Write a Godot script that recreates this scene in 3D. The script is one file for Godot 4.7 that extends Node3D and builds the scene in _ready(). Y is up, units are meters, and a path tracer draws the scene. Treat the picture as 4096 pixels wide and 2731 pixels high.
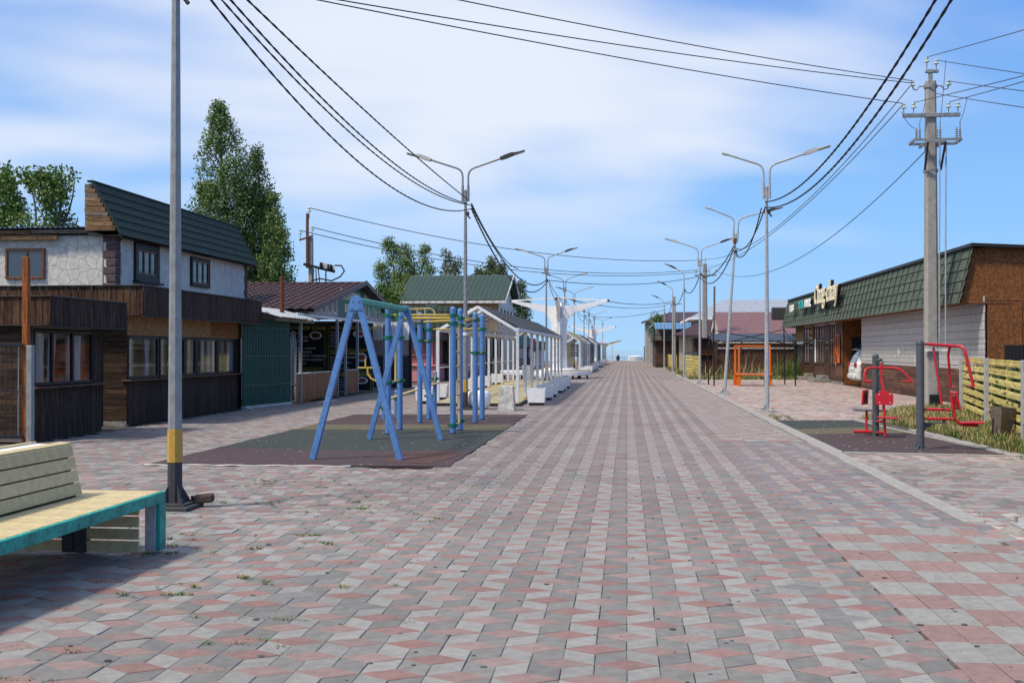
extends Node3D

# ------------------------------------------------------------------ mesh building
class G:
	var v := PackedVector3Array()
	var n := PackedVector3Array()
	func tri(a: Vector3, b: Vector3, c: Vector3, na: Vector3, nb: Vector3, nc: Vector3) -> void:
		if (b - a).cross(c - a).dot(na + nb + nc) > 0.0:
			v.append(a); v.append(c); v.append(b); n.append(na); n.append(nc); n.append(nb)
		else:
			v.append(a); v.append(b); v.append(c); n.append(na); n.append(nb); n.append(nc)
	func flat(a: Vector3, b: Vector3, c: Vector3, out: Vector3) -> void:
		var k := (b - a).cross(c - a).normalized()
		if k.dot(out) < 0.0: k = -k
		tri(a, b, c, k, k, k)
	func quad(a: Vector3, b: Vector3, c: Vector3, d: Vector3, out: Vector3) -> void:
		var k := (c - a).cross(d - b).normalized()
		if k.dot(out) < 0.0: k = -k
		tri(a, b, c, k, k, k); tri(a, c, d, k, k, k)
	func box(ce: Vector3, size: Vector3, bev := 0.0, bs := Basis()) -> void:
		var h := size * 0.5
		var b := minf(bev, minf(h.x, minf(h.y, h.z)) * 0.9)
		if b <= 0.0:
			for k in 3:
				var i := (k + 1) % 3
				var j := (k + 2) % 3
				for s: float in [-1.0, 1.0]:
					var p := []
					for q in [[-1, -1], [1, -1], [1, 1], [-1, 1]]:
						var t := Vector3(); t[k] = s * h[k]; t[i] = q[0] * h[i]; t[j] = q[1] * h[j]
						p.append(ce + bs * t)
					var o := Vector3(); o[k] = s
					quad(p[0], p[1], p[2], p[3], bs * o)
			return
		for k in 3:
			var i := (k + 1) % 3
			var j := (k + 2) % 3
			for s: float in [-1.0, 1.0]:
				var p := []
				for q in [[-1, -1], [1, -1], [1, 1], [-1, 1]]:
					var t := Vector3(); t[k] = s * h[k]; t[i] = q[0] * (h[i] - b); t[j] = q[1] * (h[j] - b)
					p.append(ce + bs * t)
				var o := Vector3(); o[k] = s
				quad(p[0], p[1], p[2], p[3], bs * o)
			for s: float in [-1.0, 1.0]:
				for r: float in [-1.0, 1.0]:
					var a0 := Vector3(); a0[i] = s * h[i]; a0[j] = r * (h[j] - b); a0[k] = h[k] - b
					var a1 := a0; a1[k] = -(h[k] - b)
					var b0 := Vector3(); b0[i] = s * (h[i] - b); b0[j] = r * h[j]; b0[k] = h[k] - b
					var b1 := b0; b1[k] = -(h[k] - b)
					var o := Vector3(); o[i] = s; o[j] = r
					quad(ce + bs * a0, ce + bs * a1, ce + bs * b1, ce + bs * b0, bs * o)
		for x: float in [-1.0, 1.0]:
			for y: float in [-1.0, 1.0]:
				for z: float in [-1.0, 1.0]:
					flat(ce + bs * Vector3(x * h.x, y * (h.y - b), z * (h.z - b)), ce + bs * Vector3(x * (h.x - b), y * h.y, z * (h.z - b)), ce + bs * Vector3(x * (h.x - b), y * (h.y - b), z * h.z), bs * Vector3(x, y, z))
	func span(a: Vector3, b: Vector3, bev := 0.0) -> void:   # box between two corners
		box((a + b) * 0.5, (b - a).abs(), bev)
	func bar(a: Vector3, b: Vector3, w: float, h: float, up := Vector3.UP, bev := 0.0) -> void:
		var z := (b - a).normalized()
		var x := up.cross(z)
		if x.length() < 0.001: x = Vector3.RIGHT.cross(z) if absf(z.x) < 0.9 else Vector3.BACK.cross(z)
		x = x.normalized()
		box((a + b) * 0.5, Vector3(w, h, a.distance_to(b)), bev, Basis(x, z.cross(x), z))
	func cyl(a: Vector3, b: Vector3, r0: float, r1: float, seg := 12, caps := true, smooth := true) -> void:
		var z := (b - a).normalized()
		var x := (Vector3.UP if absf(z.y) < 0.9 else Vector3.RIGHT).cross(z).normalized()
		var y := z.cross(x)
		var tilt := (r0 - r1) / maxf(0.0001, a.distance_to(b))
		for i in seg:
			var t0 := TAU * (i + 0.5) / seg
			var t1 := TAU * (i + 1.5) / seg
			var d0 := x * cos(t0) + y * sin(t0)
			var d1 := x * cos(t1) + y * sin(t1)
			var n0 := (d0 + z * tilt).normalized()
			var n1 := (d1 + z * tilt).normalized()
			if not smooth:
				n0 = (n0 + n1).normalized(); n1 = n0
			tri(a + d0 * r0, a + d1 * r0, b + d1 * r1, n0, n1, n1)
			tri(a + d0 * r0, b + d1 * r1, b + d0 * r1, n0, n1, n0)
			if caps:
				tri(a, a + d0 * r0, a + d1 * r0, -z, -z, -z)
				tri(b, b + d0 * r1, b + d1 * r1, z, z, z)
	func tube(p: Array, r: float, seg := 8, caps := true, r1 := -1.0) -> void:
		if r1 < 0.0: r1 = r
		var rings := []
		var x := Vector3.ZERO
		for i in p.size():
			var t: Vector3 = ((p[mini(i + 1, p.size() - 1)] as Vector3) - (p[maxi(i - 1, 0)] as Vector3)).normalized()
			if x == Vector3.ZERO: x = (Vector3.UP if absf(t.y) < 0.9 else Vector3.RIGHT).cross(t).normalized()
			else: x = (x - t * x.dot(t)).normalized()
			var y := t.cross(x)
			var ring := []
			for k in seg: ring.append(x * cos(TAU * k / seg) + y * sin(TAU * k / seg))
			rings.append(ring)
		for i in p.size() - 1:
			var ra := lerpf(r, r1, float(i) / (p.size() - 1))
			var rb := lerpf(r, r1, float(i + 1) / (p.size() - 1))
			for k in seg:
				var k1 := (k + 1) % seg
				var a: Vector3 = rings[i][k]; var b: Vector3 = rings[i][k1]
				var c: Vector3 = rings[i + 1][k1]; var d: Vector3 = rings[i + 1][k]
				var o: Vector3 = p[i]; var q: Vector3 = p[i + 1]
				tri(o + a * ra, o + b * ra, q + c * rb, a, b, c)
				tri(o + a * ra, q + c * rb, q + d * rb, a, c, d)
		if caps:
			for e in [0, p.size() - 1]:
				var t: Vector3 = ((p[0] as Vector3) - (p[1] as Vector3)).normalized() if e == 0 else ((p[e] as Vector3) - (p[e - 1] as Vector3)).normalized()
				var rr := r if e == 0 else r1
				for k in seg:
					var o: Vector3 = p[e]
					var a: Vector3 = rings[e][k]; var b: Vector3 = rings[e][(k + 1) % seg]
					tri(o, o + a * rr, o + b * rr, t, t, t)
	func lathe(ce: Vector3, pr: Array, seg := 20) -> void:   # profile of Vector2(radius, height), bottom to top on the outside
		for j in pr.size() - 1:
			var p: Vector2 = pr[j]; var q: Vector2 = pr[j + 1]
			var e := (q - p).normalized()
			for i in seg:
				var d0 := Vector3(cos(TAU * i / seg), 0, sin(TAU * i / seg))
				var d1 := Vector3(cos(TAU * (i + 1) / seg), 0, sin(TAU * (i + 1) / seg))
				var n0 := d0 * e.y - Vector3.UP * e.x
				var n1 := d1 * e.y - Vector3.UP * e.x
				var a := ce + d0 * p.x + Vector3.UP * p.y; var b := ce + d1 * p.x + Vector3.UP * p.y
				var c := ce + d1 * q.x + Vector3.UP * q.y; var d := ce + d0 * q.x + Vector3.UP * q.y
				if p.x > 0.0001: tri(a, b, c, n0, n1, n1)
				if q.x > 0.0001: tri(a, c, d, n0, n1, n0)
	func prism(poly: PackedVector2Array, o: Vector3, x: Vector3, y: Vector3, depth: float) -> void:   # polygon in the plane x,y through o, extruded by depth both ways along x cross y
		var z := x.cross(y).normalized() * depth * 0.5
		var idx := Geometry2D.triangulate_polygon(poly)
		var cen := Vector2.ZERO
		for q in poly: cen += q / poly.size()
		for s: float in [-1.0, 1.0]:
			for i in range(0, idx.size(), 3):
				flat(o + x * poly[idx[i]].x + y * poly[idx[i]].y + z * s, o + x * poly[idx[i + 1]].x + y * poly[idx[i + 1]].y + z * s, o + x * poly[idx[i + 2]].x + y * poly[idx[i + 2]].y + z * s, z * s)
		var cw := Geometry2D.is_polygon_clockwise(poly)
		for i in poly.size():
			var p := poly[i]; var q := poly[(i + 1) % poly.size()]
			var e := q - p
			var on := Vector2(e.y, -e.x) * (-1.0 if cw else 1.0)
			quad(o + x * p.x + y * p.y - z, o + x * q.x + y * q.y - z, o + x * q.x + y * q.y + z, o + x * p.x + y * p.y + z, x * on.x + y * on.y)
	func tiles(o: Vector3, u: Vector3, d: Vector3, width: float, length: float, wave: float, amp: float, row: float, step: float) -> void:   # pressed metal tile sheet
		var up := u.cross(d).normalized()
		if up.y < 0.0: up = -up
		var m := int(ceil(width / wave * 6.0))
		var rows := int(ceil(length / row - 0.001))
		for r in rows:
			var s0 := r * row
			var s1 := minf(length, s0 + row)
			for i in m:
				var w0 := width * i / m; var w1 := width * (i + 1) / m
				var h0 := amp * pow(absf(sin(PI * w0 / wave)), 0.8); var h1 := amp * pow(absf(sin(PI * w1 / wave)), 0.8)
				var b0 := h0 * 0.55; var b1 := h1 * 0.55
				quad(o + u * w0 + d * s0 + up * h0, o + u * w1 + d * s0 + up * h1, o + u * w1 + d * (s1 + b1) + up * (h1 + step), o + u * w0 + d * (s1 + b0) + up * (h0 + step), up)
				quad(o + u * w0 + d * (s1 + b0) + up * (h0 + step), o + u * w1 + d * (s1 + b1) + up * (h1 + step), o + u * w1 + d * s1 + up * (h1 - 0.004), o + u * w0 + d * s1 + up * (h0 - 0.004), d)
	func ribs(o: Vector3, u: Vector3, d: Vector3, width: float, length: float, period: float, amp: float, out: Vector3) -> void:   # trapezoid sheet, ribs along d
		var up := u.cross(d).normalized()
		if up.dot(out) < 0.0: up = -up
		var xs := []
		var k := 0
		while k * period < width:
			for q in [[0.0, 0.0], [0.5, 0.0], [0.62, 1.0], [0.88, 1.0]]:
				if (k + q[0]) * period <= width: xs.append([(k + q[0]) * period, q[1] * amp])
			k += 1
		xs.append([width, 0.0])
		for i in xs.size() - 1:
			var a: Vector3 = o + u * xs[i][0] + up * xs[i][1]; var b: Vector3 = o + u * xs[i + 1][0] + up * xs[i + 1][1]
			quad(a, b, b + d * length, a + d * length, up)
	func mesh(off := Vector3.ZERO) -> ArrayMesh:
		var a := []
		a.resize(Mesh.ARRAY_MAX)
		var w := v
		if off != Vector3.ZERO:
			w = PackedVector3Array()
			w.resize(v.size())
			for i in v.size(): w[i] = v[i] - off
		a[Mesh.ARRAY_VERTEX] = w
		a[Mesh.ARRAY_NORMAL] = n
		var m := ArrayMesh.new()
		m.add_surface_from_arrays(Mesh.PRIMITIVE_TRIANGLES, a)
		return m

var rng := RandomNumberGenerator.new()
var T := {}
var M := {}
var taken := {}

func numbered(called: String) -> String:
	if not taken.has(called):
		taken[called] = 0
		return called
	taken[called] += 1
	return "%s_%03d" % [called, taken[called]]

func tag(o: Node, label: String, category := "", group := "", kind := "") -> Node:
	if label: o.set_meta("label", label)
	if category: o.set_meta("category", category)
	if group: o.set_meta("group", group)
	if kind: o.set_meta("kind", kind)
	return o

func thing(called: String, label: String, category: String, at := Vector3.ZERO, group := "") -> Node3D:
	var o := Node3D.new()
	o.name = numbered(called)
	add_child(o, true)
	o.position = at
	tag(o, label, category, group)
	return o

func put(called: String, g: G, m: Material, parent: Node3D = self) -> MeshInstance3D:   # world-space geometry, committed under parent
	var o := MeshInstance3D.new()
	var off := Vector3.ZERO if parent == self else parent.global_position
	o.mesh = g.mesh(off)
	o.material_override = m
	o.name = numbered(called) if parent == self else called
	parent.add_child(o, true)
	return o

func inst(called: String, mesh: Mesh, m: Material, parent: Node3D, at: Vector3, bs := Basis()) -> MeshInstance3D:   # a shared mesh at a world place
	var o := MeshInstance3D.new()
	o.mesh = mesh
	o.material_override = m
	o.name = called
	parent.add_child(o, true)
	o.transform = Transform3D(bs, at - parent.global_position)
	return o

func solo(called: String, g: G, m: Material, label: String, category: String, group := "") -> MeshInstance3D:
	var o := put(called, g, m)
	tag(o, label, category, group)
	return o

func struct(called: String, g: G, m: Material) -> MeshInstance3D:
	var o := put(called, g, m)
	tag(o, "", "", "", "structure")
	return o

func copy(o: Node3D, label: String, at: Vector3, turn := 0.0) -> Node3D:
	var base: String = o.name
	if base.length() > 4 and base[base.length() - 4] == "_" and base.right(3).is_valid_int(): base = base.left(base.length() - 4)
	var c: Node3D = o.duplicate()
	c.name = numbered(base)
	add_child(c, true)
	c.position = at
	c.rotation.y += turn
	c.set_meta("label", label)
	return c

# ------------------------------------------------------------------ textures and materials
func noise_bytes(w: int, h: int, freq: float, oct: int, sd: int, cell := false) -> PackedByteArray:
	var f := FastNoiseLite.new()
	f.noise_type = FastNoiseLite.TYPE_CELLULAR if cell else FastNoiseLite.TYPE_SIMPLEX_SMOOTH
	if cell: f.cellular_return_type = FastNoiseLite.RETURN_CELL_VALUE
	f.seed = sd
	f.frequency = freq
	f.fractal_octaves = oct
	if cell: f.fractal_type = FastNoiseLite.FRACTAL_NONE
	var im := f.get_seamless_image(w, h)
	im.convert(Image.FORMAT_L8)
	return im.get_data()

func grey(w: int, h: int, layers: Array, lo: float, hi: float) -> ImageTexture:   # layers of [freq, octaves, weight, seed, cell]
	var acc := PackedFloat32Array()
	acc.resize(w * h)
	for l in layers:
		var b := noise_bytes(w, h, l[0], l[1], l[3], l.size() > 4)
		var k: float = l[2] / 255.0
		for i in acc.size(): acc[i] += b[i] * k
	var out := PackedByteArray()
	out.resize(w * h)
	for i in acc.size(): out[i] = int(clampf(lerpf(lo, hi, acc[i]), 0.0, 1.0) * 255.0)
	return ImageTexture.create_from_image(Image.create_from_data(w, h, false, Image.FORMAT_L8, out))

func stretched(vertical: bool, sd: int, lo: float, hi: float) -> ImageTexture:   # wood grain
	var f := FastNoiseLite.new()
	f.seed = sd
	f.frequency = 0.05
	f.fractal_octaves = 5
	var im := f.get_seamless_image(512, 24) if vertical else f.get_seamless_image(24, 512)
	im.resize(512, 512, Image.INTERPOLATE_CUBIC)
	im.convert(Image.FORMAT_L8)
	var b := im.get_data()
	var c := noise_bytes(512, 512, 0.012, 3, sd + 9)
	for i in b.size(): b[i] = int(clampf(lerpf(lo, hi, (b[i] * 0.72 + c[i] * 0.28) / 255.0), 0.0, 1.0) * 255.0)
	return ImageTexture.create_from_image(Image.create_from_data(512, 512, false, Image.FORMAT_L8, b))

func flakes(sd: int) -> ImageTexture:   # oriented strand board
	var im := Image.create(512, 512, false, Image.FORMAT_RGB8)
	im.fill(Color(0.62, 0.55, 0.46))
	var r := RandomNumberGenerator.new()
	r.seed = sd
	for k in 2600:
		var p := Vector2(r.randf() * 512, r.randf() * 512)
		var a := r.randf() * PI
		var d := Vector2(cos(a), sin(a))
		var q := Vector2(-d.y, d.x)
		var l := int(r.randf_range(14, 44))
		var w := int(r.randf_range(2, 6))
		var t := r.randf_range(0.55, 1.0)
		var c := Color(t, t * r.randf_range(0.86, 0.96), t * r.randf_range(0.70, 0.86))
		for i in l:
			for j in w:
				var z := p + d * i + q * j
				im.set_pixel(posmod(int(z.x), 512), posmod(int(z.y), 512), c)
	return ImageTexture.create_from_image(im)

func chipped(sd: int) -> ImageTexture:   # old paint: faint patches and small knocked-off flecks
	var a := noise_bytes(512, 512, 0.010, 4, sd)
	var b := noise_bytes(512, 512, 0.055, 4, sd + 1)
	var c := noise_bytes(512, 512, 0.016, 2, sd + 2)
	for i in a.size():
		var v := 0.88 + 0.14 * a[i] / 255.0
		if b[i] * 0.7 + c[i] * 0.3 > 196.0: v *= 0.55
		a[i] = int(clampf(v, 0.0, 1.0) * 255.0)
	return ImageTexture.create_from_image(Image.create_from_data(512, 512, false, Image.FORMAT_L8, a))

func mat(col: Color, rough := 0.7, tex := "", scale := 1.0, bump := 0.0, metal := 0.0, spec := 0.4) -> StandardMaterial3D:   # col is the linear base colour
	var m := StandardMaterial3D.new()
	m.albedo_color = col.linear_to_srgb()
	m.roughness = rough
	m.metallic = metal
	m.metallic_specular = spec
	if tex:
		m.albedo_texture = T[tex]
		m.uv1_triplanar = true
		m.uv1_world_triplanar = true
		m.uv1_scale = Vector3.ONE * scale
		if bump > 0.0:
			m.heightmap_enabled = true
			m.heightmap_texture = T[tex]
			m.heightmap_scale = bump
	return m

func glass(a := 0.22, tint := Color(0.05, 0.06, 0.07)) -> StandardMaterial3D:
	var m := StandardMaterial3D.new()
	m.albedo_color = Color(tint.r, tint.g, tint.b, a)
	m.transparency = BaseMaterial3D.TRANSPARENCY_ALPHA
	m.roughness = 0.04
	m.metallic_specular = 0.45
	return m

func make_materials() -> void:
	T.fine = grey(512, 512, [[0.06, 5, 0.6, 1], [0.010, 4, 0.4, 2]], 0.74, 1.08)
	T.faint = grey(512, 512, [[0.05, 4, 0.5, 41], [0.008, 4, 0.5, 42]], 0.90, 1.05)
	T.paint = chipped(43)
	T.rough = grey(512, 512, [[0.05, 5, 0.5, 3], [0.008, 5, 0.5, 4]], 0.5, 1.2)
	T.speck = grey(512, 512, [[0.25, 2, 0.75, 5], [0.012, 4, 0.25, 6]], 0.62, 1.22)
	T.blotch = grey(512, 512, [[0.006, 5, 0.8, 7], [0.09, 3, 0.2, 8]], 0.62, 1.2)
	T.galv = grey(512, 512, [[0.03, 1, 0.35, 10, true], [0.012, 4, 0.65, 11]], 0.82, 1.10)
	T.vwood = stretched(true, 21, 0.45, 1.3)
	T.hwood = stretched(false, 31, 0.45, 1.3)
	T.osb = flakes(5)
	M.soil = mat(Color(0.125, 0.112, 0.092), 0.95, "rough", 0.7, 1.0)
	M.land = mat(Color(0.17, 0.15, 0.10), 0.95, "rough", 0.12)
	M.paver = mat(Color(1, 1, 1), 0.85, "speck", 1.6, 0.25, 0.0, 0.3)
	M.paver.vertex_color_use_as_albedo = true
	M.galv = mat(Color(0.285, 0.295, 0.30), 0.55, "galv", 0.9, 0.0, 0.25, 0.5)
	M.galv_pale = mat(Color(0.44, 0.45, 0.455), 0.5, "galv", 0.9, 0.0, 0.2, 0.5)
	M.steel_dark = mat(Color(0.055, 0.057, 0.062), 0.7, "fine", 1.5)
	M.band = mat(Color(0.60, 0.36, 0.07), 0.6, "fine", 3.0)
	M.lamp_white = mat(Color(0.50, 0.49, 0.45), 0.4)
	M.lamp_dark = mat(Color(0.05, 0.052, 0.058), 0.5)
	M.lens = mat(Color(0.45, 0.42, 0.36), 0.2)
	M.concrete = mat(Color(0.30, 0.29, 0.265), 0.9, "rough", 0.9, 0.6)
	M.pole = mat(Color(0.40, 0.38, 0.34), 0.9, "fine", 0.6, 0.5)
	M.food_print = mat(Color(0.30, 0.25, 0.20), 0.7, "rough", 7.0)
	M.concrete_pale = mat(Color(0.66, 0.65, 0.615), 0.85, "rough", 1.3, 0.8)
	M.white = mat(Color(0.88, 0.88, 0.88), 0.55, "faint", 1.2)
	M.white_dirty = mat(Color(0.72, 0.71, 0.68), 0.6, "blotch", 0.9)
	M.blue = mat(Color(0.105, 0.245, 0.53), 0.42, "paint", 1.4, 0.0, 0.0, 0.5)
	M.green_clamp = mat(Color(0.012, 0.13, 0.085), 0.45)
	M.teal = mat(Color(0.02, 0.30, 0.19), 0.4, "paint", 2.0)
	M.yellow = mat(Color(0.62, 0.43, 0.085), 0.45, "paint", 3.0)
	M.yellow_pale = mat(Color(0.58, 0.45, 0.20), 0.5, "paint", 3.0)
	M.rust = mat(Color(0.20, 0.068, 0.026), 0.85, "rough", 2.0)
	M.rust_post = mat(Color(0.34, 0.10, 0.02), 0.6, "vwood", 1.4)
	M.bench_teal = mat(Color(0.018, 0.38, 0.31), 0.5, "rough", 0.8)
	M.bench_wood = [mat(Color(0.667, 0.546, 0.299), 0.65, "fine", 2.0), mat(Color(0.627, 0.512, 0.276), 0.65, "fine", 2.0), mat(Color(0.701, 0.581, 0.328), 0.65, "fine", 2.0)]
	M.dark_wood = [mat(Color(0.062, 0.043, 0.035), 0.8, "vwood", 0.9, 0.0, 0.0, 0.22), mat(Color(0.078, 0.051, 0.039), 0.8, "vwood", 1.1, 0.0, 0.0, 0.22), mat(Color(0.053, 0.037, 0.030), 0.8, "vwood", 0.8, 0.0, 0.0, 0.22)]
	M.lit_fascia_wood = [mat(Color(0.105, 0.059, 0.037), 0.8, "vwood", 0.9, 0.0, 0.0, 0.22), mat(Color(0.131, 0.074, 0.045), 0.8, "vwood", 1.1, 0.0, 0.0, 0.22), mat(Color(0.085, 0.048, 0.033), 0.8, "vwood", 0.8, 0.0, 0.0, 0.22)]  # same fascia boards in lighter brown, sun on the camera-facing side painted in
	M.dark_hwood = [mat(Color(0.075, 0.047, 0.032), 0.8, "hwood", 0.9, 0.0, 0.0, 0.22), mat(Color(0.101, 0.058, 0.036), 0.8, "hwood", 0.9, 0.0, 0.0, 0.22), mat(Color(0.057, 0.037, 0.028), 0.8, "hwood", 0.9, 0.0, 0.0, 0.22)]
	M.trim = mat(Color(0.024, 0.019, 0.018), 0.5, "fine", 2.0)
	M.sill_wood = mat(Color(0.13, 0.066, 0.038), 0.7, "hwood", 1.0)
	M.osb = mat(Color(0.62, 0.44, 0.27), 0.85, "osb", 0.6)
	M.osb_dark = mat(Color(0.40, 0.19, 0.075), 0.85, "osb", 0.55)
	M.osb_brown = mat(Color(0.36, 0.17, 0.072), 0.8, "osb", 0.6)
	M.interior = mat(Color(0.16, 0.14, 0.12), 0.9)
	M.curtain = mat(Color(0.80, 0.80, 0.79), 0.9)
	M.curtain.backlight_enabled = true
	M.curtain.backlight = Color(0.3, 0.3, 0.3)
	M.glass = glass(0.16)
	M.pane = mat(Color(0.045, 0.055, 0.065), 0.04, "", 1.0, 0.0, 0.0, 0.8)
	M.plaster = mat(Color(0.74, 0.70, 0.63), 0.9, "fine", 0.8, 0.5)
	M.plaster_grey = mat(Color(0.72, 0.675, 0.605), 0.9, "fine", 0.5, 0.4)
	M.joint = mat(Color(0.42, 0.37, 0.31), 0.9)
	M.quoin = mat(Color(0.145, 0.092, 0.092), 0.85, "rough", 2.0, 0.8)
	M.roof_green = mat(Color(0.036, 0.060, 0.049), 0.7, "fine", 0.8, 0.0, 0.0, 0.28)
	M.roof_green2 = mat(Color(0.060, 0.105, 0.082), 0.5, "fine", 0.8)
	M.roof_shop = mat(Color(0.115, 0.140, 0.115), 0.75, "rough", 0.7, 0.0, 0.0, 0.3)
	M.roof_brown = mat(Color(0.115, 0.062, 0.066), 0.5, "fine", 0.8)
	M.sheet_green = mat(Color(0.010, 0.088, 0.064), 0.42, "fine", 0.6)
	M.sheet_silver = mat(Color(0.44, 0.47, 0.50), 0.4, "galv", 0.6, 0.0, 0.4)
	M.sheet_grey = [mat(Color(0.447, 0.442, 0.431), 0.6, "faint", 0.5), mat(Color(0.416, 0.411, 0.406), 0.6, "faint", 0.5), mat(Color(0.478, 0.474, 0.468), 0.6, "faint", 0.5)]
	M.raw_wood = [mat(Color(0.30, 0.18, 0.085), 0.8, "hwood", 0.9), mat(Color(0.22, 0.125, 0.06), 0.8, "hwood", 0.9), mat(Color(0.36, 0.23, 0.12), 0.8, "hwood", 0.9), mat(Color(0.24, 0.19, 0.15), 0.85, "hwood", 0.9)]
	M.base_plank = [mat(Color(0.115, 0.052, 0.030), 0.6, "hwood", 0.8), mat(Color(0.15, 0.070, 0.040), 0.6, "hwood", 0.8), mat(Color(0.088, 0.042, 0.028), 0.6, "hwood", 0.8), mat(Color(0.19, 0.093, 0.048), 0.65, "hwood", 0.8)]
	M.door_brown = mat(Color(0.085, 0.037, 0.023), 0.5, "vwood", 0.8)
	M.window_brown = mat(Color(0.20, 0.075, 0.030), 0.45, "vwood", 1.2)
	M.red = mat(Color(0.60, 0.018, 0.028), 0.32, "paint", 3.0, 0.0, 0.0, 0.5)
	M.fit_grey = mat(Color(0.085, 0.094, 0.112), 0.48, "paint", 1.5)
	M.black = mat(Color(0.012, 0.012, 0.013), 0.5)
	M.black_cable = mat(Color(0.010, 0.012, 0.018), 0.6)
	M.thin_cable = mat(Color(0.055, 0.060, 0.070), 0.5, "", 1.0, 0.0, 0.3)
	M.green_knob = mat(Color(0.05, 0.11, 0.04), 0.5)
	M.fence_yellow = [mat(Color(0.80, 0.65, 0.20), 0.75, "hwood", 0.8), mat(Color(0.74, 0.60, 0.18), 0.75, "hwood", 0.8), mat(Color(0.84, 0.70, 0.24), 0.75, "hwood", 0.8)]
	M.orange = mat(Color(0.78, 0.165, 0.012), 0.4, "paint", 2.0)
	M.mat_green = mat(Color(0.050, 0.060, 0.055), 0.95, "speck", 1.2, 0.5)
	M.mat_maroon = mat(Color(0.080, 0.055, 0.058), 0.95, "speck", 1.2, 0.5)
	M.mat_olive = mat(Color(0.135, 0.118, 0.070), 0.95, "speck", 1.2, 0.5)
	M.mat_red = mat(Color(0.105, 0.054, 0.048), 0.95, "speck", 1.2, 0.5)
	M.kerb = mat(Color(0.38, 0.368, 0.34), 0.9, "fine", 0.7, 0.2)
	M.pink = mat(Color(0.70, 0.30, 0.30), 0.7, "fine", 1.0)
	M.louvre = mat(Color(0.085, 0.095, 0.098), 0.75, "faint", 1.0)
	M.alu = mat(Color(0.70, 0.72, 0.73), 0.5, "faint", 1.0)
	M.deck = mat(Color(0.50, 0.43, 0.255), 0.8, "fine", 1.0)
	M.insulator = mat(Color(0.46, 0.56, 0.48), 0.15, "", 1.0, 0.0, 0.0, 0.7)
	M.print_dark = mat(Color(0.010, 0.017, 0.020), 0.45)
	M.print_green = mat(Color(0.012, 0.090, 0.066), 0.5)
	M.letter_gold = mat(Color(0.72, 0.62, 0.16), 0.6)
	M.letter_white = mat(Color(0.85, 0.85, 0.83), 0.6)
	M.letter_cream = mat(Color(0.80, 0.74, 0.52), 0.5)
	M.letter_teal = mat(Color(0.05, 0.45, 0.44), 0.5)
	M.food = mat(Color(0.20, 0.075, 0.035), 0.7, "rough", 9.0)
	M.food_red = mat(Color(0.42, 0.10, 0.06), 0.7, "rough", 9.0)
	M.plate = mat(Color(0.42, 0.42, 0.41), 0.6, "rough", 3.0)
	M.panel_brown = [mat(Color(0.360, 0.162, 0.070), 0.6, "vwood", 1.0), mat(Color(0.312, 0.138, 0.060), 0.6, "vwood", 1.0)]
	M.bark = mat(Color(0.16, 0.145, 0.12), 0.95, "rough", 1.5, 1.5)
	M.leaf = mat(Color(1, 1, 1), 0.55, "", 1.0, 0.0, 0.0, 0.35)
	M.leaf.vertex_color_use_as_albedo = true
	M.leaf.backlight_enabled = true
	M.leaf.backlight = Color(0.12, 0.16, 0.04)
	M.grass = mat(Color(1, 1, 1), 0.8)
	M.grass.vertex_color_use_as_albedo = true

# ------------------------------------------------------------------ the scene
func _ready() -> void:
	rng.seed = 7
	var cam := Camera3D.new()
	cam.name = "camera"
	cam.position = Vector3(0, 1.6, 0)
	cam.rotation_degrees = Vector3(0.423, 5.888, 0)
	cam.fov = 34.054
	cam.near = 0.1
	cam.far = 9000.0
	add_child(cam)
	cam.current = true
	var env := Environment.new()
	env.background_mode = Environment.BG_SKY
	env.tonemap_mode = Environment.TONE_MAPPER_LINEAR
	env.tonemap_exposure = 1.1
	env.sdfgi_enabled = true
	env.ssao_enabled = true
	env.ssil_enabled = true
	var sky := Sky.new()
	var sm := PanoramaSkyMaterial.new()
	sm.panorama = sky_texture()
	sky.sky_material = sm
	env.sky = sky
	var we := WorldEnvironment.new()
	we.name = "environment"
	we.environment = env
	add_child(we)
	var sun := DirectionalLight3D.new()
	sun.name = "sun"
	sun.light_energy = 1.15
	sun.light_color = Color(1.0, 0.952, 0.882)
	sun.light_angular_distance = 7.0
	sun.shadow_enabled = true
	add_child(sun)
	sun.look_at_from_position(Vector3(-0.420, 0.829, 0.370) * 50.0, Vector3.ZERO)

	make_materials()
	setting()
	buildings_left()
	buildings_right()
	trees()
	furniture_left()
	promenade_structures()
	furniture_right()
	lamps_and_wires()
	greenery()

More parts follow.
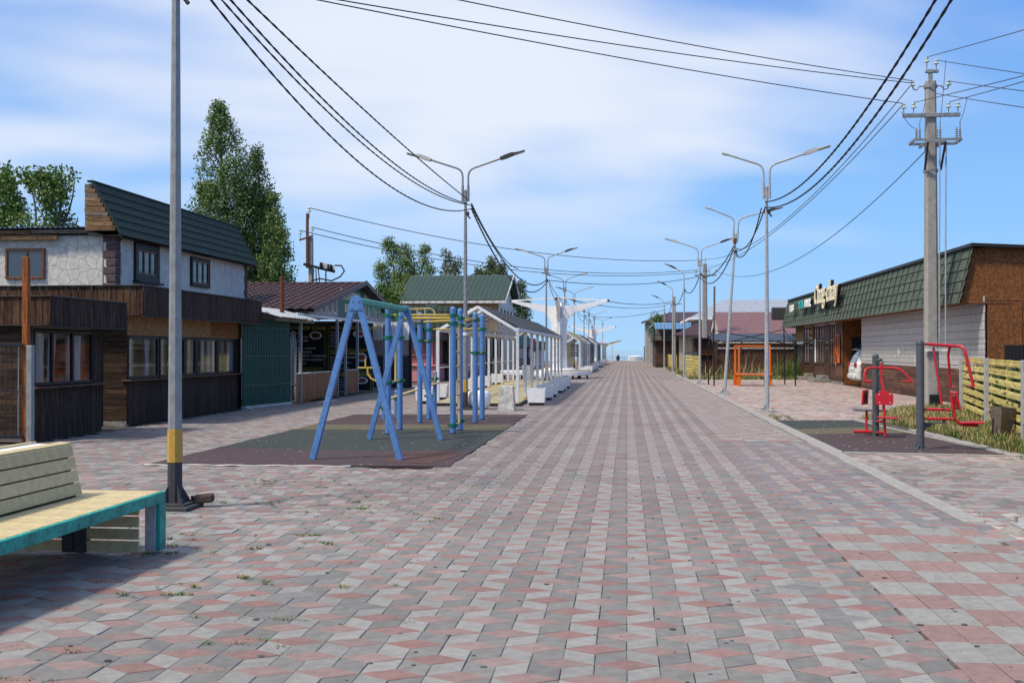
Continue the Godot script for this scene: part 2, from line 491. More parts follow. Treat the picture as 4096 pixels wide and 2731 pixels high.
func sky_texture() -> ImageTexture:
	var w := 2048
	var h := 1024
	var a := FastNoiseLite.new()
	a.seed = 12
	a.frequency = 1.0
	a.fractal_octaves = 5
	var b := FastNoiseLite.new()
	b.seed = 40
	b.frequency = 1.0
	b.fractal_octaves = 3
	var data := PackedFloat32Array()
	data.resize(w * h * 3)
	var horizon := Color8(166, 206, 241).srgb_to_linear()
	var low := Color8(143, 194, 246).srgb_to_linear()
	var mid := Color8(108, 159, 231).srgb_to_linear()
	var top := Color8(66, 116, 204).srgb_to_linear()
	var cloud := Color8(227, 233, 244).srgb_to_linear()
	var k := 0
	for y in h:
		var el := (0.5 - (y + 0.5) / h) * PI
		var base: Color
		if el < 0.0: base = horizon
		elif el < 0.10: base = horizon.lerp(low, el / 0.10)
		elif el < 0.30: base = low.lerp(mid, (el - 0.10) / 0.20)
		else: base = mid.lerp(top, clampf((el - 0.30) / 0.9, 0.0, 1.0))
		for x in w:
			var c := base
			if el > 0.03:
				var az := (0.5 - (x + 0.5) / w) * TAU
				var sh := 1.0 / (sin(el) + 0.18)
				var px := sin(az) * cos(el) * sh
				var pz := -cos(az) * cos(el) * sh
				var veil := b.get_noise_2d(px * 0.55 - 10.6, pz * 0.62 - 20.9) * 0.5 + 0.5
				var wisp := a.get_noise_2d(px * 1.1 + pz * 0.3, pz * 2.4 - px * 0.9) * 0.5 + 0.5
				var d := smoothstep(0.40, 0.84, veil * 0.74 + wisp * 0.26 + 0.24 * clampf(-sin(az + 0.13) * 2.6, -1.0, 1.0) + 0.34 * smoothstep(0.34, 0.95, el))  # veil thickened towards the unseen zenith, added for more neutral fill light
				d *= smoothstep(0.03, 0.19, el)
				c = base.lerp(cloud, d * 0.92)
			data[k] = c.r; data[k + 1] = c.g; data[k + 2] = c.b
			k += 3
	return ImageTexture.create_from_image(Image.create_from_data(w, h, false, Image.FORMAT_RGBF, data.to_byte_array()))

# ------------------------------------------------------------------ ground and paving
const S := 0.19                      # side of a rhombic paver
const W := 0.19 * 1.7320508

func rhombus(gap: float, bev: float, thick: float) -> ArrayMesh:
	var g := G.new()
	var a := W * 0.5 - gap * 1.0
	var b := S * 0.5 - gap * 0.577
	var o := [Vector3(-a, -bev, 0), Vector3(0, -bev, -b), Vector3(a, -bev, 0), Vector3(0, -bev, b)]
	var i := []
	var ia := a - bev * 2.0
	var ib := b - bev * 1.155
	i = [Vector3(-ia, 0, 0), Vector3(0, 0, -ib), Vector3(ia, 0, 0), Vector3(0, 0, ib)]
	g.quad(i[0], i[1], i[2], i[3], Vector3.UP)
	for k in 4:
		var k1 := (k + 1) % 4
		var out: Vector3 = (o[k] + o[k1]) * 0.5
		out.y = 0.05
		g.quad(o[k], o[k1], i[k1], i[k], out)
		out.y = 0.0
		g.quad(o[k] - Vector3(0, thick, 0), o[k1] - Vector3(0, thick, 0), o[k1], o[k], out)
	return g.mesh()

func seen(x: float, z: float, margin := 2.5) -> bool:
	return z < -3.6 and x > z * 0.60 - margin and x < -z * 0.345 + margin

func hue(fam: int, x: float, z: float, r: RandomNumberGenerator, worn: FastNoiseLite) -> Color:
	var k := 1.0 + r.randf_range(-0.10, 0.10) + 0.14 * worn.get_noise_2d(x * 3.0, z * 3.0)
	var c: Color
	match fam:
		0: c = Color(0.310, 0.176, 0.160) if r.randf() < 0.25 else Color(0.318, 0.220, 0.202)     # red
		1: c = Color(0.316, 0.310, 0.295)                                                          # light grey
		2: c = Color(0.224, 0.220, 0.212)                                                          # dark grey
		3: c = Color(0.222, 0.226, 0.240)                                                          # bluish grey
		4: c = Color(0.47, 0.44, 0.40)                                                            # cream
		_: c = Color(0.42, 0.225, 0.205)                                                           # bright pink
	var dust := 0.25 * clampf(worn.get_noise_2d(x * 1.1 + 50.0, z * 1.1) + 0.15, 0.0, 1.0)
	c = c.lerp(Color(0.27, 0.258, 0.238), dust)
	return Color(c.r * k, c.g * k, c.b * k)

func rhombille(owner: Node3D, x0: float, x1: float, z0: float, z1: float, skip: Callable, fam: Callable, single: int, lift: Callable) -> void:
	var worn := FastNoiseLite.new()
	worn.seed = 3
	worn.frequency = 0.12
	var r := RandomNumberGenerator.new()
	r.seed = 99
	var near_mesh := rhombus(0.0028, 0.0035, 0.03)
	var list := []
	for j in range(int(z0 / (1.5 * S)) - 1, int(z1 / (1.5 * S)) + 1):
		var z := j * 1.5 * S
		var odd := posmod(j, 2)
		for i in range(int(x0 / W) - 1, int(x1 / W) + 2):
			var x := i * W + odd * W * 0.5
			if x < x0 or x > x1 or not seen(x, z) or skip.call(x, z): continue
			for q in 3:
				var px: float = x + [0.0, -W * 0.25, W * 0.25][q]
				var pz: float = z + [0.0, 0.75 * S, 0.75 * S][q]
				var column := posmod(2 * i + odd - (1 if q == 1 else 0), 2)
				list.append([px, pz, q, hue(fam.call(px, pz, q, column, r), px, pz, r, worn)])
	list.sort_custom(func(p, q): return p[1] > q[1])
	var buf := PackedFloat32Array()
	var mats := {}
	var count := 0
	var kept := 0
	for t in list:
		var ang: float = [0.0, -PI / 3.0, PI / 3.0][t[2]] + r.randf_range(-0.012, 0.012)
		var y: float = lift.call(t[0], t[1])
		var gx: float = (lift.call(t[0] + 0.1, t[1]) - y) * 10.0 + r.randf_range(-0.008, 0.008)
		var gz: float = (lift.call(t[0], t[1] + 0.1) - y) * 10.0 + r.randf_range(-0.008, 0.008)
		var up := Vector3(-gx, 1.0, -gz).normalized()
		var fx := Vector3(cos(ang), 0, -sin(ang))
		fx = (fx - up * fx.dot(up)).normalized()
		var bs := Basis(fx, up, fx.cross(up))
		var at := Vector3(t[0] + r.randf_range(-0.0015, 0.0015), y + r.randf_range(-0.002, 0.002), t[1] + r.randf_range(-0.0015, 0.0015))
		var c: Color = t[3]
		if kept < single and seen(t[0], t[1], -0.1) and t[1] < -4.9:
			kept += 1
			var key := "%d_%d_%d" % [int(c.r * 28), int(c.g * 28), int(c.b * 28)]
			if not mats.has(key): mats[key] = mat(c, 0.85, "speck", 1.6, 0.25, 0.0, 0.3)
			inst("paver", near_mesh, mats[key], owner, at, bs)
			continue
		buf.append_array(PackedFloat32Array([bs.x.x, bs.y.x, bs.z.x, at.x, bs.x.y, bs.y.y, bs.z.y, at.y, bs.x.z, bs.y.z, bs.z.z, at.z, c.r, c.g, c.b, 1.0]))
		count += 1
	field("paver_field", near_mesh, M.paver, buf, count, owner)

func field(called: String, mesh: Mesh, m: Material, buf: PackedFloat32Array, count: int, owner: Node3D) -> MultiMeshInstance3D:
	var mm := MultiMesh.new()
	mm.transform_format = MultiMesh.TRANSFORM_3D
	mm.use_colors = true
	mm.mesh = mesh
	mm.instance_count = count
	mm.buffer = buf
	var o := MultiMeshInstance3D.new()
	o.multimesh = mm
	o.material_override = m
	o.name = numbered(called) if owner == self else called
	owner.add_child(o, true)
	o.set_meta("kind", "stuff")
	return o

func slab_mesh(wide: float, deep: float) -> ArrayMesh:   # paving block with a cast slot
	var g := G.new()
	var h := wide * 0.5 - 0.003
	var q := deep * 0.5 - 0.003
	g.span(Vector3(-h, -0.03, -q), Vector3(-0.0045, 0, q), 0.003)
	g.span(Vector3(0.0045, -0.03, -q), Vector3(h, 0, q), 0.003)
	g.span(Vector3(-0.006, -0.03, -q), Vector3(0.006, -0.0012, -q * 0.15), 0.0)
	g.span(Vector3(-0.006, -0.03, -q * 0.15), Vector3(0.006, -0.0035, q), 0.0)
	return g.mesh()

func slabs(owner: Node3D, x0: float, x1: float, z0: float, z1: float, single: int, red: Color, pale: Color) -> void:
	var r := RandomNumberGenerator.new()
	r.seed = 5
	var m := slab_mesh(0.2, 0.4)
	var list := []
	for j in int((z1 - z0) / 0.4):
		for i in int((x1 - x0) / 0.2):
			var x := x0 + 0.2 * (i + 0.5)
			var z := z1 - 0.4 * (j + 0.5)
			if not seen(x, z): continue
			list.append([x, z, (i / 2 + j) % 2])
	var buf := PackedFloat32Array()
	var count := 0
	var kept := 0
	var mats := {}
	for t in list:
		var k := r.randf_range(0.9, 1.1)
		var c := Color(red.r * k, red.g * k, red.b * k) if t[2] == 0 else Color(pale.r * k, pale.g * k, pale.b * k)
		var turn := Basis.from_euler(Vector3(r.randf_range(-0.006, 0.006), PI if r.randf() < 0.5 else 0.0, r.randf_range(-0.006, 0.006)))
		var at := Vector3(t[0], 0.007 + r.randf_range(-0.002, 0.002), t[1])
		if kept < single and seen(t[0], t[1], 0.0) and t[1] < -5.0:
			kept += 1
			var key := "%d_%d" % [t[2], int(k * 20)]
			if not mats.has(key): mats[key] = mat(c, 0.85, "speck", 1.6, 0.25, 0.0, 0.3)
			inst("paving_slab", m, mats[key], owner, at, turn)
		else:
			buf.append_array(PackedFloat32Array([turn.x.x, turn.y.x, turn.z.x, at.x, turn.x.y, turn.y.y, turn.z.y, at.y, turn.x.z, turn.y.z, turn.z.z, at.z, c.r, c.g, c.b, 1.0]))
			count += 1
	if count: field("slab_field", m, M.paver, buf, count, owner)

func in_mat(x: float, z: float) -> bool:
	return (x > -6.66 and x < -2.38 and z < -14.83 and z > -27.25)

func setting() -> void:
	var g := G.new()
	# land falls to the shore behind the crest of the promenade
	var xs := [-700.0, -60.0, 60.0, 700.0]
	var prof := [[60.0, -0.032], [-164.0, -0.032], [-172.0, -0.35], [-190.0, -2.2], [-240.0, -4.0]]
	for i in prof.size() - 1:
		for j in 3:
			g.quad(Vector3(xs[j], prof[i][1], prof[i][0]), Vector3(xs[j + 1], prof[i][1], prof[i][0]), Vector3(xs[j + 1], prof[i + 1][1], prof[i + 1][0]), Vector3(xs[j], prof[i + 1][1], prof[i + 1][0]), Vector3.UP)
	struct("ground", g, M.soil)
	var sea := G.new()
	sea.quad(Vector3(-8000, -3.4, -200), Vector3(8000, -3.4, -200), Vector3(8000, -3.4, -8500), Vector3(-8000, -3.4, -8500), Vector3.UP)
	var water := mat(Color(0.20, 0.36, 0.46), 0.3, "", 1.0, 0.0, 0.0, 0.5)
	struct("sea", sea, water)

	var flat := func(_x: float, _z: float) -> float: return 0.0
	var und := FastNoiseLite.new()
	und.seed = 8
	und.frequency = 0.35
	var uneven := func(x: float, z: float) -> float:
		var k := smoothstep(-1.8, -3.2, x) * smoothstep(-30.0, -14.0, z)
		return und.get_noise_2d(x, z) * 0.034 * k - 0.005 * k
	# the promenade and the plaza on its seaward-left side
	var walk := Node3D.new()
	walk.name = "promenade"
	add_child(walk)
	tag(walk, "", "", "", "structure")
	var skip := func(x: float, z: float) -> bool:
		if x > -6.5 and x < -2.55 and z < -15.1 and z > -26.9: return true
		if x < -10.1 and z < -17.4: return true
		if x < -9.4 and z < -32.0: return true
		if x < -10.0 + (z + 14.0) * 0.15 and z > -17.4 and z < -16.0: return true
		if x > -5.2 and x < -3.3 and z < -31.6 and z > -53.0: return true
		return x > 1.80 and (z > -10.1 or (z < -19.9 and z > -58.0))
	var fam := func(x: float, z: float, q: int, column: int, r: RandomNumberGenerator) -> int:
		if q == 0:
			return 2 if r.randf() < 0.03 else 0
		if x > 1.62 and z > -20.0: return 3 if column == 0 else (1 if r.randf() < 0.8 else 3)
		if x > -2.1 + (-0.25 if z < -30.0 else 0.0): return 1 if column == 0 else 2
		return 1 if r.randf() < 0.55 else 2
	rhombille(walk, -13.6, 3.20, -164.0, -3.8, skip, fam, 300, uneven)
	# slabs beside the stripes: near corner and further on
	var near := Node3D.new()
	near.name = "slab_pavement"
	add_child(near)
	tag(near, "", "", "", "structure")
	slabs(near, 1.66, 3.26, -10.34, -3.9, 300, Color(0.320, 0.214, 0.196), Color(0.320, 0.314, 0.294))
	var farther := Node3D.new()
	farther.name = "slab_path"
	add_child(farther)
	tag(farther, "", "", "", "structure")
	slabs(farther, 1.66, 3.06, -58.0, -19.72, 120, Color(0.33, 0.235, 0.222), Color(0.32, 0.315, 0.30))
	# paving on the far side of the kerb
	var side := Node3D.new()
	side.name = "side_pavement"
	add_child(side)
	tag(side, "", "", "", "structure")
	var skip2 := func(x: float, z: float) -> bool:
		if x < 3.22 and z < -10.2: return true
		if z < -17.75 and z > -25.6 and x < 9.0: return x > 3.45
		if z < -17.2 and z > -32.2 and x > 6.0 + maxf(0.0, (-26.0 - z) * 0.35): return true
		if x > 9.8 and z < -32.0: return true
		if z < -61.0: return true
		return x > 12.0
	var fam2 := func(x: float, z: float, q: int, column: int, r: RandomNumberGenerator) -> int:
		if z < -24.0:
			if q == 0: return 5 if r.randf() < 0.6 else 0
			return 4 if r.randf() < 0.7 else (1 if r.randf() < 0.5 else 5)
		if (z < -16.6 or z > -11.6) and r.randf() < 0.8:
			return 5 if q == 0 else (4 if column == 0 else 1)
		if q == 0: return 0
		return 1 if r.randf() < 0.62 else 2
	rhombille(side, 3.05, 12.0, -61.0, -3.9, skip2, fam2, 200, flat)
	# kerb stones
	var kerb := Node3D.new()
	kerb.name = "kerb"
	add_child(kerb)
	tag(kerb, "", "", "", "structure")
	var km := G.new()
	km.box(Vector3.ZERO, Vector3(0.19, 0.09, 0.985), 0.012)
	var kmesh := km.mesh()
	for i in 62:
		inst("kerb_stone", kmesh, M.kerb, kerb, Vector3(3.20 + 0.012 * sin(i * 2.3), -0.026 + 0.003 * sin(i * 3.7), -11.2 - i * 1.0), Basis.from_euler(Vector3(0, 0.012 * sin(i * 1.7), 0.02 * sin(i * 5.1))))
	# rubber matting, left: bands of colour laid edge to edge
	var rm := Node3D.new()
	rm.name = "rubber_mat"
	add_child(rm)
	rm.position = Vector3(-4.5, 0, -21)
	tag(rm, "large faded rubber mat under the blue swing frame and climbing poles", "rubber mat")
	mat_piece(rm, [[-6.62, -14.9], [-2.42, -15.05], [-2.42, -17.4], [-4.3, -17.2], [-6.62, -17.6]], M.mat_maroon)
	mat_piece(rm, [[-6.62, -17.6], [-4.3, -17.2], [-2.42, -17.4], [-2.41, -21.9], [-6.63, -21.7]], M.mat_green)
	mat_piece(rm, [[-6.63, -21.7], [-2.41, -21.9], [-2.41, -23.5], [-6.64, -23.2]], M.mat_olive)
	mat_piece(rm, [[-6.64, -23.2], [-2.41, -23.5], [-2.42, -27.2], [-6.66, -26.9]], M.mat_maroon)
	var patch := G.new()
	patch.prism(PackedVector2Array([Vector2(-3.5, 15.5), Vector2(-2.7, 15.35), Vector2(-2.5, 16.6), Vector2(-2.75, 17.3), Vector2(-3.3, 17.1)]), Vector3(0, 0.0145, 0), Vector3.RIGHT, Vector3.FORWARD, 0.003)
	put("worn_patch", patch, M.mat_red, rm)
	var edge := G.new()
	var pts := []
	for i in 18: pts.append(Vector3(-6.66 + 4.26 * i / 25.0, 0.006 + 0.005 * sin(i * 1.9), -14.86 - 0.006 * i + 0.02 * sin(i * 0.9)))
	edge.tube(pts, 0.010, 6)
	put("edging", edge, M.white_dirty, rm)
	# rubber matting, right
	var rr := Node3D.new()
	rr.name = "rubber_mat_001"
	add_child(rr)
	rr.position = Vector3(4.5, 0, -21)
	tag(rr, "rubber mat with green and olive bands under the red exercise machines", "rubber mat")
	mat_piece(rr, [[3.36, -17.75], [5.72, -17.4], [5.33, -22.0], [3.34, -21.4]], M.mat_maroon)
	mat_piece(rr, [[3.34, -21.4], [5.33, -22.0], [5.22, -23.6], [3.33, -22.8]], M.mat_olive)
	mat_piece(rr, [[3.33, -22.8], [5.22, -23.6], [5.05, -25.8], [3.32, -25.6]], M.mat_green)
	var e2 := G.new()
	for q in [[Vector3(3.34, 0, -17.68), Vector3(5.78, 0, -17.32)], [Vector3(5.80, 0, -17.5), Vector3(5.40, 0, -22.0)], [Vector3(5.40, 0, -22.05), Vector3(5.12, 0, -25.8)], [Vector3(3.31, 0, -17.7), Vector3(3.29, 0, -25.6)]]:
		e2.bar(q[0] + Vector3(0, 0.0, 0), q[1] + Vector3(0, 0.0, 0), 0.055, 0.05, Vector3.UP, 0.008)
	put("edging", e2, M.kerb, rr)
	var path := G.new()
	for q in 14:
		var a := Vector3(5.55 + q * 0.013, -0.004, -22.6 + q * 0.39)
		path.box(a + Vector3(0.1 + 0.02 * sin(q * 3.0), 0, 0), Vector3(0.2, 0.06, 0.37), 0.01, Basis.from_euler(Vector3(0, 0.05 * sin(q * 2.0), 0.03 * sin(q * 5.0))))
	struct("edging_path", path, M.kerb)

func mat_piece(owner: Node3D, pts: Array, m: Material) -> void:
	var poly := PackedVector2Array()
	for i in pts.size():
		var a := Vector2(pts[i][0], -pts[i][1]); var b := Vector2(pts[(i + 1) % pts.size()][0], -pts[(i + 1) % pts.size()][1])
		var nsub := int(maxf(1.0, a.distance_to(b) / 0.5))
		for k in nsub:
			var p := a.lerp(b, float(k) / nsub)
			poly.append(p + Vector2(0.018 * sin(p.x * 7.0 + p.y * 5.0), 0.018 * sin(p.y * 6.0 - p.x * 4.0)))
	var g := G.new()
	g.prism(poly, Vector3(0, -0.005, 0), Vector3.RIGHT, Vector3.FORWARD, 0.034)
	put("mat_section", g, m, owner)

# ------------------------------------------------------------------ shared builders
func facing(along: Vector3) -> Basis:   # local x along a wall, y up
	return Basis(along, Vector3.UP, along.cross(Vector3.UP))

func planks_v(parent: Node3D, p0: Vector3, p1: Vector3, y0: float, y1: float, w: float, mats: Array, t := 0.022, called := "plank") -> void:
	var along := (p1 - p0); along.y = 0.0
	var l := along.length()
	along /= l
	var k := maxi(1, int(round(l / w)))
	var ww := l / k
	var g := G.new()
	g.box(Vector3.ZERO, Vector3(ww - 0.007, y1 - y0, t), 0.005)
	var m := g.mesh()
	for i in k:
		var at := p0 + along * ww * (i + 0.5)
		at.y = (y0 + y1) * 0.5 + rng.randf_range(-0.004, 0.004)
		inst(called, m, mats[rng.randi() % mats.size()], parent, at + along.cross(Vector3.UP) * rng.randf_range(-0.003, 0.003), facing(along))

func planks_h(parent: Node3D, p0: Vector3, p1: Vector3, y0: float, y1: float, w: float, mats: Array, t := 0.022, called := "plank") -> void:
	var along := (p1 - p0); along.y = 0.0
	var l := along.length()
	along /= l
	var k := maxi(1, int(round((y1 - y0) / w)))
	var ww := (y1 - y0) / k
	var g := G.new()
	g.box(Vector3.ZERO, Vector3(l, ww - 0.006, t), 0.005)
	var m := g.mesh()
	for i in k:
		var at := (p0 + p1) * 0.5
		at.y = y0 + ww * (i + 0.5)
		inst(called, m, mats[rng.randi() % mats.size()], parent, at + along.cross(Vector3.UP) * rng.randf_range(-0.003, 0.003), facing(along))

func window(parent: Node3D, ce: Vector3, along: Vector3, w: float, h: float, fw: float, fm: Material, cuts: Array, pm: Material, trim := 0.0, tm: Material = null, sill: Material = null) -> Node3D:
	var out := along.cross(Vector3.UP)
	var bs := facing(along)
	var o := Node3D.new()
	o.name = "window"
	parent.add_child(o, true)
	o.position = ce - parent.global_position
	var f := G.new()
	f.box(ce + Vector3.UP * (h - fw) * 0.5, Vector3(w, fw, 0.07), 0.006, bs)
	f.box(ce - Vector3.UP * (h - fw) * 0.5, Vector3(w, fw, 0.07), 0.006, bs)
	for s: float in [-1.0, 1.0]: f.box(ce + along * s * (w - fw) * 0.5, Vector3(fw, h - fw * 2.0, 0.066), 0.006, bs)
	for c: float in cuts: f.box(ce + along * (c - 0.5) * w, Vector3(fw * 1.15, h - fw * 2.0, 0.062), 0.006, bs)
	put("frame", f, fm, o)
	var e := [0.0] + cuts + [1.0]
	for i in e.size() - 1:
		var p := G.new()
		var a: float = (e[i] - 0.5) * w + fw * 0.4; var b: float = (e[i + 1] - 0.5) * w - fw * 0.4
		p.box(ce + along * (a + b) * 0.5, Vector3(b - a, h - fw * 1.6, 0.008), 0.0, bs)
		put("pane", p, pm, o)
	if trim > 0.0:
		var t := G.new()
		for s: float in [-1.0, 1.0]:
			t.box(ce + along * s * (w + trim) * 0.5 - out * 0.0, Vector3(trim, h + trim * 2.0, 0.10), 0.012, bs)
			t.box(ce + Vector3.UP * s * (h + trim) * 0.5, Vector3(w - 0.002, trim, 0.098), 0.012, bs)
		put("surround", t, tm, o)
	if sill:
		var s := G.new()
		s.box(ce - Vector3.UP * (h * 0.5 + trim + 0.03) + out * 0.05, Vector3(w + trim * 2.0 + 0.1, 0.05, 0.2), 0.01, bs)
		put("sill", s, sill, o)
	return o

func letters(parent: Node3D, text: String, at: Vector3, bs: Basis, size: float, m: Material, depth := 0.004, serif := true, bold := false, centre := false, slant := 0.0) -> MeshInstance3D:
	var f := SystemFont.new()
	f.font_names = PackedStringArray(["Droid Serif" if serif else "Droid Sans"])
	if bold: f.font_weight = 700
	var t := TextMesh.new()
	t.text = text
	t.font = f
	t.font_size = 16
	t.pixel_size = size / 16.0
	t.depth = depth
	t.curve_step = 0.5
	t.horizontal_alignment = HORIZONTAL_ALIGNMENT_CENTER if centre else HORIZONTAL_ALIGNMENT_LEFT
	t.vertical_alignment = VERTICAL_ALIGNMENT_BOTTOM
	var o := MeshInstance3D.new()
	o.mesh = t
	o.material_override = m
	o.name = "lettering"
	parent.add_child(o, true)
	var sb := Basis(Vector3.RIGHT, Vector3(slant, 1, 0), Vector3.BACK)
	o.transform = Transform3D(bs * sb, at - parent.global_position)
	return o

func drape(x: float, z0: float, z1: float, y0: float, y1: float, pinch: float) -> G:   # curtain hanging in a plane facing the street
	var g := G.new()
	var k := 14
	var rows := 4
	for r in rows:
		for i in k:
			var q := []
			for c in [[i, r], [i + 1, r], [i + 1, r + 1], [i, r + 1]]:
				var u := float(c[0]) / k
				var w := float(c[1]) / rows
				var pin := 1.0 - pinch * (1.0 - absf(w - 0.35) * 1.2)
				q.append(Vector3(x + 0.03 * sin(u * 26.0 + w), lerpf(y0, y1, w), z0 + (z1 - z0) * u * clampf(pin, 0.2, 1.0)))
			g.quad(q[0], q[1], q[2], q[3], Vector3.RIGHT)
	return g

# ------------------------------------------------------------------ left-hand buildings
func buildings_left() -> void:
	wooden_kiosks()
	plaster_house()
	restaurant()
	left_row()

func wooden_kiosks() -> void:
	var south := Vector3(0, 0, -1)   # along the street, away from the camera
	# near kiosk
	var k := thing("wooden_kiosk", "small dark brown plank kiosk with three curtained panes behind the iron gate", "kiosk", Vector3(-11.6, 0, -19.6))
	var g := G.new()
	g.span(Vector3(-13.4, 0, -18.3), Vector3(-13.3, 2.4, -20.9))
	g.span(Vector3(-13.3, 0, -20.8), Vector3(-10.24, 2.4, -20.9))
	g.span(Vector3(-13.3, 0, -18.3), Vector3(-10.24, 2.4, -18.4))
	g.span(Vector3(-10.32, 0.0, -18.4), Vector3(-10.24, 0.92, -20.8))
	g.span(Vector3(-10.32, 1.97, -18.4), Vector3(-10.24, 2.4, -20.8))
	g.span(Vector3(-10.32, 0.92, -20.5), Vector3(-10.24, 1.97, -20.8))
	put("wall", g, M.interior, k)
	planks_v(k, Vector3(-10.225, 0, -18.32), Vector3(-10.225, 0, -20.86), 0.02, 0.92, 0.125, M.dark_wood)
	planks_h(k, Vector3(-10.22, 0, -18.285), Vector3(-13.2, 0, -18.285), 0.1, 2.02, 0.13, M.dark_hwood)
	planks_v(k, Vector3(-10.225, 0, -20.46), Vector3(-10.225, 0, -20.86), 0.97, 2.02, 0.1, M.dark_wood)
	planks_h(k, Vector3(-10.22, 0, -20.915), Vector3(-11.5, 0, -20.915), 0.1, 2.02, 0.13, M.dark_hwood)
	var s := G.new()
	s.span(Vector3(-10.30, 0.915, -18.26), Vector3(-10.12, 0.955, -20.95), 0.008)
	put("counter_sill", s, M.sill_wood, k)
	window(k, Vector3(-10.25, 1.46, -19.43), south, 2.16, 0.98, 0.055, M.trim, [0.30, 0.64], M.glass)
	for q in [[-18.85, -18.55, 0.35], [-19.0, -18.8, 0.1], [-19.15, -19.45, 0.35], [-20.35, -20.0, 0.3], [-19.82, -20.02, 0.2]]:
		put("curtain", drape(-10.42, q[0], q[1], 1.0, 1.86, q[2]), M.curtain, k)
	var v := G.new()
	v.span(Vector3(-10.62, 1.80, -18.45), Vector3(-10.58, 1.90, -20.45))
	put("pelmet", v, M.white_dirty, k)
	var roof := G.new()
	roof.span(Vector3(-13.4, 2.40, -18.2), Vector3(-9.82, 2.46, -21.0))
	roof.span(Vector3(-13.3, 2.02, -18.25), Vector3(-9.84, 2.06, -20.98))
	put("roof", roof, M.trim, k)
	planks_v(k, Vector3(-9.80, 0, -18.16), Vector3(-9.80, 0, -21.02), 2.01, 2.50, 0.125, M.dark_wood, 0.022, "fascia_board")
	planks_v(k, Vector3(-13.3, 0, -18.17), Vector3(-9.82, 0, -18.17), 2.03, 2.50, 0.14, M.lit_fascia_wood, 0.022, "fascia_board")
	var cap := G.new()
	cap.span(Vector3(-9.77, 2.50, -18.12), Vector3(-9.86, 2.53, -21.04), 0.006)
	cap.span(Vector3(-9.87, 2.50, -18.13), Vector3(-13.3, 2.53, -18.21), 0.006)
	cap.span(Vector3(-9.77, 1.985, -18.12), Vector3(-9.86, 2.008, -21.04), 0.004)
	cap.span(Vector3(-9.87, 2.005, -18.13), Vector3(-13.3, 2.028, -18.21), 0.004)
	put("trim", cap, M.trim, k)

	# long kiosk
	var l := thing("wooden_kiosk", "long dark plank kiosk with a row of windows under a raw board strip", "kiosk", Vector3(-11.8, 0, -26.0))
	g = G.new()
	g.span(Vector3(-13.6, 0, -22.7), Vector3(-13.5, 2.8, -29.6))
	g.span(Vector3(-13.5, 0, -29.5), Vector3(-10.54, 2.8, -29.6))
	g.span(Vector3(-13.5, 0, -22.7), Vector3(-10.54, 2.8, -22.62))
	g.span(Vector3(-10.62, 0, -22.7), Vector3(-10.54, 0.94, -29.5))
	g.span(Vector3(-10.62, 1.90, -22.7), Vector3(-10.54, 2.8, -29.5))
	put("wall", g, M.interior, l)
	planks_v(l, Vector3(-10.525, 0, -22.62), Vector3(-10.525, 0, -29.62), 0.02, 0.93, 0.11, M.dark_wood)
	planks_h(l, Vector3(-10.52, 0, -22.60), Vector3(-13.4, 0, -22.60), 0.10, 2.30, 0.11, M.dark_hwood)
	var plinth := G.new()
	plinth.span(Vector3(-10.53, -0.02, -22.59), Vector3(-12.5, 0.09, -22.7))
	put("plinth", plinth, M.concrete, l)
	s = G.new()
	s.span(Vector3(-10.62, 0.925, -22.55), Vector3(-10.42, 0.965, -29.66), 0.008)
	put("counter_sill", s, M.sill_wood, l)
	for q in [[-22.66, -24.22], [-24.28, -25.72], [-25.74, -26.42], [-26.46, -27.84], [-27.88, -29.56]]:
		window(l, Vector3(-10.55, 1.43, (q[0] + q[1]) * 0.5), south, absf(q[1] - q[0]), 0.92, 0.06, M.trim, [], M.glass)
	for q in [[-22.95, -23.2, 0.4], [-24.1, -23.8, 0.3], [-24.45, -24.65, 0.4], [-25.6, -25.3, 0.2], [-26.6, -26.9, 0.3], [-27.2, -27.35, 0.1], [-27.75, -27.55, 0.3], [-29.5, -28.95, 0.1], [-28.0, -28.2, 0.2]]:
		put("curtain", drape(-10.72, q[0], q[1], 0.98, 1.84, q[2]), M.curtain, l)
	for b in [[-22.6, -24.95], [-24.957, -27.3], [-27.307, -29.62]]:
		var o := G.new()
		o.span(Vector3(-10.53, 1.905, b[0]), Vector3(-10.512, 2.32, b[1]))
		put("board_panel", o, M.osb, l)
	var od := G.new()
	od.span(Vector3(-10.514, 1.93, -27.35), Vector3(-10.508, 2.31, -29.2))
	put("bare_board_panel", od, M.osb_dark, l)
	roof = G.new()
	roof.span(Vector3(-13.6, 2.76, -22.3), Vector3(-10.03, 2.82, -29.75))
	roof.span(Vector3(-13.6, 2.33, -22.33), Vector3(-10.04, 2.36, -29.72))
	put("roof", roof, M.trim, l)
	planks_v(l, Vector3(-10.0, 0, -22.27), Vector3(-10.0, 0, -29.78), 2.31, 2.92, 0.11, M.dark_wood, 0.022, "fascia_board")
	planks_v(l, Vector3(-15.4, 0, -22.28), Vector3(-10.02, 0, -22.28), 2.33, 2.92, 0.14, M.lit_fascia_wood, 0.022, "fascia_board")
	cap = G.new()
	cap.span(Vector3(-9.97, 2.92, -22.22), Vector3(-10.06, 2.95, -29.80), 0.006)
	cap.span(Vector3(-10.07, 2.92, -22.23), Vector3(-15.4, 2.95, -22.32), 0.006)
	cap.span(Vector3(-9.975, 2.285, -22.22), Vector3(-10.06, 2.307, -29.80), 0.004)
	cap.span(Vector3(-10.07, 2.305, -22.23), Vector3(-15.4, 2.328, -22.32), 0.004)
	put("trim", cap, M.trim, l)

	# iron gate in front of the near kiosk
	var f := thing("iron_gate", "grey iron bar gate with scrolls leaning by the weathered post", "gate", Vector3(-10.3, 0, -17.6))
	var bars := G.new()
	var bm := G.new()
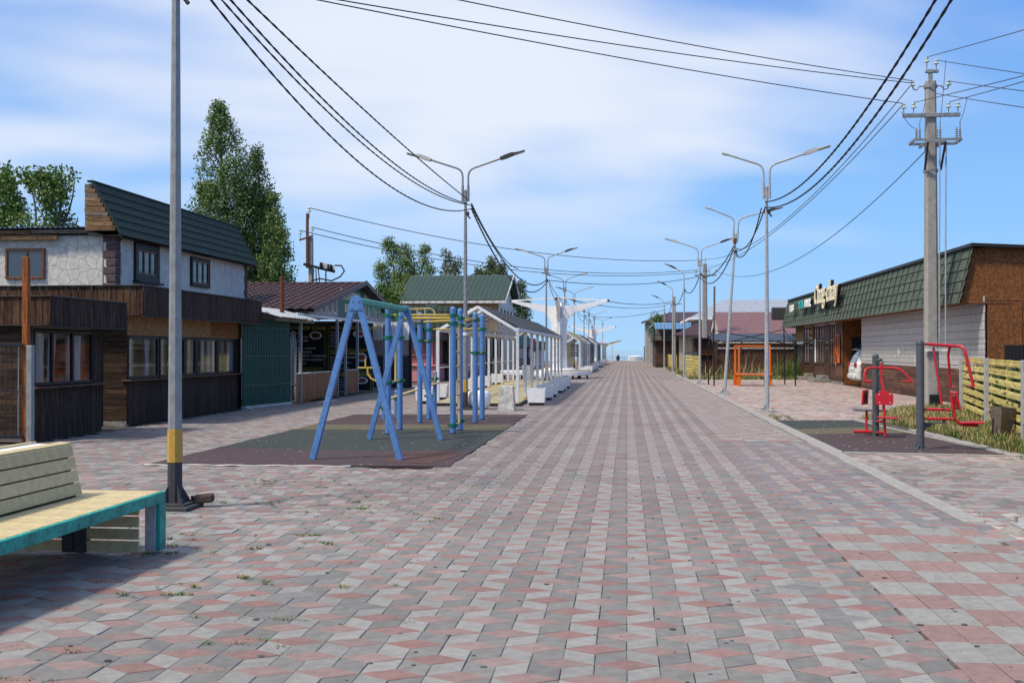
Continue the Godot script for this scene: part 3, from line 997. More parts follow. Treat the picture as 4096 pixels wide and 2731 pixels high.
	bm.cyl(Vector3.ZERO, Vector3(0, 1.50, 0), 0.011, 0.011, 8)
	var bar_mesh := bm.mesh()
	var ends := [Vector3(-10.08, 0, -17.75), Vector3(-11.15, 0, -17.05)]
	for i in 13:
		var p: Vector3 = ends[0].lerp(ends[1], (i + 0.7) / 13.0)
		inst("bar", bar_mesh, M.steel_dark if i % 3 else M.galv, f, p + Vector3(0, 0.16, 0), Basis.from_euler(Vector3(0, 0, 0.01 * sin(i * 2.0))))
	bars.bar(ends[0] + Vector3(0, 1.68, 0), ends[1] + Vector3(0, 1.70, 0), 0.05, 0.05, Vector3.UP, 0.005)
	bars.bar(ends[0] + Vector3(0, 0.15, 0), ends[1] + Vector3(0, 0.15, 0), 0.045, 0.045, Vector3.UP, 0.005)
	bars.bar(ends[0] + Vector3(0, 0.90, 0), ends[1] + Vector3(0, 0.92, 0), 0.02, 0.02)
	put("rail", bars, M.steel_dark, f)
	var dirg: Vector3 = (ends[1] - ends[0]).normalized()
	for q in [[0.55, 0.78, 0.16, 1.0], [0.55, 0.45, 0.16, -1.0], [0.95, 0.95, 0.13, -1.0], [0.95, 0.35, 0.13, 1.0]]:
		var sc := G.new()
		var pts := []
		for i in 20:
			var t := i / 19.0
			var r: float = q[2] * (1.0 - 0.75 * t)
			pts.append(ends[0] + dirg * (q[0] + r * cos(q[3] * t * 9.0)) + Vector3(0, q[1] + r * sin(q[3] * t * 9.0), 0) + Vector3(0.02, 0, 0.03))
		sc.tube(pts, 0.009, 6)
		put("scroll", sc, M.galv, f)
	var post := G.new()
	post.span(Vector3(-10.00, -0.03, -17.70), Vector3(-9.90, 1.67, -17.80), 0.008)
	put("post", post, M.galv, f)
	var rp := G.new()
	rp.span(Vector3(-10.11, 0, -17.76), Vector3(-10.01, 3.16, -17.86), 0.006)
	solo("timber_post", rp, M.rust_post, "tall orange brown post standing at the end of the iron gate", "post")

func clip(poly: PackedVector2Array, mid: Vector2, dir: Vector2) -> PackedVector2Array:   # keep the side of the line that lies against dir
	var out := PackedVector2Array()
	for i in poly.size():
		var a := poly[i]; var b := poly[(i + 1) % poly.size()]
		var da := (a - mid).dot(dir); var db := (b - mid).dot(dir)
		if da <= 0.0: out.append(a)
		if (da < 0.0 and db > 0.0) or (da > 0.0 and db < 0.0): out.append(a.lerp(b, da / (da - db)))
	return out

func plaster_house() -> void:
	var h := thing("plaster_house", "two storey cream plaster house with dark green mansard roof behind the kiosks", "house", Vector3(-14.5, 0, -30.0))
	var g := G.new()
	g.span(Vector3(-18.5, 0, -26.2), Vector3(-12.5, 4.42, -35.6))
	put("wall", g, M.plaster_grey, h)
	var jf := G.new()
	jf.span(Vector3(-18.4, 2.6, -26.196), Vector3(-12.8, 4.40, -26.192))
	put("joint_bed", jf, M.joint, h)
	# stones drawn in the plaster of the front wall
	var r := RandomNumberGenerator.new()
	r.seed = 17
	var pts := []
	for i in range(0, 17):
		for j in range(0, 7):
			pts.append(Vector2(-16.95 + i * 0.26 + r.randf_range(-0.13, 0.13), 2.55 + j * 0.29 + r.randf_range(-0.13, 0.13)))
	for p: Vector2 in pts:
		var poly := PackedVector2Array([Vector2(-17.0, 2.6), Vector2(-12.82, 2.6), Vector2(-12.82, 4.39), Vector2(-17.0, 4.39)])
		for q: Vector2 in pts:
			if q == p or q.distance_to(p) > 1.5: continue
			var d := (q - p).normalized()
			poly = clip(poly, (p + q) * 0.5 - d * 0.0045, d)
			if poly.size() < 3: break
		if poly.size() < 3: continue
		var s := G.new()
		s.prism(poly, Vector3(0, 0, -26.186), Vector3.RIGHT, Vector3.UP, 0.016)
		put("plaster_stone", s, M.plaster, h)
	for i in 9:
		var q := G.new()
		var wide := 0.30 if i % 2 == 0 else 0.23
		q.span(Vector3(-12.5 - wide, 2.66 + i * 0.198, -26.16), Vector3(-12.465, 2.66 + i * 0.198 + 0.185, -26.2 - wide), 0.02)
		put("corner_stone", q, M.quoin, h)
	for i in 7:
		var q := G.new()
		q.span(Vector3(-12.62, 3.0 + i * 0.198, -35.45 - (0.06 if i % 2 else 0.0)), Vector3(-12.46, 3.185 + i * 0.198, -35.68), 0.02)
		put("corner_stone", q, M.quoin, h)
	window(h, Vector3(-14.80, 3.72, -26.15), Vector3.RIGHT, 1.02, 0.76, 0.06, M.window_brown, [0.54], M.pane)
	window(h, Vector3(-12.48, 3.86, -27.95), Vector3(0, 0, -1), 1.15, 0.66, 0.06, M.window_brown, [0.33, 0.67], M.pane, 0.16, M.trim, M.trim)
	window(h, Vector3(-12.48, 3.86, -31.6), Vector3(0, 0, -1), 1.25, 0.70, 0.06, M.window_brown, [0.33, 0.67], M.pane, 0.08, M.trim, null)
	# mansard of pressed metal tiles
	var ridge := Vector3(-12.95, 5.67, -25.9)
	var eave := Vector3(-12.20, 4.36, -25.9)
	var d := (eave - ridge).normalized()
	var t := G.new()
	t.tiles(ridge, Vector3(0, 0, -1), d, 10.0, ridge.distance_to(eave), 0.20, 0.022, 0.25, 0.022)
	put("roof_tiles", t, M.roof_green, h)
	var under := G.new()
	under.prism(PackedVector2Array([Vector2(-12.22, 4.34), Vector2(-12.97, 5.64), Vector2(-13.12, 5.64), Vector2(-13.12, 4.5), Vector2(-12.5, 4.36)]), Vector3(0, 0, -30.95), Vector3.RIGHT, Vector3.UP, 9.9)
	put("roof", under, M.trim, h)
	var cap := G.new()
	cap.bar(Vector3(-12.99, 5.70, -25.86), Vector3(-12.99, 5.70, -35.95), 0.16, 0.05, Vector3.UP, 0.012)
	cap.bar(ridge + Vector3(0, 0.03, 0.02), eave + Vector3(0, 0.03, 0.02), 0.05, 0.05, Vector3.UP, 0.005)
	cap.bar(Vector3(-12.95, 5.70, -35.9), Vector3(-12.20, 4.39, -35.9), 0.06, 0.06, Vector3.UP, 0.005)
	put("roof_flashing", cap, M.roof_green, h)
	for i in 10:
		var y0 := 4.50 + i * 0.115
		var xr := lerpf(-12.30, -12.98, (y0 + 0.05 - 4.42) / 1.22)
		var b := G.new()
		b.span(Vector3(-13.16 + rng.randf_range(-0.01, 0.01), y0, -25.93), Vector3(xr, y0 + 0.108, -25.97), 0.006)
		put("gable_board", b, M.raw_wood[rng.randi() % 4], h)
	for q in [[-18.0, -14.6, 4.44, 4.54, 1], [-14.58, -13.1, 4.45, 4.55, 3], [-18.0, -15.6, 4.30, 4.42, 0], [-15.58, -13.9, 4.30, 4.42, 1], [-13.1, -12.3, 4.40, 4.49, 3]]:
		var b := G.new()
		b.span(Vector3(q[0], q[2], -26.0), Vector3(q[1], q[3], -26.05), 0.008)
		put("eave_board", b, M.raw_wood[q[4]], h)
	var fr := G.new()
	fr.span(Vector3(-18.6, 4.44, -26.08), Vector3(-13.12, 4.56, -35.6))
	put("flat_roof", fr, M.trim, h)
	var cr := G.new()
	cr.ribs(Vector3(-18.6, 4.58, -25.9), Vector3.RIGHT, Vector3(0, 0.02, -1).normalized(), 5.44, 9.6, 0.13, 0.03, Vector3.UP)
	put("roof_sheet", cr, M.sheet_silver, h)
	var pipe := G.new()
	pipe.cyl(Vector3(-12.46, 2.6, -26.42), Vector3(-12.46, 4.3, -26.42), 0.014, 0.014, 8)
	put("drain_pipe", pipe, M.white_dirty, h)

func restaurant() -> void:
	var south := Vector3(0, 0, -1)
	# corrugated wall
	var wl := thing("corrugated_wall", "dark green corrugated metal wall between the long kiosk and the restaurant", "wall", Vector3(-10.1, 0, -30.6))
	var a := Vector3(-10.36, 0.06, -29.30); var b := Vector3(-9.90, 0.06, -32.02)
	var g := G.new()
	g.ribs(a, (b - a).normalized(), Vector3.UP, a.distance_to(b), 2.40, 0.155, 0.028, Vector3(1, 0, 0.15))
	g.span(Vector3(-10.45, 0.05, -29.5), Vector3(-10.4, 2.44, -32.0))
	put("sheet", g, M.sheet_green, wl)
	var sc := G.new()
	for i in 30:
		for y: float in [0.62, 1.42, 2.2]:
			var p := a.lerp(b, (i + 0.4) / 30.0)
			sc.box(Vector3(p.x + 0.034, y, p.z), Vector3(0.012, 0.014, 0.014))
	put("screws", sc, M.sheet_silver, wl)
	var ft := G.new()
	ft.bar(Vector3(-10.34, 0.02, -29.3), Vector3(-9.88, 0.02, -32.0), 0.14, 0.09)
	put("footing", ft, M.concrete_pale, wl)

	var h := thing("restaurant", "open restaurant pavilion with brown tiled gable roof and printed menu walls", "restaurant", Vector3(-11.6, 0, -38.0))
	# roof
	var t := G.new()
	var rl := Vector3(-17.6, 4.03, -40.1); var el := Vector3(-17.6, 2.83, -33.3)
	t.tiles(rl, Vector3.RIGHT, (el - rl).normalized(), 8.1, rl.distance_to(el), 0.30, 0.035, 0.35, 0.03)
	var er := Vector3(-17.6, 2.95, -45.7)
	t.tiles(rl, Vector3.RIGHT, (er - rl).normalized(), 8.1, rl.distance_to(er), 0.30, 0.035, 0.35, 0.03)
	put("roof_tiles", t, M.roof_brown, h)
	var u := G.new()
	u.prism(PackedVector2Array([Vector2(33.35, 2.80), Vector2(40.1, 3.99), Vector2(45.6, 2.91), Vector2(45.6, 2.86), Vector2(40.1, 3.93), Vector2(33.35, 2.75)]), Vector3(-13.55, 0, 0), south, Vector3.UP, 8.0)
	put("roof", u, M.trim, h)
	var rk := G.new()
	rk.bar(Vector3(-9.50, 2.85, -33.25), Vector3(-9.50, 4.05, -40.1), 0.03, 0.17, Vector3.UP, 0.005)
	rk.bar(Vector3(-9.50, 4.05, -40.1), Vector3(-9.50, 2.97, -45.75), 0.03, 0.17, Vector3.UP, 0.005)
	rk.bar(Vector3(-17.6, 4.07, -40.1), Vector3(-9.48, 4.07, -40.1), 0.22, 0.04, Vector3.UP, 0.01)
	put("rake_board", rk, M.roof_brown, h)
	for q in [[33.9, 39.6, 2.88, 3.88], [40.6, 45.3, 3.88, 2.98]]:
		for i in 5:
			var f := (i + 0.5) / 5.0
			var z: float = -lerpf(q[0], q[1], f)
			var bt := G.new()
			bt.bar(Vector3(-9.9, lerpf(q[2], q[3], f) - 0.02, z), Vector3(-9.52, lerpf(q[2], q[3], f) - 0.02, z), 0.10, 0.05)
			put("roof_batten", bt, M.raw_wood[3], h)
	# printed gable
	var sg := G.new()
	sg.prism(PackedVector2Array([Vector2(33.8, 2.72), Vector2(37.35, 2.72), Vector2(37.35, 3.46), Vector2(33.8, 2.83)]), Vector3(-9.86, 0, 0), south, Vector3.UP, 0.02)
	put("photo_panel", sg, M.plate, h)
	sg = G.new()
	sg.prism(PackedVector2Array([Vector2(41.2, 2.72), Vector2(45.3, 2.72), Vector2(45.3, 2.92), Vector2(41.2, 3.72)]), Vector3(-9.86, 0, 0), south, Vector3.UP, 0.02)
	put("photo_panel", sg, M.plate, h)
	var gr := G.new()
	gr.prism(PackedVector2Array([Vector2(37.36, 2.72), Vector2(41.19, 2.72), Vector2(41.19, 3.72), Vector2(40.1, 3.92), Vector2(37.36, 3.46)]), Vector3(-9.86, 0, 0), south, Vector3.UP, 0.022)
	var sign := put("sign_panel", gr, M.print_green, h)
	var fb := facing(south)
	letters(sign, "Восточная", Vector3(-9.845, 3.24, -37.55), fb, 0.50, M.letter_cream, 0.004, true, true, false, 0.18)
	letters(sign, "кухня", Vector3(-9.845, 2.80, -38.2), fb, 0.50, M.letter_cream, 0.004, true, true, false, 0.18)
	for q in [[34.3, 2.84, 0.10], [34.9, 2.90, 0.15], [35.55, 2.97, 0.20], [36.3, 3.02, 0.24], [36.95, 3.08, 0.26], [41.6, 3.1, 0.28], [42.5, 3.02, 0.26], [43.4, 2.95, 0.2]]:
		for k in 2:
			var d := G.new()
			d.cyl(Vector3(-9.848 + 0.002 * k, q[1], -q[0]), Vector3(-9.844 + 0.003 * k, q[1], -q[0]), q[2] * (1.0 - 0.10 * k), q[2] * (1.0 - 0.10 * k), 18)
			put("plate_print" if k == 0 else "food_print", d, [M.letter_white, M.food_print][k], h)
	# posts, beam, low walls
	var bm := G.new()
	bm.span(Vector3(-9.95, 2.62, -32.7), Vector3(-9.85, 2.71, -45.0), 0.008)
	put("beam", bm, M.alu, h)
	for z: float in [-33.1, -37.42, -38.55, -40.3, -44.9]:
		var p := G.new()
		p.span(Vector3(-9.94, 0, z - 0.05), Vector3(-9.85, 2.62, z + 0.05), 0.006)
		put("post", p, M.galv, h)
	for q in [[-32.66, -37.33], [-38.63, -40.25]]:
		var lw := G.new()
		lw.span(Vector3(-9.96, 0.02, q[0]), Vector3(-9.90, 0.86, q[1]))
		put("low_wall", lw, M.panel_brown[1], h)
		planks_v(h, Vector3(-9.885, 0, q[0]), Vector3(-9.885, 0, q[1]), 0.03, 0.86, 0.065, M.panel_brown, 0.018, "wall_slat")
		var cp := G.new()
		cp.span(Vector3(-9.98, 0.86, q[0] + 0.01), Vector3(-9.85, 0.885, q[1] - 0.01), 0.005)
		put("wall_cap", cp, M.alu, h)
	# back wall with menus, facing up the street
	var bw := G.new()
	bw.span(Vector3(-17.4, 0, -42.66), Vector3(-9.86, 2.72, -42.76))
	bw.span(Vector3(-17.4, 0, -33.5), Vector3(-17.3, 2.8, -45.4))
	bw.span(Vector3(-17.3, 0, -33.4), Vector3(-12.6, 2.75, -33.5))
	put("wall", bw, M.interior, h)
	var lefts := ["Восточные блюда", "Манпар", "Гуйру лагман", "Суйру лагман", "Цомян", "Динь динь лагман", "Мошуру лагман", "Казан каваб из говядины", "Казан каваб из курицы", "Фри с мясом"]
	var lefts2 := ["Роллы-сложные", "Филадельфия", "Филадельфия гриль", "Радужный", "Сёрча с креветкой", "Канада"]
	var rights := ["Роллы-классические", "Филадельфия", "Маки лосось", "Унаги маки", "Эби маки", "Спайси маги", "Кани маки"]
	var rights2 := ["Горячие закуски", "Картофель по-баварски", "Наггетсы", "Сырные палочки", "Крылья", "Кольца в кляре"]
	var rights3 := ["Холодные закуски", "Фруктовая нарезка", "Кавказская нарезка", "Мясная нарезка", "Рыбное ассорти"]
	for q in [[-13.42, -11.72, 0.02, lefts, lefts2, []], [-11.66, -9.87, 0.02, rights, rights2, rights3]]:
		var bd := G.new()
		bd.span(Vector3(q[0], q[2], -42.655), Vector3(q[1], 2.60, -42.63), 0.003)
		var board := put("menu_board", bd, M.print_dark, h)
		var x: float = q[0] + 0.10
		var blocks := [q[3], q[4]]
		if q[5]: blocks.append(q[5])
		var top := 2.52
		for bl: Array in blocks:
			var tall: float = 0.19 + 0.148 * (bl.size() - 1) + 0.10 if blocks.size() == 2 else 0.20 + 0.108 * (bl.size() - 1) + 0.06
			var fr := G.new()
			var zz := -42.626
			for e in [[x - 0.05, top, q[1] - 0.06, top], [x - 0.05, top - tall, q[1] - 0.06, top - tall], [x - 0.05, top, x - 0.05, top - tall], [q[1] - 0.06, top, q[1] - 0.06, top - tall]]:
				fr.bar(Vector3(e[0], e[1], zz), Vector3(e[2], e[3], zz), 0.012, 0.004, Vector3.BACK)
			put("menu_border", fr, M.letter_gold, board)
			for i in bl.size():
				var sz := 0.165 if i == 0 else (0.125 if blocks.size() == 2 else 0.095)
				var yy: float = top - 0.17 - (0.0 if i == 0 else 0.02) - i * (0.148 if blocks.size() == 2 else 0.108)
				if i == 0 and bl == rights2: sz = 0.15
				letters(board, bl[i], Vector3(x, yy, -42.622), Basis(), sz, M.letter_gold if i == 0 else M.letter_white, 0.003, true, i == 0, false, 0.2)
			top -= tall + 0.06
	for q in [[-12.13, 2.16, 0.26, 0.16, M.food], [-10.40, 2.22, 0.24, 0.14, M.food_red], [-10.30, 1.30, 0.22, 0.16, M.food_red], [-10.28, 0.40, 0.24, 0.13, M.food_red]]:
		for k in 2:
			var d := G.new()
			d.lathe(Vector3.ZERO, [Vector2(1.0 - k * 0.3, 0), Vector2(1.0 - k * 0.3, 0.004 + 0.002 * k), Vector2(0, 0.004 + 0.002 * k)], 20)
			inst("food_print" if k else "plate_print", d.mesh(), q[4] if k else M.letter_white, h, Vector3(q[0], q[1], -42.626), Basis(Vector3(q[2], 0, 0), Vector3.BACK, Vector3(0, q[3], 0)))
	# wrought iron gate
	var gt := thing("garden_gate", "narrow grey wrought iron gate with arched top beside the green wall", "gate", Vector3(-9.9, 0, -32.35))
	var f := G.new()
	f.span(Vector3(-9.92, 0.05, -32.07), Vector3(-9.88, 1.85, -32.11))
	f.span(Vector3(-9.92, 0.05, -32.60), Vector3(-9.88, 1.85, -32.64))
	f.span(Vector3(-9.92, 0.05, -32.12), Vector3(-9.88, 0.09, -32.59))
	f.span(Vector3(-9.92, 0.55, -32.12), Vector3(-9.88, 0.59, -32.59))
	put("frame", f, M.galv, gt)
	for q in [[1.85, 0.265], [1.45, 0.265]]:
		var arc := []
		for i in 13: arc.append(Vector3(-9.9, q[0] + 0.30 * sin(PI * i / 12.0), -32.355 + q[1] * cos(PI * i / 12.0)))
		var ag := G.new()
		ag.tube(arc, 0.013, 6)
		put("arch", ag, M.galv, gt)
	for i in 6:
		var bg := G.new()
		var z := -32.17 - i * 0.074
		bg.cyl(Vector3(-9.9, 0.58, z), Vector3(-9.9, 1.86 + 0.2 * sin(PI * (i + 0.8) / 6.6), z), 0.009, 0.009, 6)
		put("bar", bg, M.galv, gt)
	for s: float in [-1.0, 1.0]:
		var bg := G.new()
		bg.bar(Vector3(-9.9, 0.09, -32.355 - s * 0.24), Vector3(-9.9, 0.55, -32.355 + s * 0.24), 0.016, 0.016)
		bg.bar(Vector3(-9.9, 1.62, -32.355 - s * 0.25), Vector3(-9.9, 2.05, -32.355 + s * 0.1), 0.014, 0.014)
		put("brace", bg, M.galv, gt)
	# metal awning with a stove pipe
	var aw := thing("awning", "silver corrugated metal awning over the green wall", "awning", Vector3(-10.1, 2.45, -31.5))
	var ag := G.new()
	ag.ribs(Vector3(-9.45, 2.50, -29.75), south, Vector3(-1.1, 0.30, 0).normalized(), 3.95, 1.2, 0.20, 0.03, Vector3.UP)
	put("sheet", ag, M.sheet_silver, aw)
	var ab := G.new()
	ab.span(Vector3(-9.60, 2.40, -29.85), Vector3(-9.66, 2.48, -33.6))
	put("beam", ab, M.raw_wood[3], aw)
	var pp := G.new()
	pp.cyl(Vector3(-10.05, 2.66, -31.75), Vector3(-10.05, 3.76, -31.75), 0.062, 0.062, 14)
	pp.cyl(Vector3(-10.05, 2.64, -31.75), Vector3(-10.05, 2.70, -31.75), 0.11, 0.09, 14)
	solo("stove_pipe", pp, M.rust, "rusty brown stove pipe rising through the silver awning", "pipe")

func left_row() -> void:
	var south := Vector3(0, 0, -1)
	# lean-to beyond the restaurant
	var sh := thing("corrugated_shed", "lean-to with white and dark corrugated sheets at the restaurant's far end", "shed", Vector3(-9.9, 0, -45.6))
	var g := G.new()
	g.ribs(Vector3(-10.7, 2.0, -45.9), Vector3.RIGHT, Vector3.UP, 1.7, 0.75, 0.12, 0.02, Vector3.BACK)
	put("white_sheet", g, M.white, sh)
	g = G.new()
	g.span(Vector3(-10.7, 1.35, -45.95), Vector3(-9.0, 1.98, -46.0))
	put("panel", g, mat(Color(0.46, 0.36, 0.33), 0.8, "fine", 1.0), sh)
	g = G.new()
	g.ribs(Vector3(-10.7, 0.02, -45.9), Vector3.UP, Vector3.RIGHT, 1.32, 1.7, 0.16, 0.025, Vector3.BACK)
	g.span(Vector3(-10.7, 0, -46.05), Vector3(-9.0, 2.75, -46.2))
	put("dark_sheet", g, M.lamp_dark, sh)
	g = G.new()
	g.span(Vector3(-9.05, 0, -45.86), Vector3(-8.95, 2.7, -45.96))
	put("post", g, M.trim, sh)
	# pink kiosk with green mansard
	var k := thing("pink_kiosk", "pink kiosk with brown window panels under a dark green tiled mansard", "kiosk", Vector3(-10.4, 0, -55.5))
	g = G.new()
	g.span(Vector3(-11.9, 0, -54.6), Vector3(-9.45, 0.78, -57.4), 0.02)
	put("base", g, M.pink, k)
	g = G.new()
	g.span(Vector3(-12.0, 0.78, -54.5), Vector3(-9.30, 0.86, -57.4), 0.01)
	put("counter", g, M.pink, k)
	g = G.new()
	g.span(Vector3(-11.9, 0.86, -54.9), Vector3(-9.6, 2.05, -57.4))
	put("wall", g, mat(Color(0.42, 0.15, 0.12), 0.7, "fine", 1.0), k)
	for q in [[-11.85, -10.95], [-10.92, -9.62]]:
		var p := G.new()
		for e in [[q[0], 0.86, q[0] + 0.07, 2.05], [q[1] - 0.07, 0.86, q[1], 2.05], [q[0] + 0.071, 0.86, q[1] - 0.071, 0.92], [q[0] + 0.071, 1.30, q[1] - 0.071, 1.37]]:
			p.span(Vector3(e[0], e[1], -54.82), Vector3(e[2], e[3], -54.88), 0.005)
		put("window_frame", p, M.pink, k)
	for i in 4:
		var p := G.new()
		p.span(Vector3(-9.58, 0.86, -54.95 - i * 0.7), Vector3(-9.52, 2.05, -55.03 - i * 0.7), 0.005)
		put("window_frame", p, M.pink, k)
	g = G.new()
	g.ribs(Vector3(-13.0, 2.08, -54.45), Vector3.UP, Vector3.RIGHT, 0.55, 3.9, 0.13, 0.03, Vector3.BACK)
	g.span(Vector3(-13.0, 2.06, -54.5), Vector3(-9.2, 2.70, -57.6))
	put("grey_cladding", g, M.steel_dark, k)
	g = G.new()
	g.tiles(Vector3(-14.2, 3.80, -55.0), Vector3.RIGHT, Vector3(0, -1.1, 0.6).normalized(), 5.6, 1.28, 0.30, 0.035, 0.36, 0.03)
	g.tiles(Vector3(-8.6, 3.80, -55.0), Vector3(0, 0, -1), Vector3(0.55, -1.1, 0).normalized(), 6.0, 1.25, 0.30, 0.035, 0.36, 0.03)
	put("mansard_tiles", g, M.roof_green, k)
	g = G.new()
	g.span(Vector3(-14.2, 2.72, -55.0), Vector3(-8.62, 3.78, -61.0))
	put("mansard_core", g, M.trim, k)
	g = G.new()
	g.span(Vector3(-9.3, 0, -57.5), Vector3(-8.75, 2.7, -58.6))
	put("concrete_wall", g, M.concrete, k)
	# shuttered shops
	var s := thing("shuttered_shop", "low shop with closed grey roller shutters behind the near pergola", "shop", Vector3(-9.5, 0, -66.0))
	g = G.new()
	g.span(Vector3(-12, 0, -58.6), Vector3(-8.75, 2.75, -75.9))
	put("wall", g, M.concrete, s)
	g = G.new()
	g.span(Vector3(-8.75, 0, -58.7), Vector3(-8.68, 0.42, -75.9))
	put("stone_plinth", g, mat(Color(0.22, 0.2, 0.18), 0.9, "rough", 3.0), s)
	for q in [[-59.2, -61.9], [-62.6, -65.4], [-66.1, -68.4]]:
		var r := G.new()
		var yy := 0.45
		while yy < 2.45:
			r.box(Vector3(-8.71, yy, (q[0] + q[1]) * 0.5), Vector3(0.05, 0.085, q[0] - q[1]), 0.012)
			yy += 0.09
		put("roller_shutter", r, M.sheet_grey[0], s)
		for e in 2:
			var f := G.new()
			f.span(Vector3(-8.72, 0.42, q[e] - 0.06), Vector3(-8.64, 2.5, q[e] + 0.06))
			put("shutter_rail", f, mat(Color(0.16, 0.06, 0.05), 0.6), s)
	for q in [[-69.2, -70.6, 3], [-73.4, -74.6, 3]]:
		var f := G.new()
		f.span(Vector3(-8.72, 0.1, q[0]), Vector3(-8.66, 2.2, q[1]))
		var dr := put("door", f, M.door_brown, s)
		for i in 6:
			var br := G.new()
			br.cyl(Vector3(-8.64, 0.3, q[0] - 0.12 - i * 0.21), Vector3(-8.64, 2.1, q[0] - 0.12 - i * 0.21), 0.012, 0.012, 6)
			put("door_bar", br, M.black, dr)
	for z: float in [-71.2, -71.9, -72.6, -75.2]:
		var f := G.new()
		f.span(Vector3(-8.6, 0.3, z), Vector3(-8.5, 2.8, z - 0.12))
		put("pillar", f, M.black if int(z * 10) % 2 == 0 else M.white, s)
	g = G.new()
	g.span(Vector3(-8.62, 0.1, -70.9), Vector3(-8.5, 1.05, -75.8))
	put("timber_counter", g, M.deck, s)
	# two storey house
	var h := thing("timber_house", "two storey timber house with green tiled gable roof and air conditioners", "house", Vector3(-11.5, 0, -80.0))
	g = G.new()
	g.span(Vector3(-15.6, 0, -76.2), Vector3(-8.8, 4.85, -86.5))
	put("wall", g, M.plaster, h)
	planks_h(h, Vector3(-15.6, 0, -76.18), Vector3(-8.82, 0, -76.18), 2.6, 4.85, 0.15, [mat(Color(0.50, 0.30, 0.145), 0.7, "hwood", 0.8), mat(Color(0.46, 0.275, 0.13), 0.7, "hwood", 0.8)], 0.03, "cladding_board")
	planks_h(h, Vector3(-8.78, 0, -76.22), Vector3(-8.78, 0, -86.4), 2.6, 4.85, 0.2, [M.white_dirty], 0.03, "siding_board")
	for z: float in [-77.6, -79.8, -81.9, -84.2]:
		window(h, Vector3(-8.75, 3.9, z), south, 0.7, 1.1, 0.07, M.lamp_dark, [], M.pane)
	g = G.new()
	var rd := Vector3(-15.9, 7.05, -81.3); var re := Vector3(-15.9, 4.95, -75.6)
	g.tiles(rd, Vector3.RIGHT, (re - rd).normalized(), 7.7, rd.distance_to(re), 0.33, 0.04, 0.42, 0.035)
	g.tiles(rd, Vector3.RIGHT, (Vector3(-15.9, 4.95, -87.0) - rd).normalized(), 7.7, rd.distance_to(re), 0.33, 0.04, 0.42, 0.035)
	put("roof_tiles", g, M.roof_green2, h)
	g = G.new()
	g.prism(PackedVector2Array([Vector2(76.2, 4.85), Vector2(81.3, 6.95), Vector2(86.5, 4.85)]), Vector3(-12.2, 0, 0), south, Vector3.UP, 6.8)
	put("gable", g, M.white_dirty, h)
	g = G.new()
	g.span(Vector3(-15.9, 4.78, -75.55), Vector3(-8.2, 4.95, -75.72))
	g.bar(Vector3(-8.22, 4.9, -75.6), Vector3(-8.22, 7.03, -81.3), 0.05, 0.2)
	g.bar(Vector3(-8.22, 4.9, -87.0), Vector3(-8.22, 7.03, -81.3), 0.05, 0.2)
	put("fascia", g, M.white_dirty, h)
	for q in [[-10.35, 4.15], [-13.4, 4.4]]:
		var ac := G.new()
		ac.span(Vector3(q[0] - 0.42, q[1] - 0.3, -75.75), Vector3(q[0] + 0.42, q[1] + 0.3, -76.12), 0.03)
		var unit := solo("air_conditioner", ac, M.white, "white air conditioner on the timber house, %s" % ("seen beside the lamp post" if q[0] > -11 else "half hidden by the green mansard"), "air conditioner")
		var fan := G.new()
		fan.cyl(Vector3(q[0] - 0.08, q[1], -75.74), Vector3(q[0] - 0.08, q[1], -75.72), 0.22, 0.22, 20)
		put("fan_grille", fan, M.steel_dark, unit)
	# further shops
	for q in [["market_stall", "timber fronted stall with a green band further down the row", "stall", -88.5, -97.0, 2.7, mat(Color(0.40, 0.27, 0.15), 0.8, "vwood", 0.7), mat(Color(0.03, 0.15, 0.12), 0.6)], ["market_stall", "dark stall with a red awning front beyond the timber stall", "stall", -97.5, -104.0, 2.6, mat(Color(0.07, 0.04, 0.03), 0.8, "fine", 1.0), mat(Color(0.35, 0.015, 0.02), 0.6)], ["market_stall", "pale flat roofed stall furthest along the shuttered row", "stall", -106.0, -118.0, 2.4, M.concrete_pale, M.steel_dark]]:
		var o := thing(q[0], q[1], q[2], Vector3(-9.6, 0, (q[3] + q[4]) * 0.5))
		g = G.new()
		g.span(Vector3(-12, 0, q[3]), Vector3(-8.7, q[5], q[4]))
		put("wall", g, q[6], o)
		g = G.new()
		g.span(Vector3(-12.1, q[5] - 0.85, q[3] + 0.1), Vector3(-8.5, q[5] + 0.05, q[4] - 0.1), 0.02)
		put("awning", g, q[7], o)
		g = G.new()
		g.span(Vector3(-8.7, 0.9, q[3] - 1.2), Vector3(-8.66, 1.7, q[4] + 1.2))
		put("shutter", g, M.sheet_grey[1], o)

# ------------------------------------------------------------------ right-hand buildings
func buildings_right() -> void:
	tea_shop()
	right_row()

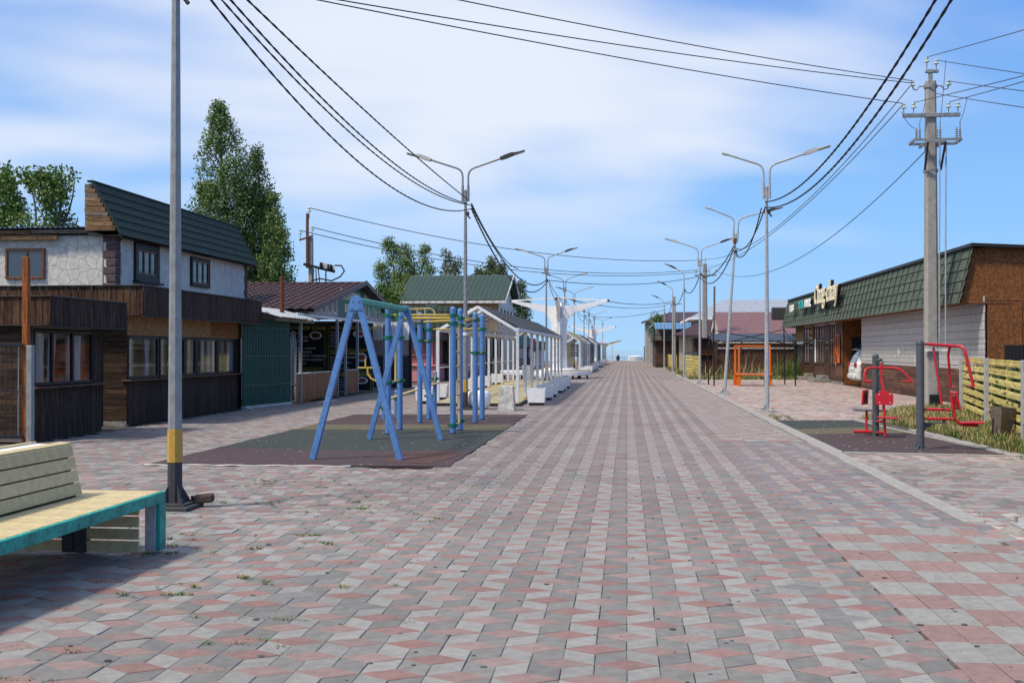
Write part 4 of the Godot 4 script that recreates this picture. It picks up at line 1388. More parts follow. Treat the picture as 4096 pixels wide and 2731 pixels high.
func tea_shop() -> void:
	var south := Vector3(0, 0, -1)
	var north := Vector3(0, 0, 1)
	var h := thing("mansard_shop", "long low cafe with green tiled mansard, plank base and dented grey shutters", "shop", Vector3(11.5, 0, -48.0))
	var fx := 9.85
	var g := G.new()
	# shell: front wall around the passage, back, ends, ceiling
	g.span(Vector3(fx + 0.05, 0, -32.1), Vector3(fx + 0.15, 4.2, -48.3))
	g.span(Vector3(fx + 0.05, 0, -52.2), Vector3(fx + 0.15, 4.2, -66.5))
	g.span(Vector3(fx + 0.05, 2.95, -48.3), Vector3(fx + 0.15, 4.2, -52.2))
	g.span(Vector3(fx + 6.9, 0, -32.1), Vector3(fx + 7.0, 4.2, -66.5))
	g.span(Vector3(fx + 0.15, 0, -66.4), Vector3(fx + 6.9, 4.2, -66.5))
	g.span(Vector3(fx + 0.15, 0, -48.2), Vector3(fx + 6.9, 2.95, -48.3))
	g.span(Vector3(fx + 0.15, 2.95, -48.3), Vector3(fx + 6.9, 3.05, -52.2))
	put("wall", g, M.door_brown, h)
	# strand board gable facing up the street
	for q in [[fx + 0.02, fx + 1.0, 2.95, 4.45], [fx + 1.007, fx + 2.2, 0.0, 4.38], [fx + 2.207, fx + 3.4, 0.0, 4.30], [fx + 3.407, fx + 4.6, 0.0, 4.22], [fx + 4.607, fx + 7.0, 0.0, 4.1]]:
		var b := G.new()
		b.span(Vector3(q[0], q[2], -32.02), Vector3(q[1], q[3], -32.06))
		put("strand_board", b, M.osb_brown, h)
	g = G.new()
	g.span(Vector3(fx + 0.08, 0, -31.99), Vector3(fx + 1.0, 2.93, -32.04))
	put("gable_lining", g, M.osb_brown, h)
	g = G.new()
	g.span(Vector3(fx - 0.35, 2.86, -31.98), Vector3(fx + 0.75, 2.93, -32.3), 0.01)
	put("soffit_board", g, M.window_brown, h)
	# gable roof sheet
	g = G.new()
	g.bar(Vector3(9.45, 4.50, -49.5), Vector3(17.0, 4.12, -49.5), 35.4, 0.09, Vector3.UP)
	put("roof", g, M.trim, h)
	# mansard
	var r0 := Vector3(9.56, 4.47, -67.6); var e0 := Vector3(9.18, 2.88, -67.6)
	g = G.new()
	g.tiles(r0, north, (e0 - r0).normalized(), 35.7, r0.distance_to(e0), 0.19, 0.026, 0.325, 0.028)
	put("mansard_tiles", g, M.roof_shop, h)
	g = G.new()
	g.prism(PackedVector2Array([Vector2(9.22, 2.90), Vector2(9.58, 4.42), Vector2(9.95, 4.42), Vector2(9.95, 2.90)]), Vector3(0, 0, -49.75), Vector3.RIGHT, Vector3.UP, 35.4)
	put("mansard_core", g, M.osb_brown, h)
	var up := Vector3(-1, 0.22, 0).normalized()
	for i in 47:   # seams between sheets
		var s := G.new()
		var z := -32.0 - i * 0.755
		s.bar(r0 * Vector3(1, 1, 0) + Vector3(0, 0, z) + up * 0.05, e0 * Vector3(1, 1, 0) + Vector3(0, 0, z) + up * 0.05, 0.03, 0.02)
		put("sheet_seam", s, M.roof_green, h)
	g = G.new()
	g.box(Vector3(9.1, 3.75, -67.75), Vector3(1.0, 0.75, 0.3), 0.05)
	put("roof_end", g, M.steel_dark, h)
	# dented grey shutter boards on the near half
	for q in [[-32.0, -39.6], [-39.61, -44.2], [-44.21, -48.2]]:
		var yy := 0.98
		var i := 0
		while yy < 2.86:
			var hh := 0.155 if yy < 1.9 else 0.235
			var p := G.new()
			var k := rng.randf_range(-0.008, 0.008)
			p.span(Vector3(fx - 0.02 + k, yy, q[0]), Vector3(fx + 0.03 + k, yy + hh - 0.004, q[1]), 0.016)
			put("shutter_board", p, M.sheet_grey[(i + rng.randi() % 2) % 3], h)
			yy += hh
			i += 1
	for q in [[-41.6, 1.52, 0.34, 0.22], [-41.0, 1.68, 0.2, 0.14], [-42.1, 1.38, 0.16, 0.12], [-47.4, 1.2, 0.13, 0.24], [-38.4, 1.06, 0.6, 0.06]]:
		var p := G.new()
		var poly := PackedVector2Array()
		for i in 18:
			var rr := 0.72 + 0.18 * sin(i * 1.3 + q[0]) + 0.12 * sin(i * 2.9)
			poly.append(Vector2(cos(TAU * i / 18.0) * q[2] * rr, sin(TAU * i / 18.0) * q[3] * rr * (0.8 + 0.3 * sin(i * 0.7))))
		p.prism(poly, Vector3(fx - 0.033, q[1], q[0]), south, Vector3.UP, 0.004)
		put("peeled_paint", p, M.white_dirty, h)
	# plank base, near half
	var row := 0
	var y := 0.02
	while y < 0.95:
		var z := -32.05
		while z > -48.2:
			var l := minf(rng.randf_range(0.5, 2.6) if z > -32.1 else rng.randf_range(1.2, 2.6), z + 48.25)
			if l < 0.1: break
			var p := G.new()
			p.span(Vector3(fx - 0.03, y, z), Vector3(fx + 0.02 + rng.randf_range(-0.004, 0.004), y + 0.096, z - l + 0.008), 0.005)
			put("base_plank", p, M.base_plank[rng.randi() % 4], h)
			z -= l
		y += 0.102
		row += 1
	# glazed half: plank base, doors, windows
	planks_h(h, Vector3(fx - 0.01, 0, -52.2), Vector3(fx - 0.01, 0, -54.0), 0.12, 2.9, 0.13, M.base_plank)
	g = G.new()
	g.span(Vector3(fx - 0.03, 0, -52.2), Vector3(fx + 0.04, 0.12, -66.4))
	put("plinth", g, M.concrete, h)
	planks_h(h, Vector3(fx - 0.01, 0, -54.0), Vector3(fx - 0.01, 0, -66.4), 0.12, 0.86, 0.12, M.base_plank)
	g = G.new()
	g.span(Vector3(fx - 0.0, 0.86, -54.0), Vector3(fx + 0.04, 2.9, -63.5))
	put("window_backing", g, M.curtain, h)
	for q in [[-54.2, -55.4], [-57.0, -58.4], [-58.5, -59.9], [-61.5, -63.3]]:
		window(h, Vector3(fx - 0.03, 1.45, (q[0] + q[1]) * 0.5), south, absf(q[1] - q[0]), 1.18, 0.09, M.door_brown, [0.5], M.glass)
		window(h, Vector3(fx - 0.03, 2.44, (q[0] + q[1]) * 0.5), south, absf(q[1] - q[0]), 0.72, 0.09, M.door_brown, [0.5], M.glass)
	for q in [[-55.5, -56.9], [-60.0, -61.4]]:
		g = G.new()
		g.span(Vector3(fx - 0.05, 0.1, q[0]), Vector3(fx + 0.0, 2.85, q[1]), 0.01)
		var d := put("door", g, M.door_brown, h)
		g = G.new()
		g.span(Vector3(fx - 0.062, 0.95, q[0] - 0.25), Vector3(fx - 0.052, 2.0, q[1] + 0.25))
		put("pane", g, M.pane, d)
	g = G.new()
	g.span(Vector3(fx - 0.08, 0.95, -59.2), Vector3(fx - 0.07, 2.15, -59.55))
	put("notice", g, M.white, h)
	g = G.new()
	g.span(Vector3(fx - 0.09, 2.15, -60.2), Vector3(fx - 0.08, 2.85, -61.3))
	var nb := put("notice_board", g, mat(Color(0.42, 0.36, 0.12), 0.7, "fine", 2.0), h)
	letters(nb, "ДОНЕР", Vector3(fx - 0.094, 2.55, -61.22), facing(north), 0.24, M.rust, 0.003, false, true)
	letters(nb, "ПИЦЦА", Vector3(fx - 0.094, 2.23, -61.22), facing(north), 0.24, M.rust, 0.003, false, true)
	# decorated orange grille window
	g = G.new()
	g.span(Vector3(fx - 0.06, 1.0, -52.75), Vector3(fx - 0.04, 2.25, -53.85))
	var gw := put("grille_window", g, M.print_dark, h)
	for q in [[52.72, 1.0, 52.72, 2.28], [53.88, 1.0, 53.88, 2.28], [52.72, 1.0, 53.88, 1.0], [52.72, 2.28, 53.88, 2.28], [52.72, 1.5, 53.3, 2.28], [53.0, 1.0, 53.88, 1.9], [52.72, 2.0, 53.88, 1.35], [53.3, 1.0, 53.1, 2.28], [53.5, 1.5, 53.7, 2.28], [52.9, 1.0, 53.2, 1.6]]:
		var p := G.new()
		p.bar(Vector3(fx - 0.08, q[1], -q[0]), Vector3(fx - 0.08, q[3], -q[2]), 0.035, 0.025, Vector3.RIGHT)
		put("grille_bar", p, M.orange, gw)
	# passage wall with mural board
	g = G.new()
	g.span(Vector3(fx + 0.02, 0, -52.14), Vector3(fx + 5.0, 2.94, -52.19))
	put("passage_lining", g, M.osb_brown, h)
	g = G.new()
	g.span(Vector3(fx + 0.35, 0.9, -52.08), Vector3(fx + 2.6, 2.15, -52.11), 0.005)
	var mu := put("mural_board", g, M.print_dark, h)
	for q in [[0.7, 1.5, 0.3, 0.42], [1.15, 1.35, 0.35, 0.3], [1.6, 1.75, 0.25, 0.3]]:
		var p := G.new()
		var poly := PackedVector2Array()
		for i in 16:
			var rr := 0.7 + 0.3 * sin(i * 2.2)
			poly.append(Vector2(cos(TAU * i / 16.0) * q[2] * rr, sin(TAU * i / 16.0) * q[3] * rr))
		p.prism(poly, Vector3(fx + q[0], q[1], -52.077), Vector3.RIGHT, Vector3.UP, 0.004)
		put("mural_print", p, mat(Color(0.01, 0.16, 0.36), 0.6, "rough", 4.0), mu)
	# far corner
	g = G.new()
	g.span(Vector3(fx - 0.03, 2.05, -63.6), Vector3(fx + 0.02, 2.9, -66.45))
	put("board_panel", g, M.osb, h)
	g = G.new()
	g.span(Vector3(fx - 0.03, 0.86, -63.9), Vector3(fx + 0.02, 1.9, -66.45))
	put("dark_panel", g, M.steel_dark, h)
	g = G.new()
	g.span(Vector3(fx - 0.06, 1.92, -63.6), Vector3(fx + 0.02, 2.04, -66.45))
	put("white_strip", g, M.white, h)
	# roof lettering
	var fb := facing(north)
	var sx := 9.05
	letters(h, "Chag-chay", Vector3(sx + 0.10, 3.50, -55.3), fb, 1.15, M.black, 0.13, true, true, false, 0.15)
	letters(h, "Chag-chay", Vector3(sx, 3.50, -55.3), fb, 1.15, M.letter_cream, 0.05, true, true, false, 0.15)
	letters(h, "PIZZA", Vector3(sx, 3.62, -60.1), fb, 0.52, M.letter_teal, 0.05, false, true)
	letters(h, "DONER", Vector3(sx + 0.10, 3.62, -58.2), fb, 0.52, M.black, 0.13, false, true)
	letters(h, "PIZZA", Vector3(sx + 0.10, 3.62, -60.1), fb, 0.52, M.black, 0.13, false, true)
	letters(h, "DONER", Vector3(sx, 3.62, -58.2), fb, 0.52, M.white, 0.05, false, true)
	letters(h, "ПЛОВ", Vector3(sx, 3.56, -63.4), fb, 0.5, M.white, 0.05, false, true)
	for q in [[-63.5, -61.8], [-60.1, -58.5], [-58.2, -56.2], [-55.3, -49.2]]:
		var p := G.new()
		p.bar(Vector3(sx + 0.12, 3.70, q[0]), Vector3(sx + 0.12, 3.70, q[1]), 0.03, 0.05)
		p.bar(Vector3(sx + 0.12, 3.92, q[0]), Vector3(sx + 0.12, 3.92, q[1]), 0.03, 0.05)
		put("sign_rail", p, M.black, h)
	# steps
	for q in [["lower of the two rough concrete steps at the glazed cafe door", -59.9, 1.0, 0.17, 9.1, 9.83], ["upper rough concrete block against the glazed cafe door", -60.2, 0.6, 0.34, 9.45, 9.82]]:
		g = G.new()
		g.span(Vector3(q[4], -0.03, q[1]), Vector3(q[5], q[3], q[1] - q[2] * 1.6), 0.02)
		solo("concrete_step", g, M.concrete, q[0], "step", "steps of the cafe")
	g = G.new()
	g.span(Vector3(9.0, -0.03, -55.3), Vector3(9.82, 0.17, -57.2), 0.02)
	g.span(Vector3(9.4, 0.16, -55.6), Vector3(9.81, 0.34, -56.9), 0.02)
	solo("concrete_step", g, M.concrete, "pair of concrete blocks stepping up to the cafe door beside the orange grille", "step", "steps of the cafe")
	minivan()

func minivan() -> void:
	# rear end of a van backed out of the passage; it points into the building
	var at := Vector3(9.85, 0, -50.3)
	var v := thing("minivan", "white minivan with raised tailgate shadow parked in the cafe passage", "van", at)
	v.set_meta("label", "white minivan parked nose first in the passage of the cafe")
	# cross-sections along x (length): x, half width at belt, sill height, belt height, roof height, roof half width
	var sec := [[0.0, 0.70, 0.42, 0.95, 1.02, 0.62], [0.06, 0.80, 0.30, 1.00, 1.10, 0.68], [0.16, 0.85, 0.26, 1.03, 1.42, 0.66], [0.34, 0.87, 0.25, 1.04, 1.70, 0.64], [0.7, 0.88, 0.25, 1.05, 1.78, 0.65], [2.2, 0.89, 0.25, 1.05, 1.80, 0.66], [3.2, 0.88, 0.25, 1.02, 1.72, 0.62], [3.9, 0.86, 0.25, 0.98, 1.08, 0.6], [4.6, 0.76, 0.30, 0.80, 0.86, 0.55], [4.7, 0.6, 0.36, 0.70, 0.74, 0.5]]
	var rings := []
	for s in sec:
		var ring := []
		for p in [[-s[5] * 0.55, s[4]], [-s[5] * 0.9, s[4] - 0.05], [-s[5] - 0.02, s[4] - 0.14 if s[4] - s[3] > 0.3 else s[4] - 0.03], [-s[1], s[3]], [-s[1] * 1.02, (s[2] + s[3]) * 0.55], [-s[1] * 0.97, s[2] + 0.08], [-s[1] * 0.8, s[2]], [s[1] * 0.8, s[2]], [s[1] * 0.97, s[2] + 0.08], [s[1] * 1.02, (s[2] + s[3]) * 0.55], [s[1], s[3]], [s[5] + 0.02, s[4] - 0.14 if s[4] - s[3] > 0.3 else s[4] - 0.03], [s[5] * 0.9, s[4] - 0.05], [s[5] * 0.55, s[4]]]:
			ring.append(at + Vector3(s[0], p[1] * 0.93, p[0]))
		rings.append(ring)
	var g := G.new()
	for i in rings.size() - 1:
		for k in 14:
			var k1 := (k + 1) % 14
			var out: Vector3 = (rings[i][k] + rings[i][k1]) * 0.5 - (at + Vector3(sec[i][0] + 0.3, 0.9, 0))
			out.x *= 0.3
			g.quad(rings[i][k], rings[i][k1], rings[i + 1][k1], rings[i + 1][k], out)
	for e in [0, rings.size() - 1]:
		for k in range(1, 13): g.flat(rings[e][0], rings[e][k], rings[e][k + 1], Vector3(-1 if e == 0 else 1, 0, 0))
	var paint := mat(Color(0.72, 0.73, 0.74), 0.25, "", 1.0, 0.0, 0.0, 0.5)
	paint.clearcoat_enabled = true
	paint.clearcoat = 0.6
	put("body", g, paint, v)
	g = G.new()
	var q0 := at + Vector3(0.065, 1.05, -0.56); var q1 := at + Vector3(0.065, 1.05, 0.56); var q2 := at + Vector3(0.27, 1.50, 0.52); var q3 := at + Vector3(0.27, 1.50, -0.52)
	g.quad(q0 - Vector3(0.02, 0, 0), q1 - Vector3(0.02, 0, 0), q2 - Vector3(0.03, 0, 0), q3 - Vector3(0.03, 0, 0), Vector3(-1, 0.3, 0))
	put("rear_window", g, M.pane, v)
	for s: float in [-1.0, 1.0]:
		g = G.new()
		g.quad(at + Vector3(0.5, 1.04, s * 0.885), at + Vector3(3.0, 1.04, s * 0.895), at + Vector3(2.7, 1.49, s * 0.715), at + Vector3(0.62, 1.49, s * 0.70), Vector3(0, 0, s))
		put("side_window", g, M.pane, v)
		g = G.new()
		g.box(at + Vector3(0.02, 0.93, s * 0.66), Vector3(0.08, 0.20, 0.30), 0.03)
		put("tail_light", g, mat(Color(0.42, 0.02, 0.03), 0.2), v)
		g = G.new()
		g.box(at + Vector3(0.02, 0.52, s * 0.6), Vector3(0.06, 0.05, 0.16), 0.015)
		put("reflector", g, mat(Color(0.35, 0.02, 0.02), 0.3), v)
		for x: float in [0.85, 3.7]:
			g = G.new()
			g.cyl(at + Vector3(x, 0.31, s * 0.60), at + Vector3(x, 0.31, s * 0.84), 0.31, 0.31, 24)
			var w := put("wheel", g, M.black, v)
			g = G.new()
			g.cyl(at + Vector3(x, 0.31, s * 0.83), at + Vector3(x, 0.31, s * 0.85), 0.2, 0.2, 20)
			put("rim", g, M.alu, w)
	g = G.new()
	g.box(at + Vector3(-0.015, 0.78, 0.0), Vector3(0.02, 0.12, 0.5), 0.004)
	put("number_plate", g, M.white, v)
	g = G.new()
	g.box(at + Vector3(0.28, 1.61, 0), Vector3(0.30, 0.035, 1.1), 0.012)
	put("spoiler", g, paint, v)
	g = G.new()
	g.box(at + Vector3(0.0, 0.44, 0), Vector3(0.12, 0.22, 1.5), 0.05)
	put("bumper", g, paint, v)

func right_row() -> void:
	var south := Vector3(0, 0, -1)
	var east := Vector3.RIGHT
	# brown metal fence with lattice, facing the open paved yard
	var f := thing("yard_fence", "brown sheet fence with woven lattice behind the weeds at the yard's back", "fence", Vector3(7.5, 0, -66.0))
	var g := G.new()
	g.ribs(Vector3(5.25, 0.0, -66.1), east, Vector3.UP, 4.6, 2.05, 0.22, 0.03, Vector3.BACK)
	put("sheet", g, mat(Color(0.085, 0.045, 0.030), 0.55, "fine", 1.0), f)
	for z: float in [5.2, 6.6, 8.1, 9.7]:
		g = G.new()
		g.span(Vector3(z, 0, -65.98), Vector3(z + 0.08, 2.1, -66.06))
		put("post", g, mat(Color(0.07, 0.03, 0.022), 0.6), f)
	g = G.new()
	g.span(Vector3(5.2, 1.66, -65.99), Vector3(9.8, 1.72, -66.03))
	g.span(Vector3(5.2, 1.98, -65.99), Vector3(9.8, 2.05, -66.03))
	put("rail", g, M.concrete_pale, f)
	for i in 46:
		for s: float in [-1.0, 1.0]:
			g = G.new()
			var x := 5.0 + i * 0.11
			var a := Vector3(x, 0.05, -65.95 + s * 0.006); var b := Vector3(x + s * 1.0, 1.30, -65.95 + s * 0.006)
			if b.x > 9.8 or b.x < 5.2 or a.x < 5.2 or a.x > 9.8: continue
			g.bar(a, b, 0.045, 0.01, Vector3.BACK)
			put("lattice_strip", g, mat_once("lattice", Color(0.12, 0.065, 0.042)), f)
	# low dark blue roof behind the fence
	var sd := thing("shed", "shed with dark blue corrugated roof just behind the brown fence", "shed", Vector3(8, 0, -69))
	g = G.new()
	g.ribs(Vector3(5.0, 2.12, -66.4), east, Vector3(0, 0.45, -3.6).normalized(), 5.0, 3.6, 0.2, 0.035, Vector3.UP)
	put("roof_sheet", g, mat(Color(0.045, 0.062, 0.090), 0.5, "fine", 0.6), sd)
	g = G.new()
	g.span(Vector3(5.3, 0, -67.0), Vector3(10, 2.1, -69.8))
	put("wall", g, M.door_brown, sd)
	for i in 7:
		g = G.new()
		g.span(Vector3(5.2 + i * 0.75, 2.02, -66.4), Vector3(5.3 + i * 0.75, 2.12, -69.5))
		put("rafter", g, M.raw_wood[1], sd)
	# house with dusty red ribbed roof
	var rh := thing("red_roof_house", "house with dusty red ribbed metal roof and pale siding gable", "house", Vector3(8.5, 0, -76.0))
	g = G.new()
	g.span(Vector3(6.0, 0, -74.2), Vector3(12.5, 2.8, -82.0))
	put("wall", g, M.plaster, rh)
	g = G.new()
	g.ribs(Vector3(5.95, 2.62, -73.6), east, Vector3(0, 1.55, -4.2).normalized(), 7.0, 4.48, 0.2, 0.035, Vector3.UP)
	g.ribs(Vector3(5.95, 2.62, -82.0), east, Vector3(0, 1.55, 4.2).normalized(), 7.0, 4.48, 0.2, 0.035, Vector3.UP)
	put("roof_sheet", g, mat(Color(0.225, 0.118, 0.122), 0.5, "fine", 0.5), rh)
	g = G.new()
	g.prism(PackedVector2Array([Vector2(74.0, 2.7), Vector2(77.8, 4.1), Vector2(81.6, 2.7)]), Vector3(6.04, 0, 0), south, Vector3.UP, 0.1)
	put("gable", g, M.white_dirty, rh)
	planks_h(rh, Vector3(5.97, 0, -74.2), Vector3(5.97, 0, -81.8), 1.2, 2.8, 0.2, [M.white_dirty], 0.03, "siding_board")
	# big hall with silver roof
	var ah := thing("silver_roof_house", "large house with pale silver ribbed roof and white eaves behind the red roof", "house", Vector3(9.0, 0, -92.0))
	g = G.new()
	g.span(Vector3(5.6, 0, -86.5), Vector3(16.0, 4.0, -99.0))
	put("wall", g, mat(Color(0.46, 0.42, 0.33), 0.8, "fine", 0.6), ah)
	planks_h(ah, Vector3(5.6, 0, -86.48), Vector3(12.0, 0, -86.48), 2.4, 4.0, 0.22, [M.white_dirty], 0.03, "siding_board")
	g = G.new()
	g.quad(Vector3(4.8, 4.05, -85.6), Vector3(8.0, 5.7, -92.4), Vector3(8.0, 5.7, -92.5), Vector3(4.8, 4.05, -99.8), Vector3(-1, 1, 0))
	put("hip", g, M.sheet_silver, ah)
	g = G.new()
	g.ribs(Vector3(7.95, 5.62, -91.4), east, Vector3(0, -1.6, 5.8).normalized(), 9.0, 6.0, 0.22, 0.035, Vector3.UP)
	g.quad(Vector3(4.8, 4.06, -85.58), Vector3(7.97, 4.06, -85.58), Vector3(7.97, 5.68, -91.5), Vector3(7.8, 5.68, -91.5), Vector3(0, 1, 1))
	put("roof_sheet", g, M.sheet_silver, ah)
	g = G.new()
	g.span(Vector3(4.75, 3.88, -85.5), Vector3(17, 4.06, -85.7))
	g.span(Vector3(4.72, 3.88, -85.7), Vector3(4.95, 4.06, -99.8))
	put("eave", g, M.white, ah)
	var ac := G.new()
	ac.span(Vector3(5.75, 3.0, -86.1), Vector3(6.55, 3.6, -86.44), 0.03)
	var au := solo("air_conditioner", ac, M.white_dirty, "air conditioner under the white eave of the silver roofed house", "air conditioner")
	g = G.new()
	g.cyl(Vector3(6.05, 3.3, -86.1), Vector3(6.05, 3.3, -86.08), 0.22, 0.22, 18)
	put("fan_grille", g, M.steel_dark, au)
	# beige house with brown hip roof
	var bh := thing("beige_house", "small beige house with maroon ribbed roof beside the promenade lamps", "house", Vector3(5.5, 0, -82.0))
	g = G.new()
	g.span(Vector3(3.95, 0, -80.4), Vector3(6.2, 2.7, -85.5))
	put("wall", g, mat(Color(0.50, 0.44, 0.31), 0.8, "fine", 0.6), bh)
	g = G.new()
	g.quad(Vector3(3.3, 2.62, -79.7), Vector3(6.6, 2.62, -79.7), Vector3(6.6, 3.75, -83.0), Vector3(5.6, 3.75, -83.0), Vector3(0, 1, 1))
	g.quad(Vector3(3.3, 2.62, -79.7), Vector3(5.6, 3.75, -83.0), Vector3(5.6, 3.75, -83.2), Vector3(3.3, 2.62, -86.2), Vector3(-1, 1, 0))
	for i in 16:
		var x := 3.5 + i * 0.2
		g.bar(Vector3(x, 2.645, -79.7), Vector3(maxf(x, 3.3 + (x - 3.3)), lerpf(2.645, 3.77, clampf((x - 3.3) / 2.3, 0.0, 1.0)), lerpf(-79.7, -83.0, clampf((x - 3.3) / 2.3, 0.0, 1.0))), 0.04, 0.03)
	g.span(Vector3(3.3, 2.56, -79.68), Vector3(6.6, 2.615, -79.75))
	put("roof", g, mat(Color(0.075, 0.032, 0.035), 0.5, "fine", 0.6), bh)
	window(bh, Vector3(5.7, 2.2, -80.36), east, 0.8, 0.75, 0.06, M.lamp_dark, [0.5], M.pane)
	# brown timber shop front and iron-dark fences between the lamps
	var y0 := thing("plank_fence", "weathered dark board fence behind the single arm lamps", "fence", Vector3(4.0, 0, -72.0))
	planks_v(y0, Vector3(4.15, 0, -67.0), Vector3(3.95, 0, -78.5), 0.0, 1.45, 0.30, [M.steel_dark, M.lamp_dark, mat(Color(0.09, 0.085, 0.08), 0.9, "vwood", 0.7)], 0.03)
	var ys := thing("brown_hut", "brown corrugated hut with a rust coloured base stripe beside the concrete pole", "hut", Vector3(5.0, 0, -74.0))
	g = G.new()
	g.ribs(Vector3(4.2, 1.35, -71.6), east, Vector3.UP, 1.7, 0.95, 0.2, 0.03, Vector3.BACK)
	g.span(Vector3(4.2, 0, -71.7), Vector3(5.9, 2.3, -74.0))
	put("wall", g, M.door_brown, ys)
	g = G.new()
	g.span(Vector3(4.2, 1.27, -71.55), Vector3(5.9, 1.34, -71.62))
	put("stripe", g, M.rust, ys)
	g = G.new()
	g.span(Vector3(4.0, 2.3, -71.3), Vector3(6.0, 2.36, -74.2))
	put("roof", g, M.lamp_dark, ys)
	# cafe with blue tile roof and brick front
	var cb := thing("blue_roof_cafe", "two storey cafe with blue tiled roof, balcony and dark brick ground floor", "cafe", Vector3(4.0, 0, -106.0))
	g = G.new()
	g.span(Vector3(2.55, 0, -101.0), Vector3(6.4, 2.35, -112.0))
	put("wall", g, mat(Color(0.105, 0.068, 0.052), 0.9, "rough", 3.0), cb)
	for i in 9:
		for j in 11:
			var bk := G.new()
			bk.span(Vector3(2.62 + i * 0.2 + (0.1 if j % 2 else 0.0), 0.2 + j * 0.19, -100.95), Vector3(2.80 + i * 0.2 + (0.1 if j % 2 else 0.0), 0.37 + j * 0.19, -100.99))
			put("brick", bk, mat_once("brick%d" % ((i * 3 + j) % 3), Color(0.13, 0.075, 0.055) * (0.85 + 0.15 * ((i * 3 + j) % 3))), cb)
	g = G.new()
	g.span(Vector3(2.3, 2.35, -100.4), Vector3(6.5, 2.47, -112.0))
	put("balcony_floor", g, M.trim, cb)
	for i in 6:
		g = G.new()
		g.span(Vector3(2.4 + i * 0.75, 2.47, -100.5), Vector3(2.5 + i * 0.75, 3.45, -100.6))
		put("balcony_post", g, M.black, cb)
	g = G.new()
	g.span(Vector3(2.4, 2.9, -100.48), Vector3(6.3, 2.96, -100.54))
	put("balcony_rail", g, M.black, cb)
	g = G.new()
	g.span(Vector3(2.6, 2.47, -103.0), Vector3(6.4, 3.5, -112.0))
	put("upper_wall", g, mat(Color(0.22, 0.20, 0.17), 0.9, "fine", 0.6), cb)
	g = G.new()
	g.tiles(Vector3(2.5, 4.05, -102.8), east, Vector3(0, -0.65, 2.6).normalized(), 4.2, 2.68, 0.32, 0.04, 0.4, 0.03)
	g.tiles(Vector3(2.5, 4.05, -112.0), Vector3(0, 0, 1), Vector3(-0.5, -0.6, 0).normalized(), 9.0, 0.8, 0.32, 0.04, 0.4, 0.03)
	put("roof_tiles", g, mat(Color(0.17, 0.37, 0.60), 0.4, "fine", 0.6), cb)
	# far house with maroon roof
	var fh := thing("maroon_roof_house", "far pale house with maroon hipped roof above the blue tiled cafe", "house", Vector3(6.0, 0, -135.0))
	g = G.new()
	g.span(Vector3(2.25, 0, -130.5), Vector3(12.0, 4.9, -142.0))
	put("wall", g, mat(Color(0.42, 0.39, 0.33), 0.8, "fine", 0.4), fh)
	g = G.new()
	g.quad(Vector3(1.75, 4.85, -129.6), Vector3(12.5, 4.85, -129.6), Vector3(12.5, 6.1, -134.5), Vector3(5.2, 6.1, -134.5), Vector3(0, 1, 1))
	g.quad(Vector3(1.75, 4.85, -129.6), Vector3(5.2, 6.1, -134.5), Vector3(5.2, 6.1, -136.0), Vector3(1.75, 4.85, -142.8), Vector3(-1, 1, 0))
	g.span(Vector3(1.75, 4.78, -129.58), Vector3(12.5, 4.845, -129.66))
	put("roof", g, mat(Color(0.07, 0.036, 0.042), 0.5, "fine", 0.4), fh)
	for q in [[3.4, 3.9], [5.2, 3.9], [7.0, 3.9], [8.6, 4.2]]:
		window(fh, Vector3(q[0], q[1], -130.45), east, 0.9, 1.0, 0.08, M.white, [0.5], M.pane)
	var fs := thing("beach_shack", "low rusty beach shack at the seaward end of the right row", "shack", Vector3(3.2, 0, -146.0))
	g = G.new()
	g.span(Vector3(2.5, 0, -143.0), Vector3(4.6, 1.9, -150.0))
	put("wall", g, mat(Color(0.16, 0.085, 0.055), 0.9, "rough", 0.8), fs)
	g = G.new()
	g.span(Vector3(2.2, 1.9, -142.7), Vector3(4.8, 2.0, -150.2))
	put("roof", g, M.rust, fs)
	for i in 3:
		g = G.new()
		g.span(Vector3(2.25, 0, -143.0 - i * 2.4), Vector3(2.37, 1.9, -143.12 - i * 2.4))
		put("post", g, M.trim, fs)
	# dark iron gate across the far yard
	var ig := thing("yard_gate", "black iron bar gate in front of the dark brick cafe", "gate", Vector3(3.3, 0, -99.0))
	for i in 12:
		g = G.new()
		g.cyl(Vector3(2.65 + i * 0.14, 0.03, -99.5), Vector3(2.65 + i * 0.14, 1.55, -99.5), 0.016, 0.016, 6)
		put("bar", g, M.black, ig)
	g = G.new()
	g.span(Vector3(2.6, 1.5, -99.48), Vector3(4.3, 1.55, -99.53))
	g.span(Vector3(2.6, 0.12, -99.48), Vector3(4.3, 0.17, -99.53))
	put("rail", g, M.black, ig)
	# pale slatted screens by the kerb
	for q in [["pale yellow slatted screen beside the second single arm lamp", 3.62, -64.6, -72.0, 1.25], ["pale yellow slatted screen further along near the brick cafe", 3.66, -94.0, -106.0, 1.15]]:
		var sc := thing("slat_screen", q[0], "fence", Vector3(q[1], 0, (q[2] + q[3]) * 0.5), "yellow slatted screens along the kerb")
		var k := 7
		for i in k:
			g = G.new()
			g.span(Vector3(q[1] - 0.015, 0.06 + i * q[4] / k, q[2]), Vector3(q[1] + 0.015, 0.06 + (i + 0.72) * q[4] / k, q[3]), 0.004)
			put("slat", g, M.fence_yellow[i % 3], sc)
		for i in 5:
			g = G.new()
			var z: float = lerpf(q[2], q[3], i / 4.0)
			g.span(Vector3(q[1] + 0.016, 0, z - 0.05), Vector3(q[1] + 0.09, q[4] + 0.05, z + 0.05), 0.006)
			put("post", g, M.galv_pale, sc)
		g = G.new()
		g.span(Vector3(q[1], 0.06, q[2] + 0.02), Vector3(q[1] + 0.5, q[4], q[2] + 0.06))
		put("end_panel", g, M.fence_yellow[0], sc)

